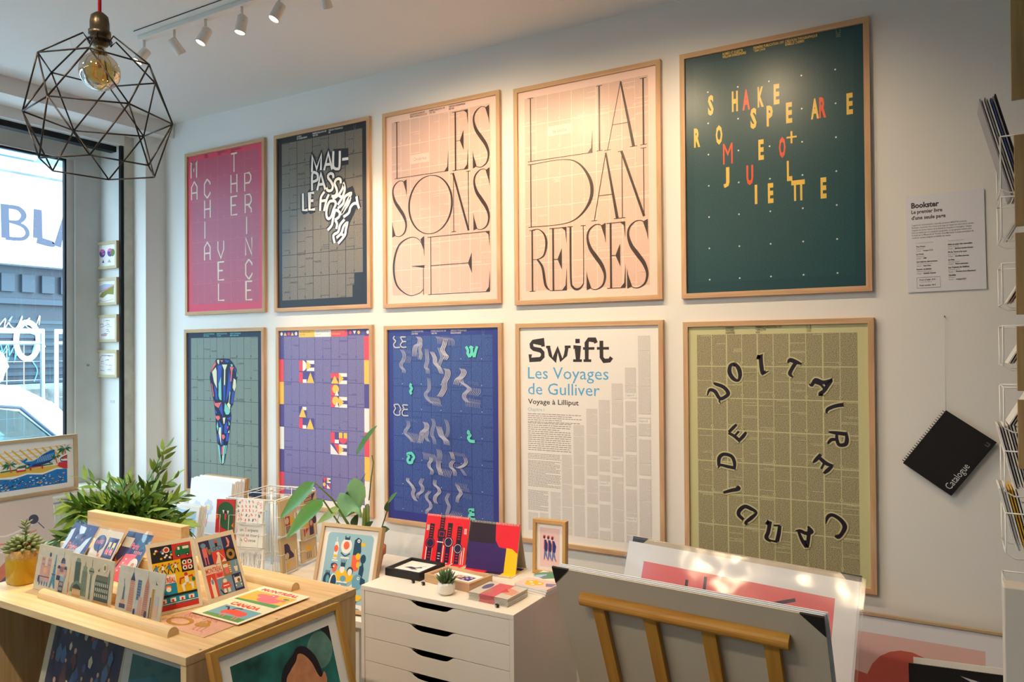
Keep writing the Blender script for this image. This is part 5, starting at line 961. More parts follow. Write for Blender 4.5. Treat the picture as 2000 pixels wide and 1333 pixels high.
def montreal_yellow():
    a = Art(13.5, 21); a.rect(0, 0, 13.5, 21, cream()); K = ink(*K_); R = ink(206, 52, 40); Y = ink(234, 184, 28); B = ink(34, 136, 168); G = ink(34, 112, 70); C = ink(240, 226, 200); r = random.Random(2)
    a.rect(1, 1.2, 7, 6, K); a.rect(7, 1.2, 12.5, 6, R); a.rect(1, 6, 9, 10, Y); a.rect(9, 6, 12.5, 10, K); a.rect(1, 10.2, 7, 12.6, C); a.rect(7, 10, 12.5, 16, Y); a.rect(1, 12.6, 7, 16, B); a.rect(1, 16, 12.5, 18.8, B); a.rect(1, 18.8, 12.5, 20.2, R); a.rect(1, 15.8, 12.5, 16.5, K)
    for k in range(14): a.ell(r.uniform(1.6, 6.6), r.uniform(1.8, 5.4), .35, .35, r.choice([R, Y, C, B]), 8)
    a.ell(5.4, 2.6, .9, .9, C); a.ell(5.4, 2.6, .6, .6, R); a.poly([(7.6, 4.8), (7.8, 3.2), (8.6, 2), (12, 2), (12.1, 4.8)], G); a.rect(8.6, 2.3, 9.2, 3.2, C); a.rect(10, 2.3, 11.8, 3.1, C)
    for x in (8.6, 11.2): a.ell(x, 4.9, .5, .5, K); a.ell(x, 4.9, .22, .22, C)
    for k in range(4):
        x = 2 + 1.8 * k; a.ell(x, 6.9, .28, .32, R); a.rect(x - .35, 7.2, x + .35, 8.4, C if k % 2 else B); a.stroke([(x - .2, 8.4), (x - .6, 9.8)], .28, K, 0); a.stroke([(x + .2, 8.4), (x + .8, 9.7)], .28, K, 0); a.stroke([(x - .3, 7.4), (x - .9, 8.2)], .2, K, 0); a.stroke([(x + .3, 7.4), (x + .9, 7.0)], .2, K, 0)
    for dx, dy in ((0, 0), (1.5, 0), (0, 1.6), (1.5, 1.6)): a.ell(9.95 + dx, 7.2 + dy, .68, .7, C); a.ell(9.95 + dx, 7.2 + dy, .3, .36, K)
    a.rect(10.5, 6.4, 10.9, 9.6, R); a.rect(9.3, 7.8, 12.2, 8.2, R); a.tbox('MONTRÉAL', 1.3, 10.5, 6.8, 12.4, R, .02)
    a.ell(9.9, 10.8, .5, .55, R); a.rect(9.4, 11.3, 10.5, 13.2, C); a.stroke([(9.4, 11.6), (8.2, 11.8), (7.9, 13.4)], .4, R, 0); a.stroke([(10.5, 11.6), (11.6, 11.4), (11.8, 12.2)], .4, R, 0); a.ell(11.9, 12.6, .5, .6, G); a.stroke([(9.6, 13.4), (8.6, 13.8), (8.9, 15.6)], .6, C, 0); a.stroke([(10.4, 13.4), (11.4, 13.7), (11.4, 15.4)], .6, C, 0)
    a.ell(4.6, 13.6, .8, .5, ink(226, 120, 50)); a.ell(4.6, 14.3, .7, .7, C)
    for k in range(4): a.rect(2 + 2.6 * k, 16.9, 3.6 + 2.6 * k, 18, C); a.ell(2.8 + 2.6 * k, 17.6, .3, .4, R)
    a.rect(1, 18.3, 12.5, 18.5, C); return a
def montreal_red():
    a = Art(13.8, 20); a.rect(0, 0, 13.8, 20, cream()); K = ink(*K_); R = ink(222, 74, 58); N = ink(58, 50, 92); S = ink(118, 150, 172); T = ink(168, 128, 66); C = ink(240, 222, 192); P = ink(232, 116, 116)
    a.rect(1, 1.4, 4.6, 9, N); a.rect(4.6, 1.4, 9, 5.2, S); a.rect(9, 1.4, 12.8, 5.2, N); a.rect(4.6, 5.2, 9, 9.2, R); a.rect(9, 5.2, 12.8, 9.2, ink(50, 46, 44)); a.rect(7, 9.2, 10, 13.4, T); a.rect(10, 9.2, 12.8, 13.4, S); a.rect(1, 11.6, 4, 18.6, R); a.rect(4, 11.6, 7, 13.4, P); a.rect(4, 13.4, 9.4, 18.6, S); a.rect(9.4, 13.4, 12.8, 18.6, N)
    a.tbox('MONTRÉAL', 1.2, 9.4, 6.8, 11.4, R, .02)
    a.ell(2.4, 2.8, .9, .8, S); a.rect(1.7, 3.6, 3.2, 6.4, P); a.stroke([(2, 6.4), (2, 8.7)], .35, P, 0); a.stroke([(2.9, 6.4), (2.9, 8.7)], .35, P, 0); a.stroke([(3.4, 3.4), (3.8, 5.6), (4.2, 5.2), (4.2, 4.2)], .5, T)
    a.ell(6.8, 2.4, .5, .5, R); a.rect(6.4, 2.8, 7.2, 4, K)
    for x in (5.9, 7.8): a.stroke([(x + .55 * math.cos(q * .7), 4.5 + .55 * math.sin(q * .7)) for q in range(10)], .12, K, 0)
    a.poly([(10.6, 1.8), (11.2, 2.0), (11.6, 3.4), (11, 4.8), (9.8, 4.9), (10.8, 4)], ink(236, 150, 130)); a.poly([(5.2, 9), (6.4, 6.8), (6.2, 5.8), (7, 5.6), (7.2, 7), (7, 9.2)], C); a.stroke([(7, 5.8), (8.6, 8.2)], .15, C, 0); a.poly([(7.2, 8.9), (8.4, 7.8), (9, 8.9)], C)
    a.ell(10.9, 7.2, 1.5, 1.6, T); a.ell(10.9, 7.2, .65, .7, K); a.rect(7.3, 9.8, 9, 10.8, C); a.rect(7.5, 10.8, 8.9, 12.4, P); a.ell(8.2, 12.3, .7, .6, P)
    for k in range(4): a.rect(9.1, 10.5 + .6 * k, 9.8, 10.8 + .6 * k, C)
    a.poly([(10.8, 11.2), (12.2, 11.2), (11.9, 12.8), (11.1, 12.8)], C); a.stroke([(11.6, 11), (11.9, 9.8)], .15, C, 0); a.poly([(4.4, 12), (6.6, 12), (6.2, 13), (4.8, 13)], R); a.stroke([(4.2, 13.4), (6.8, 13.4)], .3, C, 0)
    a.poly([(1.9, 18.6), (1.9, 14), (2.5, 12.4), (3.2, 14), (3.2, 18.6)], C); a.ell(2.55, 14, .4, .8, S); a.ell(6.7, 14.7, .7, .7, C); a.poly([(5, 16.6), (5.6, 15.2), (7.8, 15.2), (8.6, 16.6), (7.6, 16.9), (5.8, 16.9)], R); a.rect(5.8, 15.9, 7.8, 16.2, C); a.rect(5.6, 16.9, 6.5, 18.2, C); a.rect(7, 16.9, 7.9, 18.2, C); a.stroke([(4.6, 16.8), (5.4, 18.3), (6.6, 18.3)], .3, K, 0)
    a.rect(9.8, 13.9, 12.4, 17.9, S); a.rect(10, 14.6, 12.2, 16.2, C); a.ell(11.4, 15.6, .5, .6, ink(120, 80, 60)); a.rect(10.2, 13.9, 12, 14.4, K)
    for x in (10.1, 12): a.ell(x, 17, .25, .25, C)
    return a
def flat_ny():
    a = Art(21, 11.6); P = ink(232, 176, 150); a.rect(0, 0, 21, 11.6, P); R = ink(206, 110, 100); G = mat('glitter_gold', (206, 150, 52), .3, .6, metal=.3, noise=.5, nscale=900); a.text('New York', 2, 4, 3.4, R, .9, .0, -4)
    a.stroke([(5 + 4 * math.cos(q * .35) , 7.2 + 2.3 * math.sin(q * .35)) for q in range(19)], 1.2, G, 2); a.ell(13, 6, 2.6, 1.6, G); a.stroke([(10.5, 5), (12, 3.4), (14, 4.4)], .8, G)
    for x in (13.4, 15, 16.6): a.stroke([(x - 1, 6.6), (x, 9.4), (x + 1, 9.4)], .35, R, 0)
    return a
def flat_canada():
    a = Art(20.7, 13); a.rect(0, 0, 20.7, 13, ink(240, 228, 196)); R = ink(222, 78, 66); a.tbox('CANADA', 4.2, .9, 16.4, 3.2, R, .06); a.rect(4.0, 3.8, 19.6, 12.2, ink(116, 168, 186)); a.poly([(4.0, 10.6), (19.6, 9.4), (19.6, 12.2), (4.0, 12.2)], ink(92, 148, 84)); M = ink(228, 88, 72); D = ink(70, 54, 70)
    a.poly([(8.2, 6.4), (10, 5.4), (15.6, 5.8), (17, 7), (16.6, 9), (10, 8.8), (8.8, 9.4), (7.2, 8.4)], M)
    for x in (9.6, 11, 15, 16.2): a.stroke([(x, 8.6), (x + .4, 11.2)], .5, ink(232, 120, 120), 0)
    a.stroke([(8.4, 6.6), (6.8, 5.2), (5.2, 5)], .6, D); a.stroke([(9.4, 6), (9.8, 4.6), (11.6, 4.2)], .6, D); a.ell(6.2, 5, .8, .4, D); a.ell(11.2, 4.3, .8, .4, D); return a
def flat_montreal():
    a = Art(20.5, 13.4); a.rect(0, 0, 20.5, 13.4, ink(242, 232, 204)); R = ink(214, 90, 78); a.tbox('MONTRÉAL', 2.2, .8, 18, 3.2, R, .06); a.rect(1.6, 3.8, 19.2, 12.6, ink(242, 184, 78)); a.poly([(1.6, 11.4), (19.2, 10.2), (19.2, 12.6), (1.6, 12.6)], ink(92, 156, 96)); P = ink(224, 118, 132)
    a.ell(7.6, 6.4, 2.6, 1.3, P); a.ell(12, 8.6, 4.4, 2.2, P); a.ell(11, 5.6, 1.6, 1.5, P); a.poly([(13, 7), (17.6, 6.4), (17.8, 7.4), (13.6, 8.6)], P); a.ell(10.6, 5.2, .3, .3, WHITE); a.ell(16.4, 5.6, 1.2, .6, ink(90, 150, 96)); return a

def table_cards():
    T = TZ + .0008
    SL = 'sleeved postcards in rows on the display table'
    card('postcard', 'sleeved postcard of pink domes and a blue iron tower, left end of front row', 'postcard', lean_mx((-2.540, 1.312, T), (-2.357, 1.318, T), 10), skyline_paris(), .175, .138, .0025, SL, cream(), .012)
    card('postcard', 'sleeved postcard of a grey green skyline with a sun, middle of the front row', 'postcard', lean_mx((-2.352, 1.318, T), (-2.134, 1.320, T), 7), skyline_green(), .215, .134, .0025, SL, cream(), .010)
    card('postcard', 'sleeved postcard of pink and blue skyscrapers, right end of the front row', 'postcard', lean_mx((-2.112, 1.318, T), (-1.900, 1.318, T), 9), skyline_pink(), .21, .130, .0025, SL, cream(), .012)
    card('postcard', 'sleeved navy postcard with orange Paris lettering and pale clouds, leftmost of the back row', 'postcard', lean_mx((-2.690, 1.441, T), (-2.545, 1.439, T), 33), paris_navy(), .145, .176, .0025, SL, cream(), .010)
    card('postcard', 'sleeved beige postcard with a dark PARIS speech bubble, middle of the back row', 'postcard', lean_mx((-2.520, 1.441, T), (-2.382, 1.439, T), 29), paris_bubble(), .138, .170, .0025, SL, cream(), .010)
    card('postcard', 'sleeved postcard of dark cells with a red diagonal, right end of the back row', 'postcard', lean_mx((-2.402, 1.450, T), (-2.262, 1.447, T), 34), paris_cells(), .14, .178, .0025, SL, cream(), .010)
    card('postcard', 'yellow and black illustrated postcard leaning beside the similar red Montréal one', 'postcard', lean_mx((-1.957, 1.340, T), (-1.919, 1.468, T), 23), montreal_yellow(), .135, .205, .003, 'Montréal postcards leaning on the table', cream())
    card('postcard', 'postcard of red and navy picture cells with MONTRÉAL lettering, leaning behind the CANADA card', 'postcard', lean_mx((-1.908, 1.484, T), (-1.902, 1.620, T), 23), montreal_red(), .138, .20, .003, 'Montréal postcards leaning on the table', cream())
    def flat(A, B, art, w, h, name, z, sl=0):
        A = V3(A); B = V3(B); x = (B - A).normalized(); y = V3((0, 0, 1)).cross(x)
        return card('postcard', name, 'postcard', frame_mx(((A + B) / 2).to_tuple()[:2] + (z,), x, y), art, w, h, .0012, 'postcards lying flat on the table', cream(), sl)
    flat((-1.915, 1.308, 0), (-1.700, 1.306, 0), flat_ny(), .21, .116, 'sleeved pink New York card with a gold glitter ring, lying flat at the table corner', TZ + .0006, .006)
    flat((-1.893, 1.408, 0), (-1.689, 1.404, 0), flat_canada(), .205, .130, 'flat CANADA card with a red moose on blue, lying between two other flat cards', TZ + .0052)
    flat((-1.893, 1.5375, 0), (-1.686, 1.5335, 0), flat_montreal(), .205, .134, 'flat MONTRÉAL card with a pink squirrel on orange, lying nearest the back strip', TZ + .0052)
table_cards()

def succulent():
    t = thing('potted_succulent', 'pale green succulent in a mustard yellow pot at the left end of the display table', 'potted plant', (-2.635, 1.335, TZ))
    g = mat('mustard_glaze', (192, 152, 22), .25, .5, noise=.1, nscale=30); sp = mat('speckled_stoneware', (186, 148, 84), .5, .3, noise=.4, nscale=300)
    m = MB(); R_ = lambda z: .049 + z * .02
    def sq(r): return [(r * (abs(math.cos(a)) ** .55) * (1 if math.cos(a) > 0 else -1), r * (abs(math.sin(a)) ** .55) * (1 if math.sin(a) > 0 else -1)) for a in [2 * math.pi * k / 32 for k in range(32)]]
    def shell(zs, mt):
        vs = []; fs = []
        for z, r in zs: vs += [(x, y, z) for x, y in sq(r)]
        for i in range(len(zs) - 1):
            for k in range(32): fs.append((i * 32 + k, i * 32 + (k + 1) % 32, (i + 1) * 32 + (k + 1) % 32, (i + 1) * 32 + k))
        m.add(vs, fs, mt, True)
    shell([(0, .0), (0, .041), (.006, .045), (.083, .047)], g); shell([(.083, .047), (.112, .0475), (.113, .044), (.098, .043), (.098, 0)], sp); m.obj('pot', t)
    r = random.Random(6); lf = mat('succulent_green', (128, 142, 94), .45, .35, noise=.2, nscale=40); f = MB()
    for k in range(46):
        a = k * 2.4; e = .12 + .62 * (k / 46); d = V3((math.cos(a) * math.cos(e), math.sin(a) * math.cos(e), math.sin(e))); rad = .046 * (1 - k / 60)
        c = V3((math.cos(a) * rad * .75, math.sin(a) * rad * .75, .108 + .026 * k / 46))
        n = 6; f.tube([c, c + d * .012, c + d * .026, c + d * .036], .006, lf, 7, radii=[.003, .0068, .006, .0012])
    f.tube([(0.004, 0, .12), (0.006, .002, .16), (0.010, 0, .188)], .0035, lf, 7)
    for k in range(14):
        a = k * 2.4; z = .150 + .0034 * k; d = V3((math.cos(a), math.sin(a), .35 + .04 * k)).normalized(); c = V3((.008, 0, z)); L_ = .026 if k > 6 else .020
        f.tube([c, c + d * L_ * .5, c + d * L_], .003, lf, 6, radii=[.0015, .0034, .0006])
    f.obj('succulent_leaves', t)
    b = MB()
    for k in range(7): b.ball((.030 + r.uniform(-.008, .012), -.005 + r.uniform(-.012, .012), .128 + r.uniform(-.006, .008)), .004, mat('red_brown_bud', (140, 72, 40), .6), n=8)
    b.obj('dry_flower_buds', t)
succulent()

def prints_below():
    r = random.Random(12); a = Art(43, 52); a.rect(0, 0, 43, 52, ink(196, 178, 146)); a.rect(3, 3, 40, 49, ink(38, 34, 62)); cs = [(52, 78, 122), (150, 66, 38), (28, 26, 44), (196, 184, 150), (92, 52, 54), (66, 98, 134)]
    for k in range(90):
        x, y = r.uniform(4, 38), r.uniform(4, 46); s_ = r.uniform(.9, 2.6); c = ink(*r.choice(cs))
        a.poly([(x - s_ * .5, y + s_), (x - s_ * .7, y - s_ * .2), (x, y - s_ * 1.2), (x + s_ * .7, y - s_ * .1), (x + s_ * .3, y + s_ * 1.2)], c)
        if r.random() < .3: a.ell(x, y - s_ * 1.3, s_ * .3, s_ * .36, ink(206, 150, 120), 8)
    card('art_print', 'dark busy print of a crowd in a clear sleeve, leaning under the display table', 'print', lean_mx((-2.480, 1.245, .275), (-2.065, 1.248, .275), 13), a, .41, .50, .004, 'sleeved prints under the display table', None, .008)
    a = Art(40, 50); a.rect(0, 0, 40, 50, ink(206, 200, 188)); a.rect(3.4, 4.4, 36, 46, ink(40, 96, 92)); a.poly([(3.4, 12), (14, 9), (36, 15), (36, 26), (14, 20), (3.4, 22)], ink(44, 112, 122)); a.ell(20, 32, 9, 7, ink(60, 140, 136))
    card('art_print', 'teal print with a wide pale margin in a clear sleeve, leaning under the table corner', 'print', lean_mx((-2.058, 1.240, .275), (-1.672, 1.240, .275), 11), a, .385, .465, .004, 'sleeved prints under the display table', None, .008)
    # framed portrait leaning on the end of the table
    w, h = 44.0, 58.0; a = Art(w, h); a.rect(1, 1, w - 1, h - 1, mat('mount_board', (236, 234, 230), .7)); T = mat('watercolour_teal', (34, 104, 100), .6, noise=.75, nscale=9)
    a.rect(5.2, 5.2, w - 5.2, h - 5.4, T); K = ink(36, 30, 40); S = mat('painted_skin', (204, 140, 100), .6, noise=.18, nscale=30)
    a.ell(34, 10.6, 4.6, 5.0, mat('watercolour_mist', (98, 142, 132), .6, noise=.35, nscale=14)); a.poly([(35.4, 5.2), (38.8, 5.2), (38.8, 10.2), (37.2, 7.2)], K)
    a.spoly([(19, 24), (19.2, 15), (20.5, 11.6), (23, 9.6), (24.6, 8.8), (26.4, 7.4), (29, 8), (31.4, 10.6), (32.8, 14), (33.4, 20), (32, 30), (20, 30)], K)
    a.spoly([(20.4, 22), (20.9, 14.8), (23, 12.4), (25.2, 10.8), (26.4, 9.2), (28.4, 10.2), (30.4, 13), (31.6, 16.4), (32.6, 17.6), (34, 16.6), (34.4, 19), (33, 22), (32, 30), (29.5, 36), (26, 39), (22.4, 36), (20.4, 30)], S)
    a.stroke([(21.6, 20.6), (23.6, 19.6), (25.2, 20.4)], .8, K); a.stroke([(28, 20.4), (29.8, 19.6), (31.4, 20.6)], .8, K); a.ell(23.4, 22.2, 1.2, .6, WHITE); a.ell(29.8, 22.2, 1.2, .6, WHITE); a.ell(23.4, 22.2, .5, .5, K); a.ell(29.8, 22.2, .5, .5, K); a.stroke([(26.8, 22), (26.2, 27.4), (27.8, 28)], .5, ink(160, 96, 66)); a.stroke([(24.4, 31.6), (26.8, 32.2), (29, 31.4)], .8, ink(160, 70, 60)); a.poly([(22, 38), (30, 38), (34, 44), (36, h - 5.4), (14, h - 5.4), (17, 44)], K)
    t = framed('framed_print', 'honey wood framed portrait print on teal, leaning against the end of the display table', 'framed print', lean_mx((-1.445, 1.236, .245), (-1.428, 1.672, .245), 17), a, w / 100, h / 100, .020, .022, lambda ax: wood('honey_wood', (206, 160, 84), (180, 130, 60), ax), None, .008)
    s = MB().box(-1.62, 1.16, 0, -1.36, 1.74, .245, WHITE); tag(s.obj('plinth', bevel=.003), 'low white plinth under the framed portrait at the table end, below the photo edge', 'plinth')
prints_below()

# ------------------------------------------------------------------ bench behind the table: card rack, prints, plants, framed animals
BZ = 0.50
def bench():
    t = thing('bench', 'low white painted bench along the poster wall between window and drawer cabinet', 'bench', (-2.9, 2.64, 0)); wp = mat('worn_white_paint', (226, 218, 206), .6, .25, noise=.08, nscale=10)
    MB().box(-.95, -.41, BZ - .026, .93, .40, BZ, wp).obj('bench_top', t, bevel=.002)
    for x in (-.88, .86):
        for y in (-.36, .34): MB().box(x - .025, y - .025, 0, x + .025, y + .025, BZ - .026, wp).obj('leg', t)
    MB().box(-.9, -.37, BZ - .09, .88, -.35, BZ - .026, wp).obj('apron', t)
bench()

def card_rack():
    u = V3((math.cos(math.radians(12)), math.sin(math.radians(12)), 0)); v = V3((-u.y, u.x, 0)); C1 = V3((-2.712, 2.468, BZ)); wu, wv, hz = .275, .33, .357
    o = C1 - u * wu / 2 + v * wv / 2; mx = frame_mx(o, u, v)      # local: x along the front face, y towards the wall, z up
    t = thing('card_rack', 'white wire postcard rack full of cards standing on the bench behind the table', 'card rack', mx)
    X, Y = wu / 2, wv / 2; c = [(-X, -Y), (X, -Y), (X, Y), (-X, Y)]; m = MB()
    for z in (.012, hz): m.tube([(x, y, z) for x, y in c], .003, WIRE, 6, closed=True)
    for z in (hz - .012,): m.tube([(x, y, z) for x, y in c], .0016, WIRE, 5, closed=True)
    for x, y in c: m.tube([(x, y, .012), (x, y, hz)], .0026, WIRE, 6)
    for k in (-.5, 0, .5):
        m.tube([(k * wu, -Y, hz), (k * wu, Y, hz)], .0018, WIRE, 5); m.tube([(-X, k * wv, hz - .004), (X, k * wv, hz - .004)], .0018, WIRE, 5)
        for s in (-1, 1):
            m.tube([(k * wu * .9, s * Y, .012), (k * wu * .9, s * Y, hz)], .0016, WIRE, 5); m.tube([(s * X, k * wv * .9, .012), (s * X, k * wv * .9, hz)], .0016, WIRE, 5)
    m.obj('wire_frame', t)
    p = MB(); p.tube([(0, 0, 0), (0, 0, hz + .01)], .006, WIRE, 8); p.obj('pole', t); MB().tube([(0, 0, .0), (0, 0, .008)], .13, WIRE, 28).obj('base', t); MB().ball((0, 0, hz + .014), .009, mat('cream_knob', (236, 222, 196), .4), n=10).obj('knob', t)
    # clear acrylic partitions inside
    MB().box(-X + .02, -.002, .02, X - .02, .002, hz - .02, clear('clear_acrylic', (240, 244, 244), .06, .05)).obj('divider', t)
    def pocket(w, h):
        q = MB(); x = w / 2 + .004
        for s in (-1, 1): q.tube([(s * x, h * .55, -.012), (s * x, h * .55, .016), (s * (x - .028), h * .55, .016), (s * (x - .028), -.003, .016), (s * (x - .028), -.003, -.012)], .0014, WIRE, 5)
        q.tube([(-x, -.003, -.012), (-x + .02, -.003, .016), (x - .02, -.003, .016), (x, -.003, -.012)], .0014, WIRE, 5)
        return q
    def stack(local, art, w, h, n, lab, core, grp):
        M = mx @ local; blab = 'card edge behind the ' + lab.split(',')[0].split(' in the wire')[0].split(' low at')[0].split(' at the')[0].split(' behind the')[0].split(' reading')[0]
        pocket(w, h).obj('pocket', t, local)
        for k in range(n):
            if k == 0: card('greeting_card', lab, 'card', M @ Matrix.Translation((0, .001, .0098)), art, w, h, .0022, grp, core)
            else:
                b = MB().box(-w / 2, 0, 0, w / 2, h, .0022, core).obj('greeting_card'); b.matrix_world = M @ Matrix.Translation((.0006 * k, .001, .0098 - k * .0032)); tag(b, blab, 'card', grp)
    kr = mat('kraft_card', (206, 182, 140), .7); wt = mat('white_card', (236, 234, 228), .6)
    # front face
    def A0():
        a = Art(14.2, 11); a.rect(0, 0, 14.2, 11, WHITE); r = random.Random(5); cs = [ink(232, 96, 88), ink(44, 48, 84), ink(240, 150, 140)]
        for k in range(34):
            x, y = 1 + (k % 7) * 1.95 + r.uniform(-.3, .3), 1 + (k // 7) * 2.1 + r.uniform(-.3, .3); a.text(r.choice('ASPQXRKB'), x - .5, y + .7, 1.9, r.choice(cs), .8, .02, r.uniform(-40, 40))
        return a
    def A1():
        a = Art(14.2, 11); a.rect(0, 0, 14.2, 11, WHITE); K = ink(64, 62, 66); R = ink(236, 96, 92)
        a.text('un', 1.2, 3.6, 2.2, K); a.text('S', 4.0, 3.6, 2.6, R); a.text('erpent', 5.6, 3.6, 2.2, K); a.text('qui se mord', 1.4, 6.0, 2.2, K); a.text('la', 1.6, 8.4, 2.2, K); a.text('Q', 3.7, 8.4, 2.7, R); a.text('ueue', 6, 8.4, 2.2, K); return a
    def A2():
        a = Art(14.2, 11); a.rect(0, 0, 14.2, 11, WHITE); r = random.Random(6); c = [ink(150, 150, 156), ink(200, 204, 210)]
        for k in range(40): x = 1 + .31 * k; a.stroke([(x, r.uniform(1.4, 3)), (x + r.uniform(-.6, .6), 6), (x + r.uniform(-.8, .8), r.uniform(8, 10))], .16, r.choice(c))
        return a
    F = lambda x, z, ang=0: frame_mx((x, -Y - .016, z), (math.cos(ang), math.sin(ang), 0), (0, .10, 1))
    stack(F(.016, .250), A0(), .142, .105, 4, 'white card scattered with red and navy letters, top of the wire rack front', wt, 'cards in the front pockets of the wire rack')
    stack(F(.016, .138), A1(), .142, .105, 4, 'white card reading un Serpent qui se mord la Queue in the wire rack', wt, 'cards in the front pockets of the wire rack')
    stack(F(.016, .026), A2(), .142, .105, 4, 'white card of fine grey scribbled lines, lowest in the wire rack front', wt, 'cards in the front pockets of the wire rack')
    # corner pocket, turned to the left
    def M0():
        a = Art(9.4, 15.5); a.rect(0, 0, 9.4, 15.5, ink(206, 56, 66)); G = ink(52, 96, 70); a.ell(4.9, 5.4, 4.2, 4.4, G); a.poly([(.8, 6), (9.1, 6), (9.2, 15.5), (3, 13)], G); a.poly([(0, 6.4), (1.4, 8), (0, 9.6)], ink(232, 126, 60)); a.poly([(9.4, 13), (8.2, 12), (9.4, 10.5)], ink(232, 126, 60))
        a.poly([(3.2, 5), (4.2, 5), (4, 6.8)], WHITE); a.poly([(5.6, 5.2), (6.6, 5.2), (6.2, 7)], WHITE); a.rect(4.3, 5.2, 5.3, 7.4, ink(60, 40, 80)); a.poly([(4.4, 6.6), (5.4, 6.6), (5.2, 9.6), (4.6, 9.4)], ink(226, 60, 96)); return a
    def M1():
        a = Art(9.4, 13); a.rect(0, 0, 9.4, 13, ink(228, 128, 64)); a.ell(6, 5, .3, .3, ink(60, 40, 40)); a.ell(7.6, 5.2, .3, .3, ink(60, 40, 40)); return a
    L = lambda z, h: frame_mx((-X + .012, -Y - .018, z), (math.cos(.12), math.sin(.12), 0), (-.10, .10, 1))
    stack(L(.195, .155), M0(), .094, .155, 3, 'red card with a green fanged serpent at the left corner of the wire rack', mat('brown_card', (150, 112, 80), .7), 'cards in the left pockets of the wire rack')
    stack(L(.055, .13), M1(), .094, .13, 3, 'orange card with two tiny eyes low at the left of the wire rack', mat('orange_card', (222, 124, 64), .7), 'cards in the left pockets of the wire rack')
    # right hand face
    N, Yl, Cr = ink(62, 34, 78), ink(228, 176, 34), ink(166, 40, 76)
    def B0():
        a = Art(13, 16); a.rect(0, 0, 13, 16, kr)
        for x in (3, 5.4):
            for y in (3.4, 6): a.rect(x, y, x + 1.2, y + 1.2, Yl)
        a.rect(2.4, 8, 7, 12.2, Cr); a.ell(4.7, 10, 1.5, 1.6, kr); a.poly([(7, 8), (10.4, 11), (10.4, 12.6), (7, 12.2)], Yl)
        for k in range(5): a.rect(3.6, 12.6 + .62 * k, 7, 12.95 + .62 * k, N); a.rect(2.4, 12.6 + .62 * k, 3.1, 12.95 + .62 * k, N)
        return a
    def B1():
        a = Art(13, 16); a.rect(0, 0, 13, 16, kr); a.poly([(2.6, 3), (5, 3), (6.6, 4.4), (7.2, 6.6), (9.6, 9), (9.6, 10.4), (2.6, 10.4)], N); a.ell(4.4, 8.8, 1.4, 1.6, kr); a.ell(2.6, 10.4, 4.2, 4.4, Yl, a0=0, a1=90); return a
    def B2(k):
        a = Art(13, 11); a.rect(0, 0, 13, 11, kr)
        if k == 0:
            for q in range(5): a.rect(2, 1.2 + .8 * q, 8.6, 1.6 + .8 * q, N if q % 2 else ink(196, 96, 80))
            a.poly([(8.6, 1), (12, .6), (8.6, 5)], N); a.rect(3, 5.4, 6.6, 9.6, Cr); a.ell(4.8, 7.4, 1.4, 1.5, kr); a.ell(8.6, 5.4, 2.2, 2.2, Yl, a0=0, a1=180)
        elif k == 1:
            a.poly([(1.6, 5.4), (4, 2.6), (6.4, 5.4)], Yl); a.poly([(1.6, 6), (6, 6), (1.8, 10)], ink(196, 44, 56)); a.rect(6.4, 2, 10, 6, Cr); a.ell(8.2, 4, 1.2, 1.3, kr); a.rect(6.4, 6, 10, 10, N); a.ell(11.2, 3, 1.6, 2, N)
        else:
            a.poly([(3, 6), (6, 2), (9, 6)], Yl)
            for q in range(4): a.rect(3 + 1.4 * q, 6.4, 3.5 + 1.4 * q, 10, N)
        return a
    R_ = lambda y, z: frame_mx((X + .016, y, z), (0, 1, 0), (-.08, 0, 1))
    g2 = 'kraft cards on the right side of the wire rack'
    stack(R_(-.088, .190), B0(), .13, .16, 5, 'kraft card with a plum square, yellow squares and stripes, top right of the wire rack', kr, g2)
    stack(R_(-.082, .012), B1(), .13, .16, 5, 'kraft card with a dark plum bell shape, lower right of the wire rack', kr, g2)
    for k in range(3): stack(R_(.078, .242 - .112 * k), B2(k), .13, .106, 4, ['kraft card with red and plum stripes at the far top of the wire rack', 'kraft card with plum blocks and a red triangle at the rack far side', 'kraft card with a yellow arrow over plum bars behind the framed animals'][k], kr, g2)
card_rack()

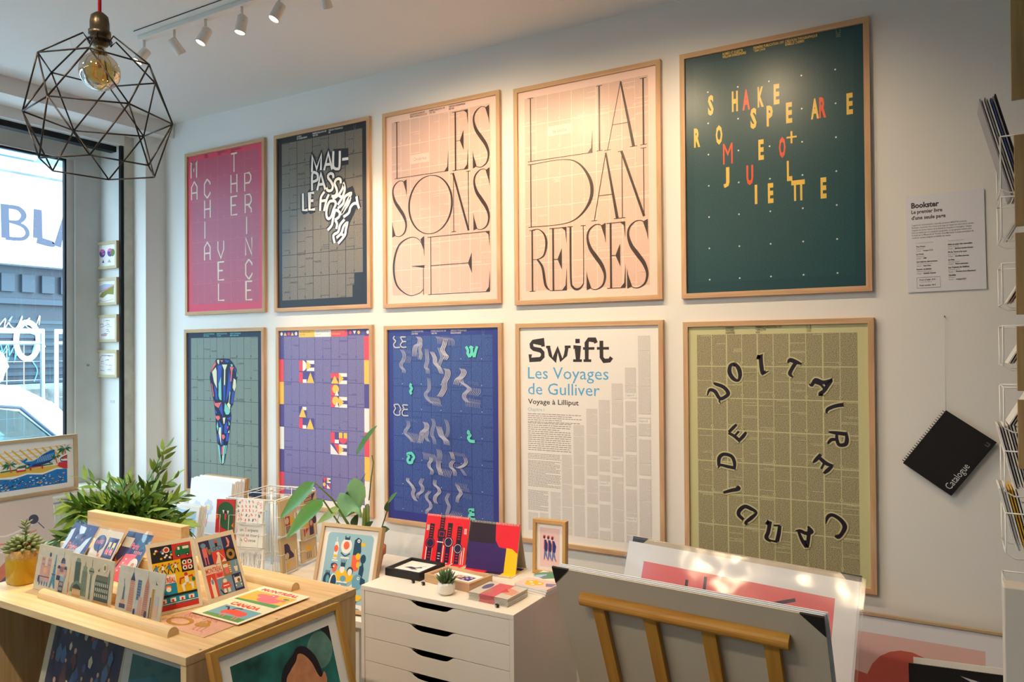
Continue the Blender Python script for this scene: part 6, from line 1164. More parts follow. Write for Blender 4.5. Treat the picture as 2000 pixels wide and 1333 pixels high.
def filed_prints():
    def bx(x0, x1, y0, y1, z1, lab):
        m = MB(); m.box(x0, y0, BZ, x1, y1, BZ + .008, WHITE); m.box(x0, y0, BZ, x1, y0 + .006, z1, WHITE); m.box(x0, y1 - .006, BZ, x1, y1, z1, WHITE); m.box(x0, y0, BZ, x0 + .006, y1, z1, WHITE); m.box(x1 - .006, y0, BZ, x1, y1, z1, WHITE)
        tag(m.obj('print_bin'), lab, 'bin')
    bx(-3.60, -3.235, 2.60, 2.84, .60, 'white bin holding the taller row of filed prints on the bench'); bx(-3.59, -3.24, 2.41, 2.54, .56, 'white bin holding the lower row of filed prints behind the leafy plant')
    r = random.Random(9)
    fl = Art(33, 34); fl.rect(0, 0, 33, 34, mat('pale_print', (236, 238, 242), .6))
    for x, y in ((6.5, 15), (16, 13.6), (26, 15)):
        for q in range(7): fl.ell(x + 2.4 * math.cos(q * .9), y + 2.8 * math.sin(q * .9), 1.4, 1.4, ink(204, 214, 232), 10)
        fl.ell(x, y, .9, .9, ink(232, 220, 130)); fl.stroke([(x, y + 3), (x - 1, y + 10)], .5, ink(130, 176, 170))
    fl.ell(14, 21, 2, 1.6, ink(236, 170, 176)); fl.poly([(3, 17), (4.6, 20), (3.4, 20.6)], ink(110, 160, 176))
    for k in range(10):
        M = lean_mx((-3.590, 2.64 + .0125 * k, BZ + .009), (-3.250, 2.64 + .0125 * k, BZ + .009), 6)
        if k == 0: card('filed_print', 'white print with pale blue daisies at the front of the taller filed row', 'print', M, fl, .33, .355, .003, 'prints filed upright in the bins', None)
        else: tag(MB().box(-.165 - r.uniform(0, .006), 0, 0, .165 - r.uniform(0, .008), .355 + r.uniform(-.012, .014), .009, WHITE if k < 8 else mat('tan_board_edge', (190, 156, 116), .8)).obj('filed_print', None, M), 'white print edge filed upright behind the daisy print', 'print', 'prints filed upright behind the daisy print')
    bl = Art(33, 28); bl.rect(0, 0, 33, 28, WHITE); bl.rect(3, 2.4, 31, 26, ink(178, 210, 236)); bl.rect(1.4, 3.2, 2.8, 3.8, ink(120, 110, 110))
    for k in range(6):
        M = lean_mx((-3.580, 2.44 + .0085 * k, BZ + .009), (-3.250, 2.44 + .0085 * k, BZ + .009), 8)
        if k == 0: card('filed_print', 'sky blue print at the front of the lower filed row beside the leafy plant', 'print', M, bl, .325, .265, .003, 'prints filed upright in the bins', None)
        else: tag(MB().box(-.163, 0, 0, .161, .268 + r.uniform(-.008, .012), .004, WHITE).obj('filed_print', None, M), 'white print edge filed upright behind the sky blue print', 'print', 'prints filed upright behind the sky blue print')
filed_prints()

def leafy_plant():
    c = V3((-3.24, 2.09, 0)); t = thing('leafy_plant', 'bushy green leafy plant with pointed leaves behind the wooden board', 'potted plant', (c.x, c.y, .60)); r = random.Random(21)
    s = MB().box(c.x - .2, c.y - .14, 0, c.x + .2, c.y + .13, .5995, WHITE); tag(s.obj('plant_stool', bevel=.004), 'white stool under the leafy plant, hidden behind the display table', 'stool')
    p = MB().lathe([(0, 0), (.10, 0), (.125, .16), (.135, .20), (.125, .20), (.115, .17), (0, .17)], mat('grey_planter', (150, 146, 136), .7, noise=.1)); p.obj('pot', t)
    MB().lathe([(.118, .172), (.06, .18), (0, .182)], mat('potting_soil', (58, 44, 34), .9, noise=.3)).obj('soil', t)
    gs = [mat('leaf_green_a', (74, 108, 30), .42, .4, noise=.25, nscale=25), mat('leaf_green_b', (52, 86, 24), .42, .4, noise=.2, nscale=25), mat('leaf_green_c', (108, 138, 48), .45, .4, noise=.2, nscale=25)]
    st = MB(); lv = MB()
    def shoot(d, L, bend, n, ls):
        d = V3(d).normalized(); p0 = V3((r.uniform(-.06, .06), r.uniform(-.06, .06), .17)); P = []; side = d.cross(V3((0, 0, 1))); side = side.normalized() if side.length > .05 else V3((1, 0, 0))
        for k in range(7):
            q = k / 6; P.append(p0 + d * L * q - V3((0, 0, 1)) * bend * L * q * q + side * math.sin(q * 3) * .01)
        st.tube(P, .0022, mat('plant_stem', (96, 116, 52), .6), 5)
        for k in range(n):
            q = .22 + .78 * k / (n - 1); i = min(5, int(q * 6)); f = q * 6 - i; b = P[i].lerp(P[i + 1], f); tg = (P[i + 1] - P[i]).normalized(); a = k * 2.4 + r.uniform(-.3, .3)
            o = (side * math.cos(a) + tg.cross(side) * math.sin(a)); dr = tg * (.65 + .5 * q) + o * .75
            lv.leaf(b, dr, tg.cross(o) if abs(tg.dot(o)) < .9 else (0, 0, 1), ls * r.uniform(.75, 1.2), ls * .26, r.choice(gs) if q < .8 else gs[2], .18, 5, .75)
    for k in range(70):
        a = k * 2.4; e = r.uniform(-.1, 1.2); shoot((math.cos(a) * math.cos(e), math.sin(a) * math.cos(e), math.sin(e)), r.uniform(.15, .28), r.uniform(.15, .45), 15, .084)
    shoot((.36, .25, .85), .37, -.05, 17, .07); shoot((.26, .25, .9), .31, .0, 15, .07); shoot((-.8, .1, .55), .40, .2, 15, .085); shoot((-.75, -.1, .62), .36, .15, 14, .085); shoot((.95, .1, .42), .46, .35, 14, .095); shoot((.9, -.2, .35), .42, .55, 13, .1); shoot((-.95, .0, .34), .44, .2, 13, .09); shoot((.6, .2, .7), .40, .2, 14, .085)
    st.obj('stems', t); f = lv.obj('foliage', t); f['kind'] = 'stuff'
leafy_plant()

def monstera():
    Y = 2.75; o = V3((-2.405, Y, BZ)); t = thing('potted_climber', 'tall heart-leaved climbing plant in a terracotta pot behind the framed animal print', 'potted plant', o); r = random.Random(2)
    p = MB().lathe([(0, 0), (.062, 0), (.082, .085), (.090, .085), (.092, .118), (.084, .118), (.08, .10), (0, .10)], mat('terracotta', (176, 98, 64), .75, noise=.08, nscale=20), n=32); p.obj('pot', t); MB().lathe([(.081, .1), (0, .108)], mat('potting_soil', (58, 44, 34), .9, noise=.3)).obj('soil', t)
    L = lambda x, z, y=Y: V3((x, y, z)) - o
    s = MB(); sm = mat('climber_stem', (110, 132, 60), .5); dk = mat('climber_stem_dark', (60, 84, 40), .5)
    s.tube([L(-2.415, .60), L(-2.42, .70), L(-2.415, .80)], .011, sm, 10, radii=[.014, .013, .009]); s.tube([L(-2.40, .60), L(-2.395, .72), L(-2.40, .82)], .008, sm, 8)
    s.tube([L(-2.44, .60), L(-2.47, .72, 2.70), L(-2.50, .86, 2.62), L(-2.495, .957, 2.50)], .004, sm, 7, radii=[.009, .007, .004, .003]); s.tube([L(-2.46, .60), L(-2.47, .76, 2.62), L(-2.443, .883, 2.50)], .004, sm, 7)
    s.tube([L(-2.39, .84), L(-2.375, .95), L(-2.362, 1.02), L(-2.37, 1.055)], .003, sm, 6); s.tube([L(-2.45, .64), L(-2.48, .76)], .003, dk, 6); s.tube([L(-2.36, .60), L(-2.32, .70), L(-2.28, .80), L(-2.262, .85)], .0028, dk, 6); s.tube([L(-2.36, .60), L(-2.33, .66), L(-2.30, .715)], .002, dk, 6); s.tube([L(-2.38, .60), L(-2.37, .70)], .002, dk, 6)
    s.obj('stems', t)
    def lf(base, tip, W, m, nrm=(.1, -1, .25), bend=.12, shape=.55, fold=.2):
        b, e = L(*base), L(*tip); q = MB(); q.leaf(b, e - b, nrm, (e - b).length, W, m, bend, 9, shape, fold); q.obj('leaf', t)
    g1 = mat('climber_leaf', (70, 122, 52), .35, .45, noise=.14, nscale=18); g2 = mat('climber_leaf_pale', (124, 168, 116), .3, .5, noise=.1, nscale=14); g3 = mat('climber_leaf_dark', (52, 82, 44), .4, .4, noise=.1, nscale=18); g4 = mat('climber_leaf_yellow', (140, 160, 58), .4, .4, noise=.1, nscale=18)
    lf((-2.462, 1.045, 2.74), (-2.300, 1.205, 2.70), .062, g1, (-.6, -1, .5), .02, .8, .3)                # tall dark leaf
    # big heart leaf in two lobes
    q = MB(); b = L(-2.465, .880, 2.70)
    hs = [(-2.472, .876), (-2.452, .925), (-2.42, .955), (-2.385, .945), (-2.362, .915), (-2.360, .87), (-2.385, .815), (-2.378, .775), (-2.43, .800), (-2.47, .765), (-2.52, .758), (-2.545, .79), (-2.548, .84), (-2.52, .875)]
    mid = [(-2.472, .876), (-2.446, .850), (-2.415, .822), (-2.392, .798), (-2.378, .775)]
    vs = [L(x, z, 2.705 - .03 * math.exp(-((x + 2.44) ** 2) * 150)) for x, z in hs]; ctr = [L(x, z, 2.695) for x, z in mid]
    A_ = vs[0:8]; B_ = [vs[0]] + vs[:7:-1] + [vs[7]]
    def lobe(edge, m, flip):
        n = len(edge); P = []; F = []
        for i in range(n):
            f = i / (n - 1) * 4; k = min(3, int(f)); c0 = ctr[k].lerp(ctr[k + 1], f - k); P += [c0, c0.lerp(edge[i], .5) + V3((0, -.012, 0)), edge[i]]
        for i in range(n - 1):
            for j in (0, 1):
                a = i * 3 + j; F.append((a, a + 1, a + 4, a + 3) if flip else (a, a + 3, a + 4, a + 1))
        q.add(P, F, m, True)
    lobe(A_, g2, False); lobe(B_, g2, True); q.obj('leaf', t)
    lf((-2.495, .957, 2.50), (-2.605, .80, 2.394), .078, g1, (.1, -1, .5), .03, .6, .3); lf((-2.443, .883, 2.50), (-2.50, .741, 2.33), .085, g1, (.1, -1, .5), .05, .6, .3); lf((-2.424, .828, 2.584), (-2.54, .757, 2.55), .052, g4, (-.1, -1, .6), .08, .6)
    lf((-2.555, .80, 2.76), (-2.62, .675, 2.74), .024, g3, (-1, -.6, .2), .1, .7); lf((-2.485, .70, 2.74), (-2.435, .775, 2.72), .040, g3, (.3, -1, .1), .05, .7); lf((-2.41, .695, 2.74), (-2.335, .755, 2.71), .042, g3, (-.2, -1, .4), .05, .6); lf((-2.50, .845, 2.77), (-2.44, .965, 2.78), .022, g3, (-.7, -1, 0), .05, .7)
    lf((-2.262, .845, 2.74), (-2.205, .900, 2.72), .026, g1, (-.4, -1, .4), .1, .8); lf((-2.272, .80, 2.74), (-2.262, .85, 2.73), .03, g3, (.2, -1, 0), .1, .6); lf((-2.305, .705, 2.73), (-2.232, .733, 2.70), .044, g3, (0, -1, .6), .08, .6)
monstera()

def animals_print():
    w, h = 29.4, 34.0; a = Art(w, h); a.rect(1, 1, w - 1, h - 1, mat('mount_board', (236, 234, 230), .7)); S = ink(150, 190, 204); N = ink(30, 70, 94); O = ink(234, 104, 66); Y = ink(238, 190, 44); C = ink(240, 234, 224); LB = ink(108, 164, 190)
    x0, y0, x1, y1, q = 3.6, 3.6, w - 3.6, h - 3.4, 1.8; pts = []
    for cx, cy, a0 in ((x1 - q, y0 + q, -90), (x1 - q, y1 - q, 0), (x0 + q, y1 - q, 90), (x0 + q, y0 + q, 180)): pts += [(cx + q * math.cos(math.radians(a0 + 18 * k)), cy + q * math.sin(math.radians(a0 + 18 * k))) for k in range(6)]
    a.poly(pts, S)
    a.ell(13.2, 8.6, 2.6, 3, C); a.ell(13.2, 8.4, 1.4, 1.6, O); a.rect(12, 5.2, 14.4, 6.2, N); a.rect(12, 4.6, 12.5, 5.4, N); a.rect(13.9, 4.6, 14.4, 5.4, N); a.stroke([(11, 11.4), (13.2, 12.6), (15.4, 11.4)], .5, N); a.rect(11.2, 13, 15.2, 13.5, C)
    a.poly([(7.6, 7.4), (9, 7.2), (9.6, 9), (9.3, 14), (7.6, 14)], C); a.ell(8.4, 10, 1, 1.4, O); a.rect(7.7, 12.4, 9.3, 13.6, Y); a.rect(7.2, 14.4, 10, 14.9, C); a.stroke([(8.2, 5.4), (8.4, 7.4)], .3, C)
    a.poly([(16.8, 6), (18.4, 4.8), (20, 5.6), (20.2, 8), (20.6, 10.4), (19.6, 12.4), (16.8, 12.6)], N); a.ell(18.8, 6.2, .7, .7, C); a.ell(18.8, 6.2, .3, .3, N); a.poly([(20, 6.6), (22.2, 7), (22.2, 8), (20.2, 8.2)], Y)
    a.poly([(16.6, 12), (19.6, 11.4), (20.6, 13), (20.2, 17.4), (18.8, 18.2), (16.8, 17)], O); a.ell(19.4, 12.2, 1.1, 1.3, Y); a.ell(19.8, 15.4, .8, 1.2, Y)
    a.ell(22, 13, 1.3, 1.8, N); a.poly([(20.8, 16), (22.4, 15), (23, 17), (22.6, 21), (20.6, 22)], N); a.rect(21.6, 14, 22.4, 16, N)
    a.ell(8.6, 16.6, 1.6, 1, N); a.ell(9, 17.6, 1.2, 1.6, O); a.poly([(8.6, 17.2), (6.6, 17.6), (8.4, 18)], N); a.ell(8.6, 17.1, .35, .35, C)
    a.ell(13, 20.2, 3.4, 2.4, Y); a.ell(16, 20.4, 2.4, 2.2, Y); a.ell(12.8, 17.8, 1.1, 1.5, C); a.ell(16.6, 18.2, 1.5, 1.7, N); a.ell(16.6, 18.6, 1.1, 1.3, C); a.rect(11.8, 15.2, 14, 16.8, N)
    for k in range(4): a.stroke([(12 + .6 * k, 16), (11.8 + .8 * k, 14)], .25, N, 0)
    a.ell(6.2, 22.4, 1.9, 2.8, N); a.ell(6.4, 22.2, .8, 1.6, LB)
    for k in range(4): a.stroke([(5.2 + .6 * k, 20), (5.2 + .6 * k, 18.8)], .25, N, 0)
    a.ell(9.2, 23.4, 1.9, 3.6, C); a.ell(9.4, 23.4, 1.4, 3.2, N); a.rect(8, 26.6, 10.6, 27.4, O)
    a.ell(20.6, 22, 2.4, 3, LB); a.poly([(22, 20), (24.2, 20.8), (24.6, 23), (23.4, 23.6), (22, 22.6)], N); a.ell(21, 20.6, .6, .6, C); a.ell(21, 20.6, .25, .25, N); a.stroke([(23.4, 24), (24, 26.4), (22.8, 28.4)], .8, Y); a.ell(22, 28, 1.4, 1.2, Y); a.ell(23.8, 25.4, .5, .6, C)
    a.rect(11, 23, 16, 28.6, LB); a.rect(11, 22.4, 16, 23, C); a.ell(12.8, 25.4, 1, 1.8, C); a.ell(13.8, 21.4, 1.4, 1.2, LB); a.ell(15, 27.2, .9, 1, Y); a.poly([(16.6, 24.6), (18.4, 23), (18.8, 24.8), (17, 26)], C); a.rect(17, 24.2, 18.4, 24.8, O); a.poly([(15.6, 25.6), (16.8, 25), (16.6, 26.4)], N)
    a.poly([(16, 29), (19.4, 25.6), (20, 27.4), (18, 29.6)], N); a.ell(18.8, 31, 1.9, 1.9, O); a.poly([(17, 30), (19.4, 28.6), (21.8, 29.4), (21.4, 30.6)], N); a.ell(19.4, 30.2, .4, .4, C); a.ell(21.4, 32.4, 2.4, .5, ink(96, 142, 164))
    framed('framed_print', 'pale wood framed print of stacked cartoon animals on blue, leaning against the terracotta pot', 'framed print', lean_mx((-2.262, 2.262, BZ + .001), (-1.985, 2.300, BZ + .001), 16), a, w / 100, h / 100, .016, .028, lambda ax: wood('light_oak', (222, 192, 150), (198, 162, 118), ax), None, .008)
animals_print()

# ------------------------------------------------------------------ white drawer cabinet and what stands on it
CZ = 0.66
def cabinet():
    t = thing('drawer_cabinet', 'white lacquered drawer cabinet with cut-out handles, in front of the posters', 'drawer cabinet', (-1.61, 2.435, 0)); x0, x1, y0, y1 = -.336, .336, -.245, .245
    MB().box(x0, y0, CZ - .018, x1, y1, CZ, LACQ).obj('top_panel', t, bevel=.0015)
    for xa, xb in ((x0, x0 + .017), (x1 - .017, x1)): MB().box(xa, y0 + .0005, 0, xb, y1, CZ - .018, LACQ).obj('side_panel', t, bevel=.001)
    MB().box(x0 + .017, y1 - .01, 0, x1 - .017, y1, CZ - .018, LACQ).obj('back_panel', t); MB().box(x0 + .017, y0 + .01, 0, x1 - .017, y1 - .01, .05, LACQ).obj('plinth', t)
    dark = mat('dark_drawer_inside', (46, 38, 32), .8)
    w = x1 - x0 - .034; H = .0855
    for k in range(7):
        z1 = CZ - .0195 - k * (H + .0022); z0 = z1 - H; wl = w / 2 - .001
        pr = [(-wl, z0), (wl, z0), (wl, z1), (.100, z1), (.084, z1 - .003), (.062, z1 - .016), (.046, z1 - .019), (-.05, z1 - .019), (-.07, z1 - .016), (-.10, z1 - .003), (-.115, z1), (-wl, z1)]
        d = MB(); d.prism(pr, .016, LACQ, frame_mx((0, y0 + .018, 0), (1, 0, 0), (0, 0, 1))); o = d.obj('drawer', t, bevel=.0006)
        MB().box(-wl + .01, y0 + .019, z0 + .004, wl - .01, y1 - .02, z1 - .036, dark).obj('drawer_box', o)
        e = MB(); e.prism([(.083, z1 - .0035), (.062, z1 - .0162), (.046, z1 - .0192), (-.05, z1 - .0192), (-.07, z1 - .0162), (-.099, z1 - .0035), (-.096, z1 - .0045), (-.069, z1 - .0185), (-.05, z1 - .0215), (.047, z1 - .0215), (.064, z1 - .0185), (.080, z1 - .0045)], .0155, mat('bare_board_edge', (206, 184, 132), .6), frame_mx((0, y0 + .0182, 0), (1, 0, 0), (0, 0, 1))); e.obj('handle_cutout_edge', o)
cabinet()

def on_cabinet():
    Z = CZ + .0006
    def flatframe(name, lab, A, B, art, w, h, b, d, wd):
        A = V3(A); B = V3(B); x = (B - A).normalized(); y = V3((0, 0, 1)).cross(x); return framed('framed_print', lab, 'framed print', frame_mx(((A.x + B.x) / 2, (A.y + B.y) / 2, Z), x, y), art, w, h, b, d, wd, None, .010)
    a = Art(17, 17.5); a.rect(.5, .5, 16.5, 17, WHITE); K = ink(60, 60, 66); a.poly([(4, 10.6), (6, 8.6), (8.4, 9), (10.6, 7.4), (11.4, 8.4), (9, 10), (11, 11), (8, 11), (6.4, 10.6)], K); a.poly([(6, 11), (9, 11.2), (12, 10.8), (9, 11.8)], ink(110, 110, 118)); a.stroke([(9, 9), (11.6, 5.6)], .4, ink(140, 140, 150)); a.stroke([(5, 12.6), (12, 12.4)], .2, ink(190, 190, 196))
    flatframe('f', 'square black frame lying flat on the cabinet with a small grey ink drawing', (-1.942, 2.330, 0), (-1.775, 2.330, 0), a, .170, .170, .013, .030, lambda ax: BLACKM)
    a = Art(22.6, 13.8); a.rect(.6, .6, 22, 13.2, WHITE); N = ink(70, 64, 130)
    a.rect(9.4, 4.4, 13.2, 8.8, ink(190, 150, 120)); a.rect(13.2, 4.2, 18, 9, N)
    for x, y in ((10, 5), (11.4, 6.6), (12, 5.2), (14, 5.2), (15.6, 6.8), (16.6, 5.4), (14.6, 8)): a.ell(x, y, .6, .5, ink(230, 214, 210))
    for x, y in ((10.4, 7.6), (12.4, 7.8)): a.ell(x, y, .5, .6, N)
    flatframe('f', 'oak frame lying flat on the cabinet behind the small succulent', (-1.755, 2.338, 0), (-1.532, 2.310, 0), a, .226, .136, .013, .032, oak)
    # little succulent
    t = thing('potted_succulent', 'small spiky succulent in a round white pot at the front of the drawer cabinet', 'potted plant', (-1.600, 2.262, Z)); MB().lathe([(0, 0), (.022, 0), (.031, .008), (.0335, .02), (.031, .036), (.026, .044), (.024, .042), (.022, .036), (0, .036)], mat('white_ceramic', (238, 234, 226), .25, .5), n=32).obj('pot', t)
    r = random.Random(3); m = MB(); g = mat('aloe_green', (78, 104, 66), .45, .35, noise=.15, nscale=60)
    for k in range(30):
        an = k * 2.4; e = .25 + 1.1 * k / 30; d = V3((math.cos(an) * math.cos(e), math.sin(an) * math.cos(e), math.sin(e))); c = V3((0, 0, .036)) + d * .004; L_ = .034 + .016 * math.sin(e)
        m.tube([c, c + d * L_ * .35, c + d * L_ * .7 + V3((0, 0, .003)), c + d * L_ + V3((0, 0, .006))], .005, g, 6, radii=[.003, .0058, .004, .0006])
    m.obj('spiky_leaves', t)
    # desk calendars
    def calendar(lab, A, B, h, lean, front, flap, grp):
        A = V3(A); B = V3(B); M = lean_mx(A, B, lean); w = (B - A).length; t = thing('desk_calendar', lab, 'calendar', M, grp)
        for k in range(5): MB().box(-w / 2, 0, -.0012 * k - .0008, w / 2, h, -.0012 * k, mat('cream_card', CREAM, .6)).obj('page', t)
        front.obj('cover_page', t, Matrix.Translation((0, 0, .0004)))
        Mi = M.inverted(); x = (B - A).normalized(); nb = V3((0, 0, 1)).cross(x); top = (A + B) / 2 + (M.to_3x3() @ V3((0, 1, 0))) * h
        bk = (A + B) / 2 + nb * (2 * math.sin(math.radians(lean)) * h + .004)
        MB().box(-w / 2, 0, -.0016, w / 2, h - .002, 0, mat('grey_board', (190, 178, 158), .7)).obj('back_board', t, Mi @ frame_mx(bk, -x, (top - bk)))
        bf = (A + B) / 2 - nb * .045
        b = MB(); L_ = 2 * math.sin(math.radians(lean)) * h + .05; b.box(-w / 2 - .004, 0, 0, w / 2 + .004, L_, .0022, mat('cream_card', CREAM, .6)); b.obj('base_board', t, Mi @ frame_mx((bf.x, bf.y, Z), x, nb))
        flap.obj('flipped_page', t, Mi @ frame_mx((bf.x, bf.y, Z + .0026), x, nb))
        def coil(y, zc, name, mx):
            s = MB(); n = int(w / .0062)
            for k in range(n):
                xx = -w / 2 + .006 + (w - .012) * k / (n - 1); s.tube([(xx, y + .0046 * math.cos(q), zc + .0046 * math.sin(q)) for q in [i * math.pi / 4 for i in range(8)]], .0011, WHITE, 5, closed=True)
            s.obj(name, t, mx)
        coil(h, -.002, 'spiral_binding', Matrix.Identity(4)); coil(0, .003, 'spiral_binding', Mi @ frame_mx((bf.x, bf.y, Z), x, nb))
    w, h = 21.0, 19.5; R = ink(232, 30, 42); N = ink(40, 26, 66); K = ink(36, 22, 34); C = ink(240, 226, 214); a = Art(w, h); a.rect(0, 0, w, h, R)
    for x in (1.6, 4.2, 8, 8.9, 9.8, 12.6, 14.4, 17.8, 18.8, 19.8): a.rect(x - .2, 12.4, x + .25, h, C)
    for x, y0, yc, rr in ((3.2, 4, 12, 2.3), (12.0, 3.0, 10.8, 2.3), (16.8, 4, 13, 2.2)): a.rect(x - 1.15, y0, x + 1.15, h, K); a.ell(x, yc, rr, rr, N); a.ell(x, yc, rr * .8, rr * .8, C if x > 10 else R); a.ell(x, yc, rr * .72, rr * .72, N); a.rect(x - 1.15, yc + rr, x + 1.15, h, N)
    a.rect(7.0, 0, 9.2, 8.8, K); a.rect(6.4, 6, 10.2, 9.6, K); a.rect(7, 6.8, 9.6, 8.8, R); a.rect(7.2, 7, 9.4, 8.6, N); a.rect(6.9, 9.6, 9.2, h, N); a.rect(6.4, 11, 9.6, 11.4, C)
    for x in (3.2, 8.1, 12, 16.8):
        for k in range(5): a.rect(x - .6, 5 + 1.0 * k if x != 8.1 else 1 + k, x + .6, 5.25 + 1.0 * k if x != 8.1 else 1.25 + k, R)
        for k in range(3): a.rect(x - .6, 15.6 + 1.1 * k, x + .6, 15.9 + 1.1 * k, R if x != 8.1 else C)
    for x in (.7, 19): a.tbox('SUN' if x < 5 else 'KIOSK', x, 4.6, x + 1.3, 7, C, .03)
    fl = Art(21, 13); fl.rect(0, 0, 21, 13, R); r = random.Random(7)
    for k in range(16): x = r.uniform(0, 19); fl.rect(x, 0, x + r.uniform(.4, 1), 13, r.choice([C, N, K, C]))
    calendar('desk calendar with black wristwatches on a red page, left of the purple one', (-1.945, 2.570, Z), (-1.736, 2.585, Z), .19, 15, a, fl, 'desk calendars on the cabinet')
    w = 22.5; a = Art(w, h); P = ink(58, 34, 104); R2 = ink(232, 34, 52); Y = ink(248, 200, 20); a.rect(0, 0, w, h, P); a.rect(0, 0, 12, 8.6, ink(46, 28, 44)); a.poly([(11.6, 0), (w, 0), (w, 12), (18.6, 10), (14, 9.6), (12.2, 7)], R2); a.poly([(17.4, 9.6), (20, 9.8), (w, 11.4), (w, h), (17.2, h)], Y)
    fl = Art(22.5, 13); fl.rect(0, 0, 22.5, 13, P); fl.rect(0, 0, 10, 13, R2); fl.rect(10, 5, 16, 13, ink(46, 28, 44)); fl.rect(17, 3, 22.5, 13, Y)
    calendar('desk calendar with a purple, red and yellow abstract page, right of the watches', (-1.714, 2.560, Z), (-1.489, 2.576, Z), .19, 15, a, fl, 'desk calendars on the cabinet')
    # standing oak frame with three walking men
    w, h = 14.2, 21.4; a = Art(w, h); a.rect(.8, .8, w - .8, h - .8, WHITE); a.rect(2.8, 3.2, w - 2.8, h - 2.8, ink(236, 206, 206)); NV = ink(48, 62, 124); SK = ink(86, 48, 46); BL = ink(112, 124, 178); PK = ink(236, 128, 132)
    for k in range(3):
        x = 4.7 + 1.75 * k; y = 7.0 + .1 * k; a.ell(x + .1, y - .55, .62, .5, PK); a.ell(x, y, .5, .62, SK); a.poly([(x, y + .8), (x + .9, y + 1), (x + 1.7, y + 3), (x + 1.3, y + 5.6), (x + .1, y + 5.4), (x - .1, y + 3)], NV); a.poly([(x - .2, y + 1), (x + .1, y + .9), (x + .1, y + 4), (x - .3, y + 5)], PK)
        a.poly([(x, y + 5.3), (x + 1.0, y + 5.4), (x + 1.5, y + 8), (x + 1.9, y + 8.4), (x + 1.2, y + 8.5), (x + .6, y + 7), (x + .3, y + 8.6), (x - .2, y + 8.6)], BL); a.poly([(x - .6, y + 8.9), (x + .3, y + 8.5), (x + .4, y + 9)], PK); a.poly([(x + 1.0, y + 8.9), (x + 1.9, y + 8.3), (x + 1.9, y + 9)], PK)
    framed('framed_print', 'upright oak frame on the cabinet showing three identical walking men in pink caps', 'framed print', lean_mx((-1.446, 2.664, Z), (-1.306, 2.672, Z), 2), a, w / 100, h / 100, .014, .030, lambda ax: wood('golden_oak', (226, 184, 122), (200, 152, 92), ax))
    # stacks of sleeved cards and notebooks
    r = random.Random(14)
    for k in range(7):
        M = frame_mx((-1.412 + r.uniform(-.002, .002), 2.247, Z + .0042 * k), (1, -.03, 0), (.03, 1, 0)); a = Art(16.5, 13.6); a.rect(0, 0, 16.5, 13.6, mat('pale_card', (232, 224, 212), .6)); a.rect(4.6, 0, 11, 13.6, ink(236, 116, 128)); 
        if k == 6: a.poly([(11, 3), (16, 5), (16, 10), (11, 9)], ink(240, 176, 150)); a.ell(2.6, 5, 1.6, 3.4, ink(120, 112, 160)); a.poly([(4.6, 13.6), (4.6, 6), (8, 10)], ink(216, 140, 130)); a.poly([(10, 4), (13, 7), (10, 9)], ink(220, 90, 96))
        c = thing('card_set', 'clear sleeved card set with a pink band, on top of its stack' if k == 6 else 'clear sleeved card set with a pink band, within the stack under the topmost one', 'card set', M, 'sleeved card sets stacked on the cabinet')
        if k < 6: c['group'] = 'sleeved card sets under the topmost one'
        bd = MB().box(-.0825, 0, 0, .0825, .136, .0024, mat('pale_card', (232, 224, 212), .6)); bd.box(-.0365, -.0004, 0, .0275, 0, .0026, ink(236, 116, 128)); bd.obj('card_pack', c); a.obj('printed_face', c, Matrix.Translation((0, 0, .0026)))
        sl = MB()
        if k == 6: sl.add([(-.087, -.004, .0032), (.087, -.004, .0032), (.087, .14, .0032), (-.087, .14, .0032)], [(0, 1, 2, 3)], FOIL)
        sl.box(-.087, -.0042, .0004, .087, -.0036, .0030, FOIL); sl.obj('clear_sleeve', c)
    G, Yl, Pk, Vi = ink(92, 148, 116), ink(242, 186, 44), ink(242, 200, 190), ink(132, 124, 168)
    for k in range(3):
        a = Art(14.5, 19); a.rect(0, 0, 14.5, 19, ink(240, 232, 216)); a.poly([(0, 3), (3, 0), (9, 0), (9, 6), (6, 9), (0, 7)], G); a.poly([(1, 6), (4, 3), (5, 8), (1, 9)], ink(168, 204, 222)); a.poly([(4, 5), (6, 6), (4, 9)], Vi); a.poly([(9, 2), (14, 3), (14, 9), (10, 8)], Pk); a.ell(11.6, 4, 1.6, 1.8, ink(240, 140, 70)); a.poly([(0, 10), (12, 9), (14.5, 12), (14.5, 19), (0, 19)], Pk); a.poly([(2, 14), (5, 12), (9, 12.6), (10, 15), (7, 18), (4, 18)], Yl); a.poly([(10, 13), (14, 11), (14, 15), (12, 16)], Vi)
        for x, y in ((4.4, 14.4), (6.4, 16.4), (8, 14)): a.ell(x, y, .8, .6, ink(244, 236, 224))
        n = thing('notebook', ['pale notebook at the bottom of the small stack by the portfolio', 'pale notebook in the middle of the small stack by the portfolio', 'notebook with green, yellow and pink abstract cover, topmost by the grey board'][k], 'notebook', frame_mx((-1.338 + .003 * k, 2.412, Z + .0088 * k), (1, -.12, 0), (.12, 1, 0)), 'notebooks stacked on the cabinet')
        MB().box(-.0725, 0, .0008, .0725, .188, .0076, WHITE).obj('pages', n); MB().box(-.073, 0, 0, .073, .19, .0009, mat('pale_card', (232, 224, 212), .6)).obj('cover_board', n); a.obj('cover', n, Matrix.Translation((0, 0, .0079)))
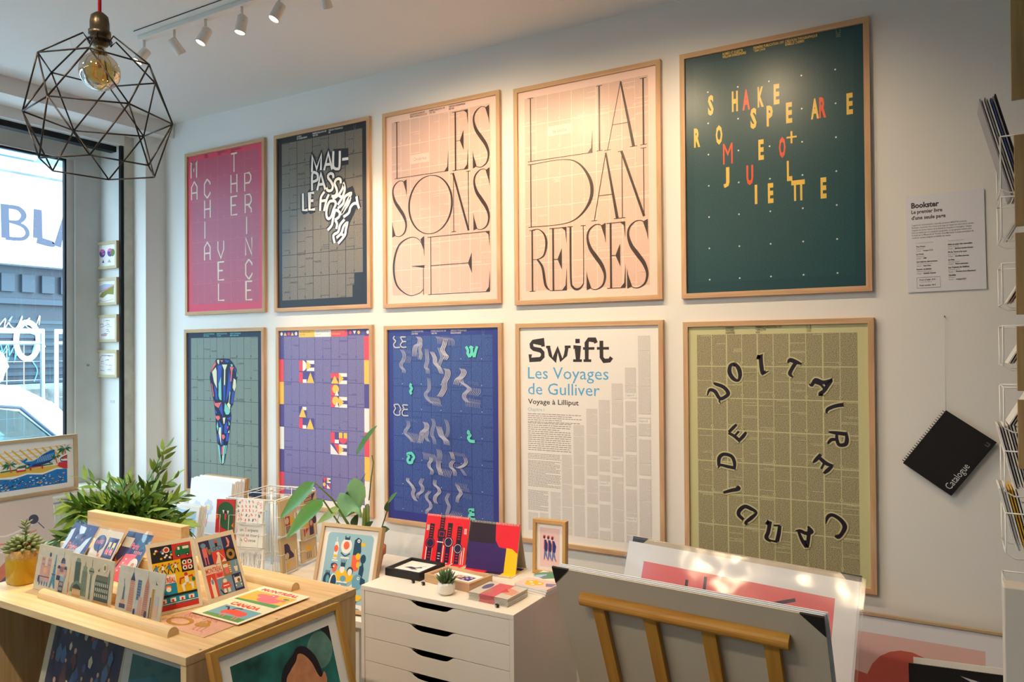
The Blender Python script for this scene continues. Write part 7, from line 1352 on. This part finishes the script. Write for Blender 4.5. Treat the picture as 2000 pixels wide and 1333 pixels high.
    for i, (x, y) in enumerate([(-1.785, 2.305), (-1.735, 2.302), (-1.362, 2.228)]):
        d = thing('price_cube', ['tiny black price cube with white digits beside the black frame', 'tiny black price cube with white digits beside the oak frame corner', 'tiny black price cube with white digits at the cabinet front right'][i], 'price cube', Matrix.Translation((x, y, Z)) @ Matrix.Rotation(-.5, 4, 'Z'), 'price cubes on the cabinet')
        MB().box(-.007, -.005, 0, .007, .005, .011, BLACKM).obj('cube', d, bevel=.001); a = Art(1.4, 1.1); a.tbox(['12', '15', '20'][i], .3, .3, 1.1, .9, WHITE, .02); a.obj('digits', d, frame_mx((0, -.0053, 0), (1, 0, 0), (0, 0, 1)))
on_cabinet()

# ------------------------------------------------------------------ print browser (V-shaped rack) in the right foreground
def browser():
    grey = mat('grey_board', (186, 168, 142), .75, .2, noise=.05, nscale=60)
    TL, TR = V3((-1.116, 2.166, .85)), V3((-.288, 2.098, .85)); x = (TR - TL).normalized(); nb = V3((0, 0, 1)).cross(x); W_ = (TR - TL).length; tl = math.radians(-22)
    up = V3((0, 0, 1)) * math.cos(tl) + nb * math.sin(tl)
    H_ = .50; Mf = frame_mx((TL + TR) / 2 - up * H_, x, up)                # local z faces the camera
    def portfolio(lab, M, W, H, th=.004):
        t = thing('board_portfolio', lab, 'portfolio', M, 'grey boards in the print browser'); MB().box(-W / 2, 0, -th, W / 2, H, 0, grey).obj('board', t)
        for s in (-1, 1):
            c = MB(); pts = [(s * W / 2, H), (s * (W / 2 - .062), H), (s * W / 2, H - .062)]; c.prism(pts if s > 0 else pts[::-1], th + .003, BLACKM, None, -th - .0015); c.prism([(s * W / 2, H + .001), (s * (W / 2 - .062), H + .001), (s * (W / 2 - .062), H), (s * W / 2, H)][::(-1 if s > 0 else 1)], th + .003, BLACKM, None, -th - .0015); c.obj('corner_protector', t)
    portfolio('grey board with black corners leaning towards the camera at the front of the browser', Mf, W_, H_)
    r = random.Random(5)
    for k in range(3):
        M = Mf @ Matrix.Translation((.006 * k, .002, -.010 - .004 * k)); tag(MB().box(-W_ / 2 + .012, 0, -.002, W_ / 2 - .006, H_ - .004 + .003 * k, 0, mat('pale_print', (236, 238, 242), .6)).obj('browser_print', None, M), 'white print filed behind the front grey board of the print browser', 'print', 'prints filed behind the front grey board')
    # back side
    BL, BR = V3((-1.045, 2.652, .842)), V3((-.228, 2.520, .842)); xb = (BR - BL).normalized(); nbb = V3((0, 0, 1)).cross(xb); tb = math.radians(20); ub = V3((0, 0, 1)) * math.cos(tb) + nbb * math.sin(tb)
    Mb = frame_mx((BL + BR) / 2 - ub * .495, xb, ub)
    portfolio('grey board with black corners at the back of the browser behind the pink print', Mb @ Matrix.Translation((0, 0, -.012)), .800, .507)
    w, h = 81.0, 49.0; a = Art(w, h); a.rect(0, 0, w, h, mat('pale_print', (236, 238, 242), .6)); P = ink(234, 118, 120); K = ink(70, 62, 78); a.rect(7.2, 6.2, w - 7.2, h - 6, P)
    for p in ([(14, 13.6), (17, 20)], [(24.8, 9.6), (25.2, 24)], [(31.4, 7.4), (32, 24)], [(45.5, 15.2), (62, 9)], [(52, 22), (50, 30)]): a.stroke(p, 1.1, K, 0)
    t = card('art_print', 'large pink abstract print in a shiny clear sleeve at the back of the browser', 'print', Mb @ Matrix.Translation((0, -.002, .002)), a, .81, .49, .002, None, None)
    s = MB(); n = 22; vs = []; fs = []; rr = random.Random(3)
    for i in range(n + 1):
        for j in range(n + 1): vs.append((-.417 + .834 * i / n, .504 * j / n, .0042 + .0010 * math.sin(i * .5 + j * .3) * math.sin(j * .4) + rr.uniform(0, .00008)))
    for i in range(n):
        for j in range(n): q = i * (n + 1) + j; fs.append((q, q + n + 1, q + n + 2, q + 1))
    s.add(vs, fs, clear('crinkled_film', (252, 252, 252), .09, .12, .22, 5), True); s.obj('clear_sleeve', t)
    seam = MB()
    for k in range(2): seam.tube([(.4005 + .0145 * k, .504 * q / 18, .006 + rr.uniform(-.0012, .0012)) for q in range(19)], .0016, clear('crinkled_film', (252, 252, 252)), 5)
    seam.tube([(-.417 + .834 * q / 26, .504, .005 + rr.uniform(-.0015, .0015)) for q in range(27)], .0018, clear('crinkled_film', (252, 252, 252)), 5); seam.obj('sleeve_seam', t)
    # beech rack
    t = thing('print_browser', 'amber wooden V-shaped print browser with rail and slats holding boards, right foreground', 'print browser', (-.70, 2.36, 0)); O = Matrix.Translation((.70, -2.36, 0))
    F = O @ Mf @ Matrix.Translation((0, 0, .001))
    rl = MB(); prof = [(0, 0)] + [(.030 * math.sin(q), .0215 - .0215 * math.cos(q)) for q in [i * math.pi / 10 for i in range(1, 10)]] + [(0, .043)]
    PRo = frame_mx((-.322, H_ - .118, 0), (0, 0, 1), (0, 1, 0)); rl.prism(prof, -.644, amber('x'), F @ PRo); rl.obj('top_rail', t, bevel=.001)
    for xx in (-.262, -.088, .094, .272): MB().box(xx - .021, .0, .001, xx + .021, H_ - .112, .019, amber('y')).obj('slat', t, F, bevel=.0015)
    MB().box(-.322, -.03, .001, .322, .02, .028, amber('x')).obj('bottom_rail', t, F)
    Bk = O @ Mb @ Matrix.Translation((0, 0, -.018))
    for xx in (-.27, -.09, .09, .27): MB().box(xx - .021, -.02, -.019, xx + .021, .40, -.001, amber('y')).obj('slat', t, Bk)
    MB().box(-.322, .38, -.03, .322, .42, -.0005, amber('x')).obj('top_rail', t, Bk)
    for xx in (-.34, .34):
        p0 = F @ V3((xx * .98, -.02, .012)); p1 = Bk @ V3((xx * .98, -.02, -.012))
        MB().tube([p0, V3((p0.x, p0.y + .22, 0.012))], .014, amber('z'), 8).obj('leg', t); MB().tube([p1, V3((p1.x, p1.y - .22, 0.012))], .014, amber('z'), 8).obj('leg', t)
browser()

# ------------------------------------------------------------------ right edge: notice, hanging catalogue, wire rack, low prints
def notice():
    w, h = 24.4, 35.2; a = Art(w, h); a.rect(0, 0, w, h, mat('cool_white_paper', (226, 226, 234), .6)); K = ink(66, 64, 72); G = ink(128, 126, 136); L_ = ink(170, 170, 178)
    a.tbox('Bookster', 1.8, 2.6, 10.6, 4.7, K, .04); a.tbox('Le premier livre', 1.8, 5.3, 11.6, 7.1, K, .03); a.tbox("d'une seule page", 1.8, 7.4, 12.6, 9.3, K, .03)
    for i, s in enumerate(["L'agence de communication culturelle parisienne MAKSTIN présente", "Bookster, le premier livre d'une seule page sur lequel est imprimée la version", "intégrale de textes majeurs de la littérature française et étrangère. Chaque", "titre est réalisé par un.e graphiste typographe. La typographie utilisée pour", "le texte est Le Minuscule de Thomas Huot-Marchand, la seule permettant de", "combiner version intégrale et lisibilité des textes."]): a.text(s, 1.8, 11.1 + .92 * i, .82, G, .75, .02)
    a.text('En vente dans cette boutique', 3, 17.6, .6, L_, .8); a.text('En vente prochainement', 13.2, 17.6, .6, L_, .8)
    for x, y, rows in ((3, 19, [('The Prince', 'Machiavel', 'groupe CCC'), ('Le Horla', 'Maupassant', 'AMI'), ('Les Liaisons dangereuses', 'Choderlos de Laclos', 'Neo Neo'), ('Roméo et Juliette', 'William Shakespeare', 'Isabelle Chemin')]), (13.0, 19, [('Alice au pays des merveilles', 'Lewis Carroll', 'Jérémy Landes-Nones'), ('De la Terre à la Lune', 'Jules Verne', 'Aurélien Jeanney'), ('Le Nez', 'Nicolas Gogol', 'Pierre Jeanneau'), ('Les Voyages de Gulliver', 'Jonathan Swift', 'Thomas Huot-Marchand'), ('Candide', 'Voltaire', 'groupe CCC')])):
        for i, (p, q, d) in enumerate(rows): yy = y + 2.75 * i; a.text(p, x, yy, .78, K, .85, .03); a.text(q, x, yy + .75, .72, L_, .85); a.text('design : ', x, yy + 1.5, .72, L_, .85); a.text(d, x + 2.2, yy + 1.5, .72, K, .85, .03)
    a.stroke([(3, 30), (10.4, 30), (10.4, 33.8), (3, 33.8), (3, 30)], .1, G, 0); a.text('Poster à l\'unité : 39 €', 3.8, 31.1, .72, K, .8, .02); a.text('Format 70 x 100 cm', 3.8, 31.8, .6, L_, .8); a.text('Poster encadré : 95 €', 3.8, 33.1, .72, K, .8, .02)
    card('notice_sheet', 'white printed notice headed Bookster taped to the wall right of the dark green poster', 'notice', frame_mx((-.006, WY - .0035, 1.752), (1, 0, .012), (0, 0, 1)), a, w / 100, h / 100, .0015)
notice()
def catalogue():
    c = V3((-.007, WY - .004, 1.168)); X_ = V3((.755, 0, -.655)); ang = math.atan2(1.115 - 1.332, .136 + .010)
    # local x along the long side (upper left to lower right), y up the spiral edge towards the upper right
    P0, P1, P2, P3 = V3((-.150, 0, 1.128)), V3((-.012, 0, 1.325)), V3((.136, 0, 1.217)), V3((-.004, 0, 1.018))
    y = (P1 - P0).normalized(); x = V3((y.z, 0, -y.x)); w = .184; h = .2405
    t = thing('catalogue', 'black spiral bound catalogue hanging tilted on a thin thread from the wall', 'catalogue', frame_mx((P0.x + x.x * w / 2, WY - .012, P0.z + x.z * w / 2), x, y))
    MB().box(-w / 2 + .002, .002, .002, w / 2 - .001, h - .002, .009, WHITE).obj('pages', t); MB().box(-w / 2, 0, 0, w / 2, h, .0018, BLACKM).obj('back_cover', t); MB().box(-w / 2, 0, .0092, w / 2, h, .0108, BLACKM).obj('cover', t)
    a = Art(24, 18.4); a.text('Catalogue', 1.4, 17.0, 3.4, mat('cool_white_paper', (226, 226, 234), .6), .78, -.005); a.rect(21, 16, 21.4, 17.4, ink(90, 88, 92)); a.rect(22, 16, 22.4, 17.4, ink(90, 88, 92)); a.rect(21, 17, 22.4, 17.4, ink(90, 88, 92))
    a.obj('title_lettering', t, Matrix.Translation((0, h / 2, .011)) @ Matrix.Rotation(math.pi / 2, 4, 'Z') @ Matrix.Translation((0, -.092, 0)))
    s = MB()
    for k in range(24): yy = .008 + (h - .016) * k / 23; s.tube([(-w / 2 - .001 + .0075 * math.cos(q), yy, .005 + .0075 * math.sin(q)) for q in [i * math.pi / 4 for i in range(8)]], .0010, mat('dark_wire', (86, 84, 86), .3, .5, metal=.6), 5, closed=True)
    s.obj('spiral_binding', t)
    n = thing('nail', 'small nail in the wall from which the black catalogue hangs', 'nail', (-.013, WY, 1.659)); MB().tube([(0, 0, 0), (0, -.014, .002)], .002, mat('nickel_screw', (150, 150, 148), .3, .5, metal=.8), 8).obj('shank', n)
    tag(MB().tube([(-.013, WY - .010, 1.657), (-.0125, WY - .008, 1.325)], .0006, mat('clear_thread', (206, 206, 206), .4), 4).obj('hanging_thread'), 'thin pale thread holding the black catalogue on its nail', 'thread')
catalogue()

def wall_rack():
    # wire display on the right, seen from its left side
    t = thing('display_rack', 'white wire display rack at the right edge holding cards and brochures', 'display rack', (.30, 2.50, 0)); X0, Y0 = .125 - .30, 0
    m = MB()
    for dx, dy in ((.10, .14), (.10, -.14), (.42, .14), (.42, -.14)): m.tube([(X0 + dx, dy, 0), (X0 + dx, dy, 2.5)], .005, WIRE, 6)
    for z in (.05, .7, 1.4, 2.1, 2.49): m.tube([(X0 + .10, .14, z), (X0 + .10, -.14, z), (X0 + .42, -.14, z), (X0 + .42, .14, z)], .003, WIRE, 5, closed=True)
    m.obj('wire_frame', t); r = random.Random(4)
    Zs = [1.975, 1.845, 1.667, 1.500, 1.335, 1.165, 1.0, .80]
    for i, z in enumerate(Zs):
        h = .107 if i else .14; p = MB(); x = X0
        p.tube([(x, .08, z + h), (x, .08, z), (x + .02, .08, z - .012), (x + .10, .08, z - .012)], .0022, WIRE, 5); p.tube([(x, -.10, z + h), (x, -.10, z), (x + .02, -.10, z - .012), (x + .10, -.10, z - .012)], .0022, WIRE, 5)
        p.tube([(x, .08, z + h), (x, -.10, z + h), (x + .10, -.10, z + h), ], .0022, WIRE, 5); p.tube([(x, .08, z + h), (x + .10, .08, z + h)], .0022, WIRE, 5); p.tube([(x, .08, z), (x, -.10, z)], .0022, WIRE, 5)
        p.obj('pocket', t)
    def fan(z, n, h, th, cols, lab, grp, x0=.155, dx=.0062, leanx=-.25, wy=.15, y0=2.42, paper='card'):
        for k in range(n):
            q = MB().box(-th / 2, 0, 0, th / 2, wy, h * r.uniform(.96, 1.0), cols[k % len(cols)]).obj('brochure'); q.matrix_world = Matrix.Translation((x0 + dx * k, y0, z)) @ Matrix.Rotation(leanx, 4, 'Y'); tag(q, lab, paper, grp)
    W1 = mat('white_card', (236, 234, 228), .6); g1 = mat('grey_card', (160, 158, 160), .6); bk = mat('black_card', (36, 34, 40), .5); bl = mat('blue_card', (70, 88, 150), .6)
    fan(1.958, 7, .29, .0034, [g1, W1, g1, W1, bl, g1, bk], 'brochure in the fanned stack in the top pocket of the wire rack', 'brochures in the top rack pocket', .150)
    for z, lab, c in ((1.850, 'second', g1), (1.672, 'third', mat('rose_card', (170, 120, 120), .6)), (1.505, 'fourth', g1), (1.340, 'fifth', g1)): fan(z, 3, .135, .003, [W1, c, W1], 'card leaning rightwards in the %s pocket of the wire rack from the top' % lab, 'cards in the %s rack pocket' % lab, .138, .007, .5)
    fan(1.170, 7, .175, .0036, [W1, g1, W1], 'grey white card in the sixth pocket of the wire rack, beside the catalogue', 'cards in the sixth rack pocket', .150, .0068, -.22)
    fan(1.005, 7, .17, .0036, [W1, g1, W1, mat('amber_card', (214, 164, 48), .6), mat('amber_card', (214, 164, 48), .6), W1, W1], 'card in the seventh rack pocket, among white and amber ones', 'cards in the seventh rack pocket', .150, .0068, -.22)
    # kraft-wood boards facing the shop
    for i, (zt, zb) in enumerate([(2.55, 2.175), (2.085, 1.855), (1.838, 1.632), (1.602, 1.440), (1.418, 1.245)]):
        zt, zb = EYE + (zt - EYE) * 1.031, EYE + (zb - EYE) * 1.031; b = MB(); b.box(.1520 if i else .1480, 2.342, zb, .42, 2.3555, zt, ply('z')); tag(b.obj('wood_board', bevel=.001), ['uppermost plain plywood board at the right edge of the photo', 'second plywood board from the top at the right edge, beside the fanned brochures', 'third plywood board from the top at the right edge', 'fourth plywood board from the top at the right edge', 'lowest plywood board at the right edge, beside the black catalogue'][i], 'board', 'plywood boards at the right edge')
    bg = thing('paper_bag', 'white paper bag with a small violet mark at the lower right edge', 'bag', (.22, 2.24, .50)); m = MB(); m.box(-.112, -.05, 0, .12, .02, .466, mat('bag_paper', (214, 208, 196), .7, bump=.1, nscale=8)); m.obj('bag', bg, bevel=.003)
    a = Art(23, 20); a.rect(1, 12, 4.6, 13, ink(120, 112, 150)); a.rect(2.2, 13, 3.4, 20, ink(112, 98, 160)); a.stroke([(1, 12), (4.8, 12.4)], .5, ink(80, 76, 90), 0); a.obj('printed_mark', bg, frame_mx((0, -.0512, .06), (1, 0, 0), (0, 0, 1)))
    s = MB().box(.10, 2.17, 0, .5, 2.31, .50, WHITE); tag(s.obj('plinth', bevel=.003), 'white plinth under the paper bag, below the photo edge', 'plinth')
wall_rack()

def low_prints():
    w, h = 92.0, 50.0; a = Art(w, h); a.rect(.5, .5, w - .5, h - .5, mat('cool_white_paper', (226, 226, 234), .6)); a.rect(8, 7.2, 75.6, 42, ink(226, 186, 182)); R = ink(198, 96, 84)
    a.ell(51.6, 25.6, 13.2, 14, R); a.poly([(0.5, 20), (30, 20.6), (62, 26), (62, 30), (30, 25), (0.5, 23.4)], R); a.poly([(39, 27), (64, 33), (62, 36), (52, 39.6), (41, 36)], ink(96, 44, 44))
    framed('framed_print', 'wide low print of a red disc on pale pink, leaning on the wall', 'framed print', lean_mx((-.66, 3.028, .076), (.26, 3.028, .076), 5), a, w / 100, h / 100, .011, .018, lambda ax: wood('pale_oak', (214, 190, 156), (186, 158, 124), ax), None, .006)
    s = MB().box(-.72, 2.90, 0, .34, 3.09, .075, WHITE); tag(s.obj('plinth'), 'long low plinth under the red disc print, below the photo edge', 'plinth')
    t = thing('board_portfolio', 'black portfolio leaning at the bottom right corner in front of the red disc print', 'portfolio', lean_mx((-.110, 2.62, .01), (.140, 2.655, .01), 6)); MB().box(-.13, 0, 0, .13, .552, .006, BLACKM).obj('cover', t); MB().box(-.128, .002, -.006, .128, .549, 0, WHITE).obj('sheets', t)
    a = Art(26, 55); a.poly([(14, 1.6), (20, 2.8), (17, 3)], ink(200, 200, 204)); a.obj('printed_mark', t, Matrix.Translation((0, 0, .0065)))
    b = MB().box(-.13, 0, 0, .14, .556, .003, WHITE).obj('art_print', None, lean_mx((-.096, 2.665, .01), (.150, 2.70, .01), 6)); tag(b, 'white print edge standing just behind the black portfolio at bottom right', 'print')
low_prints()
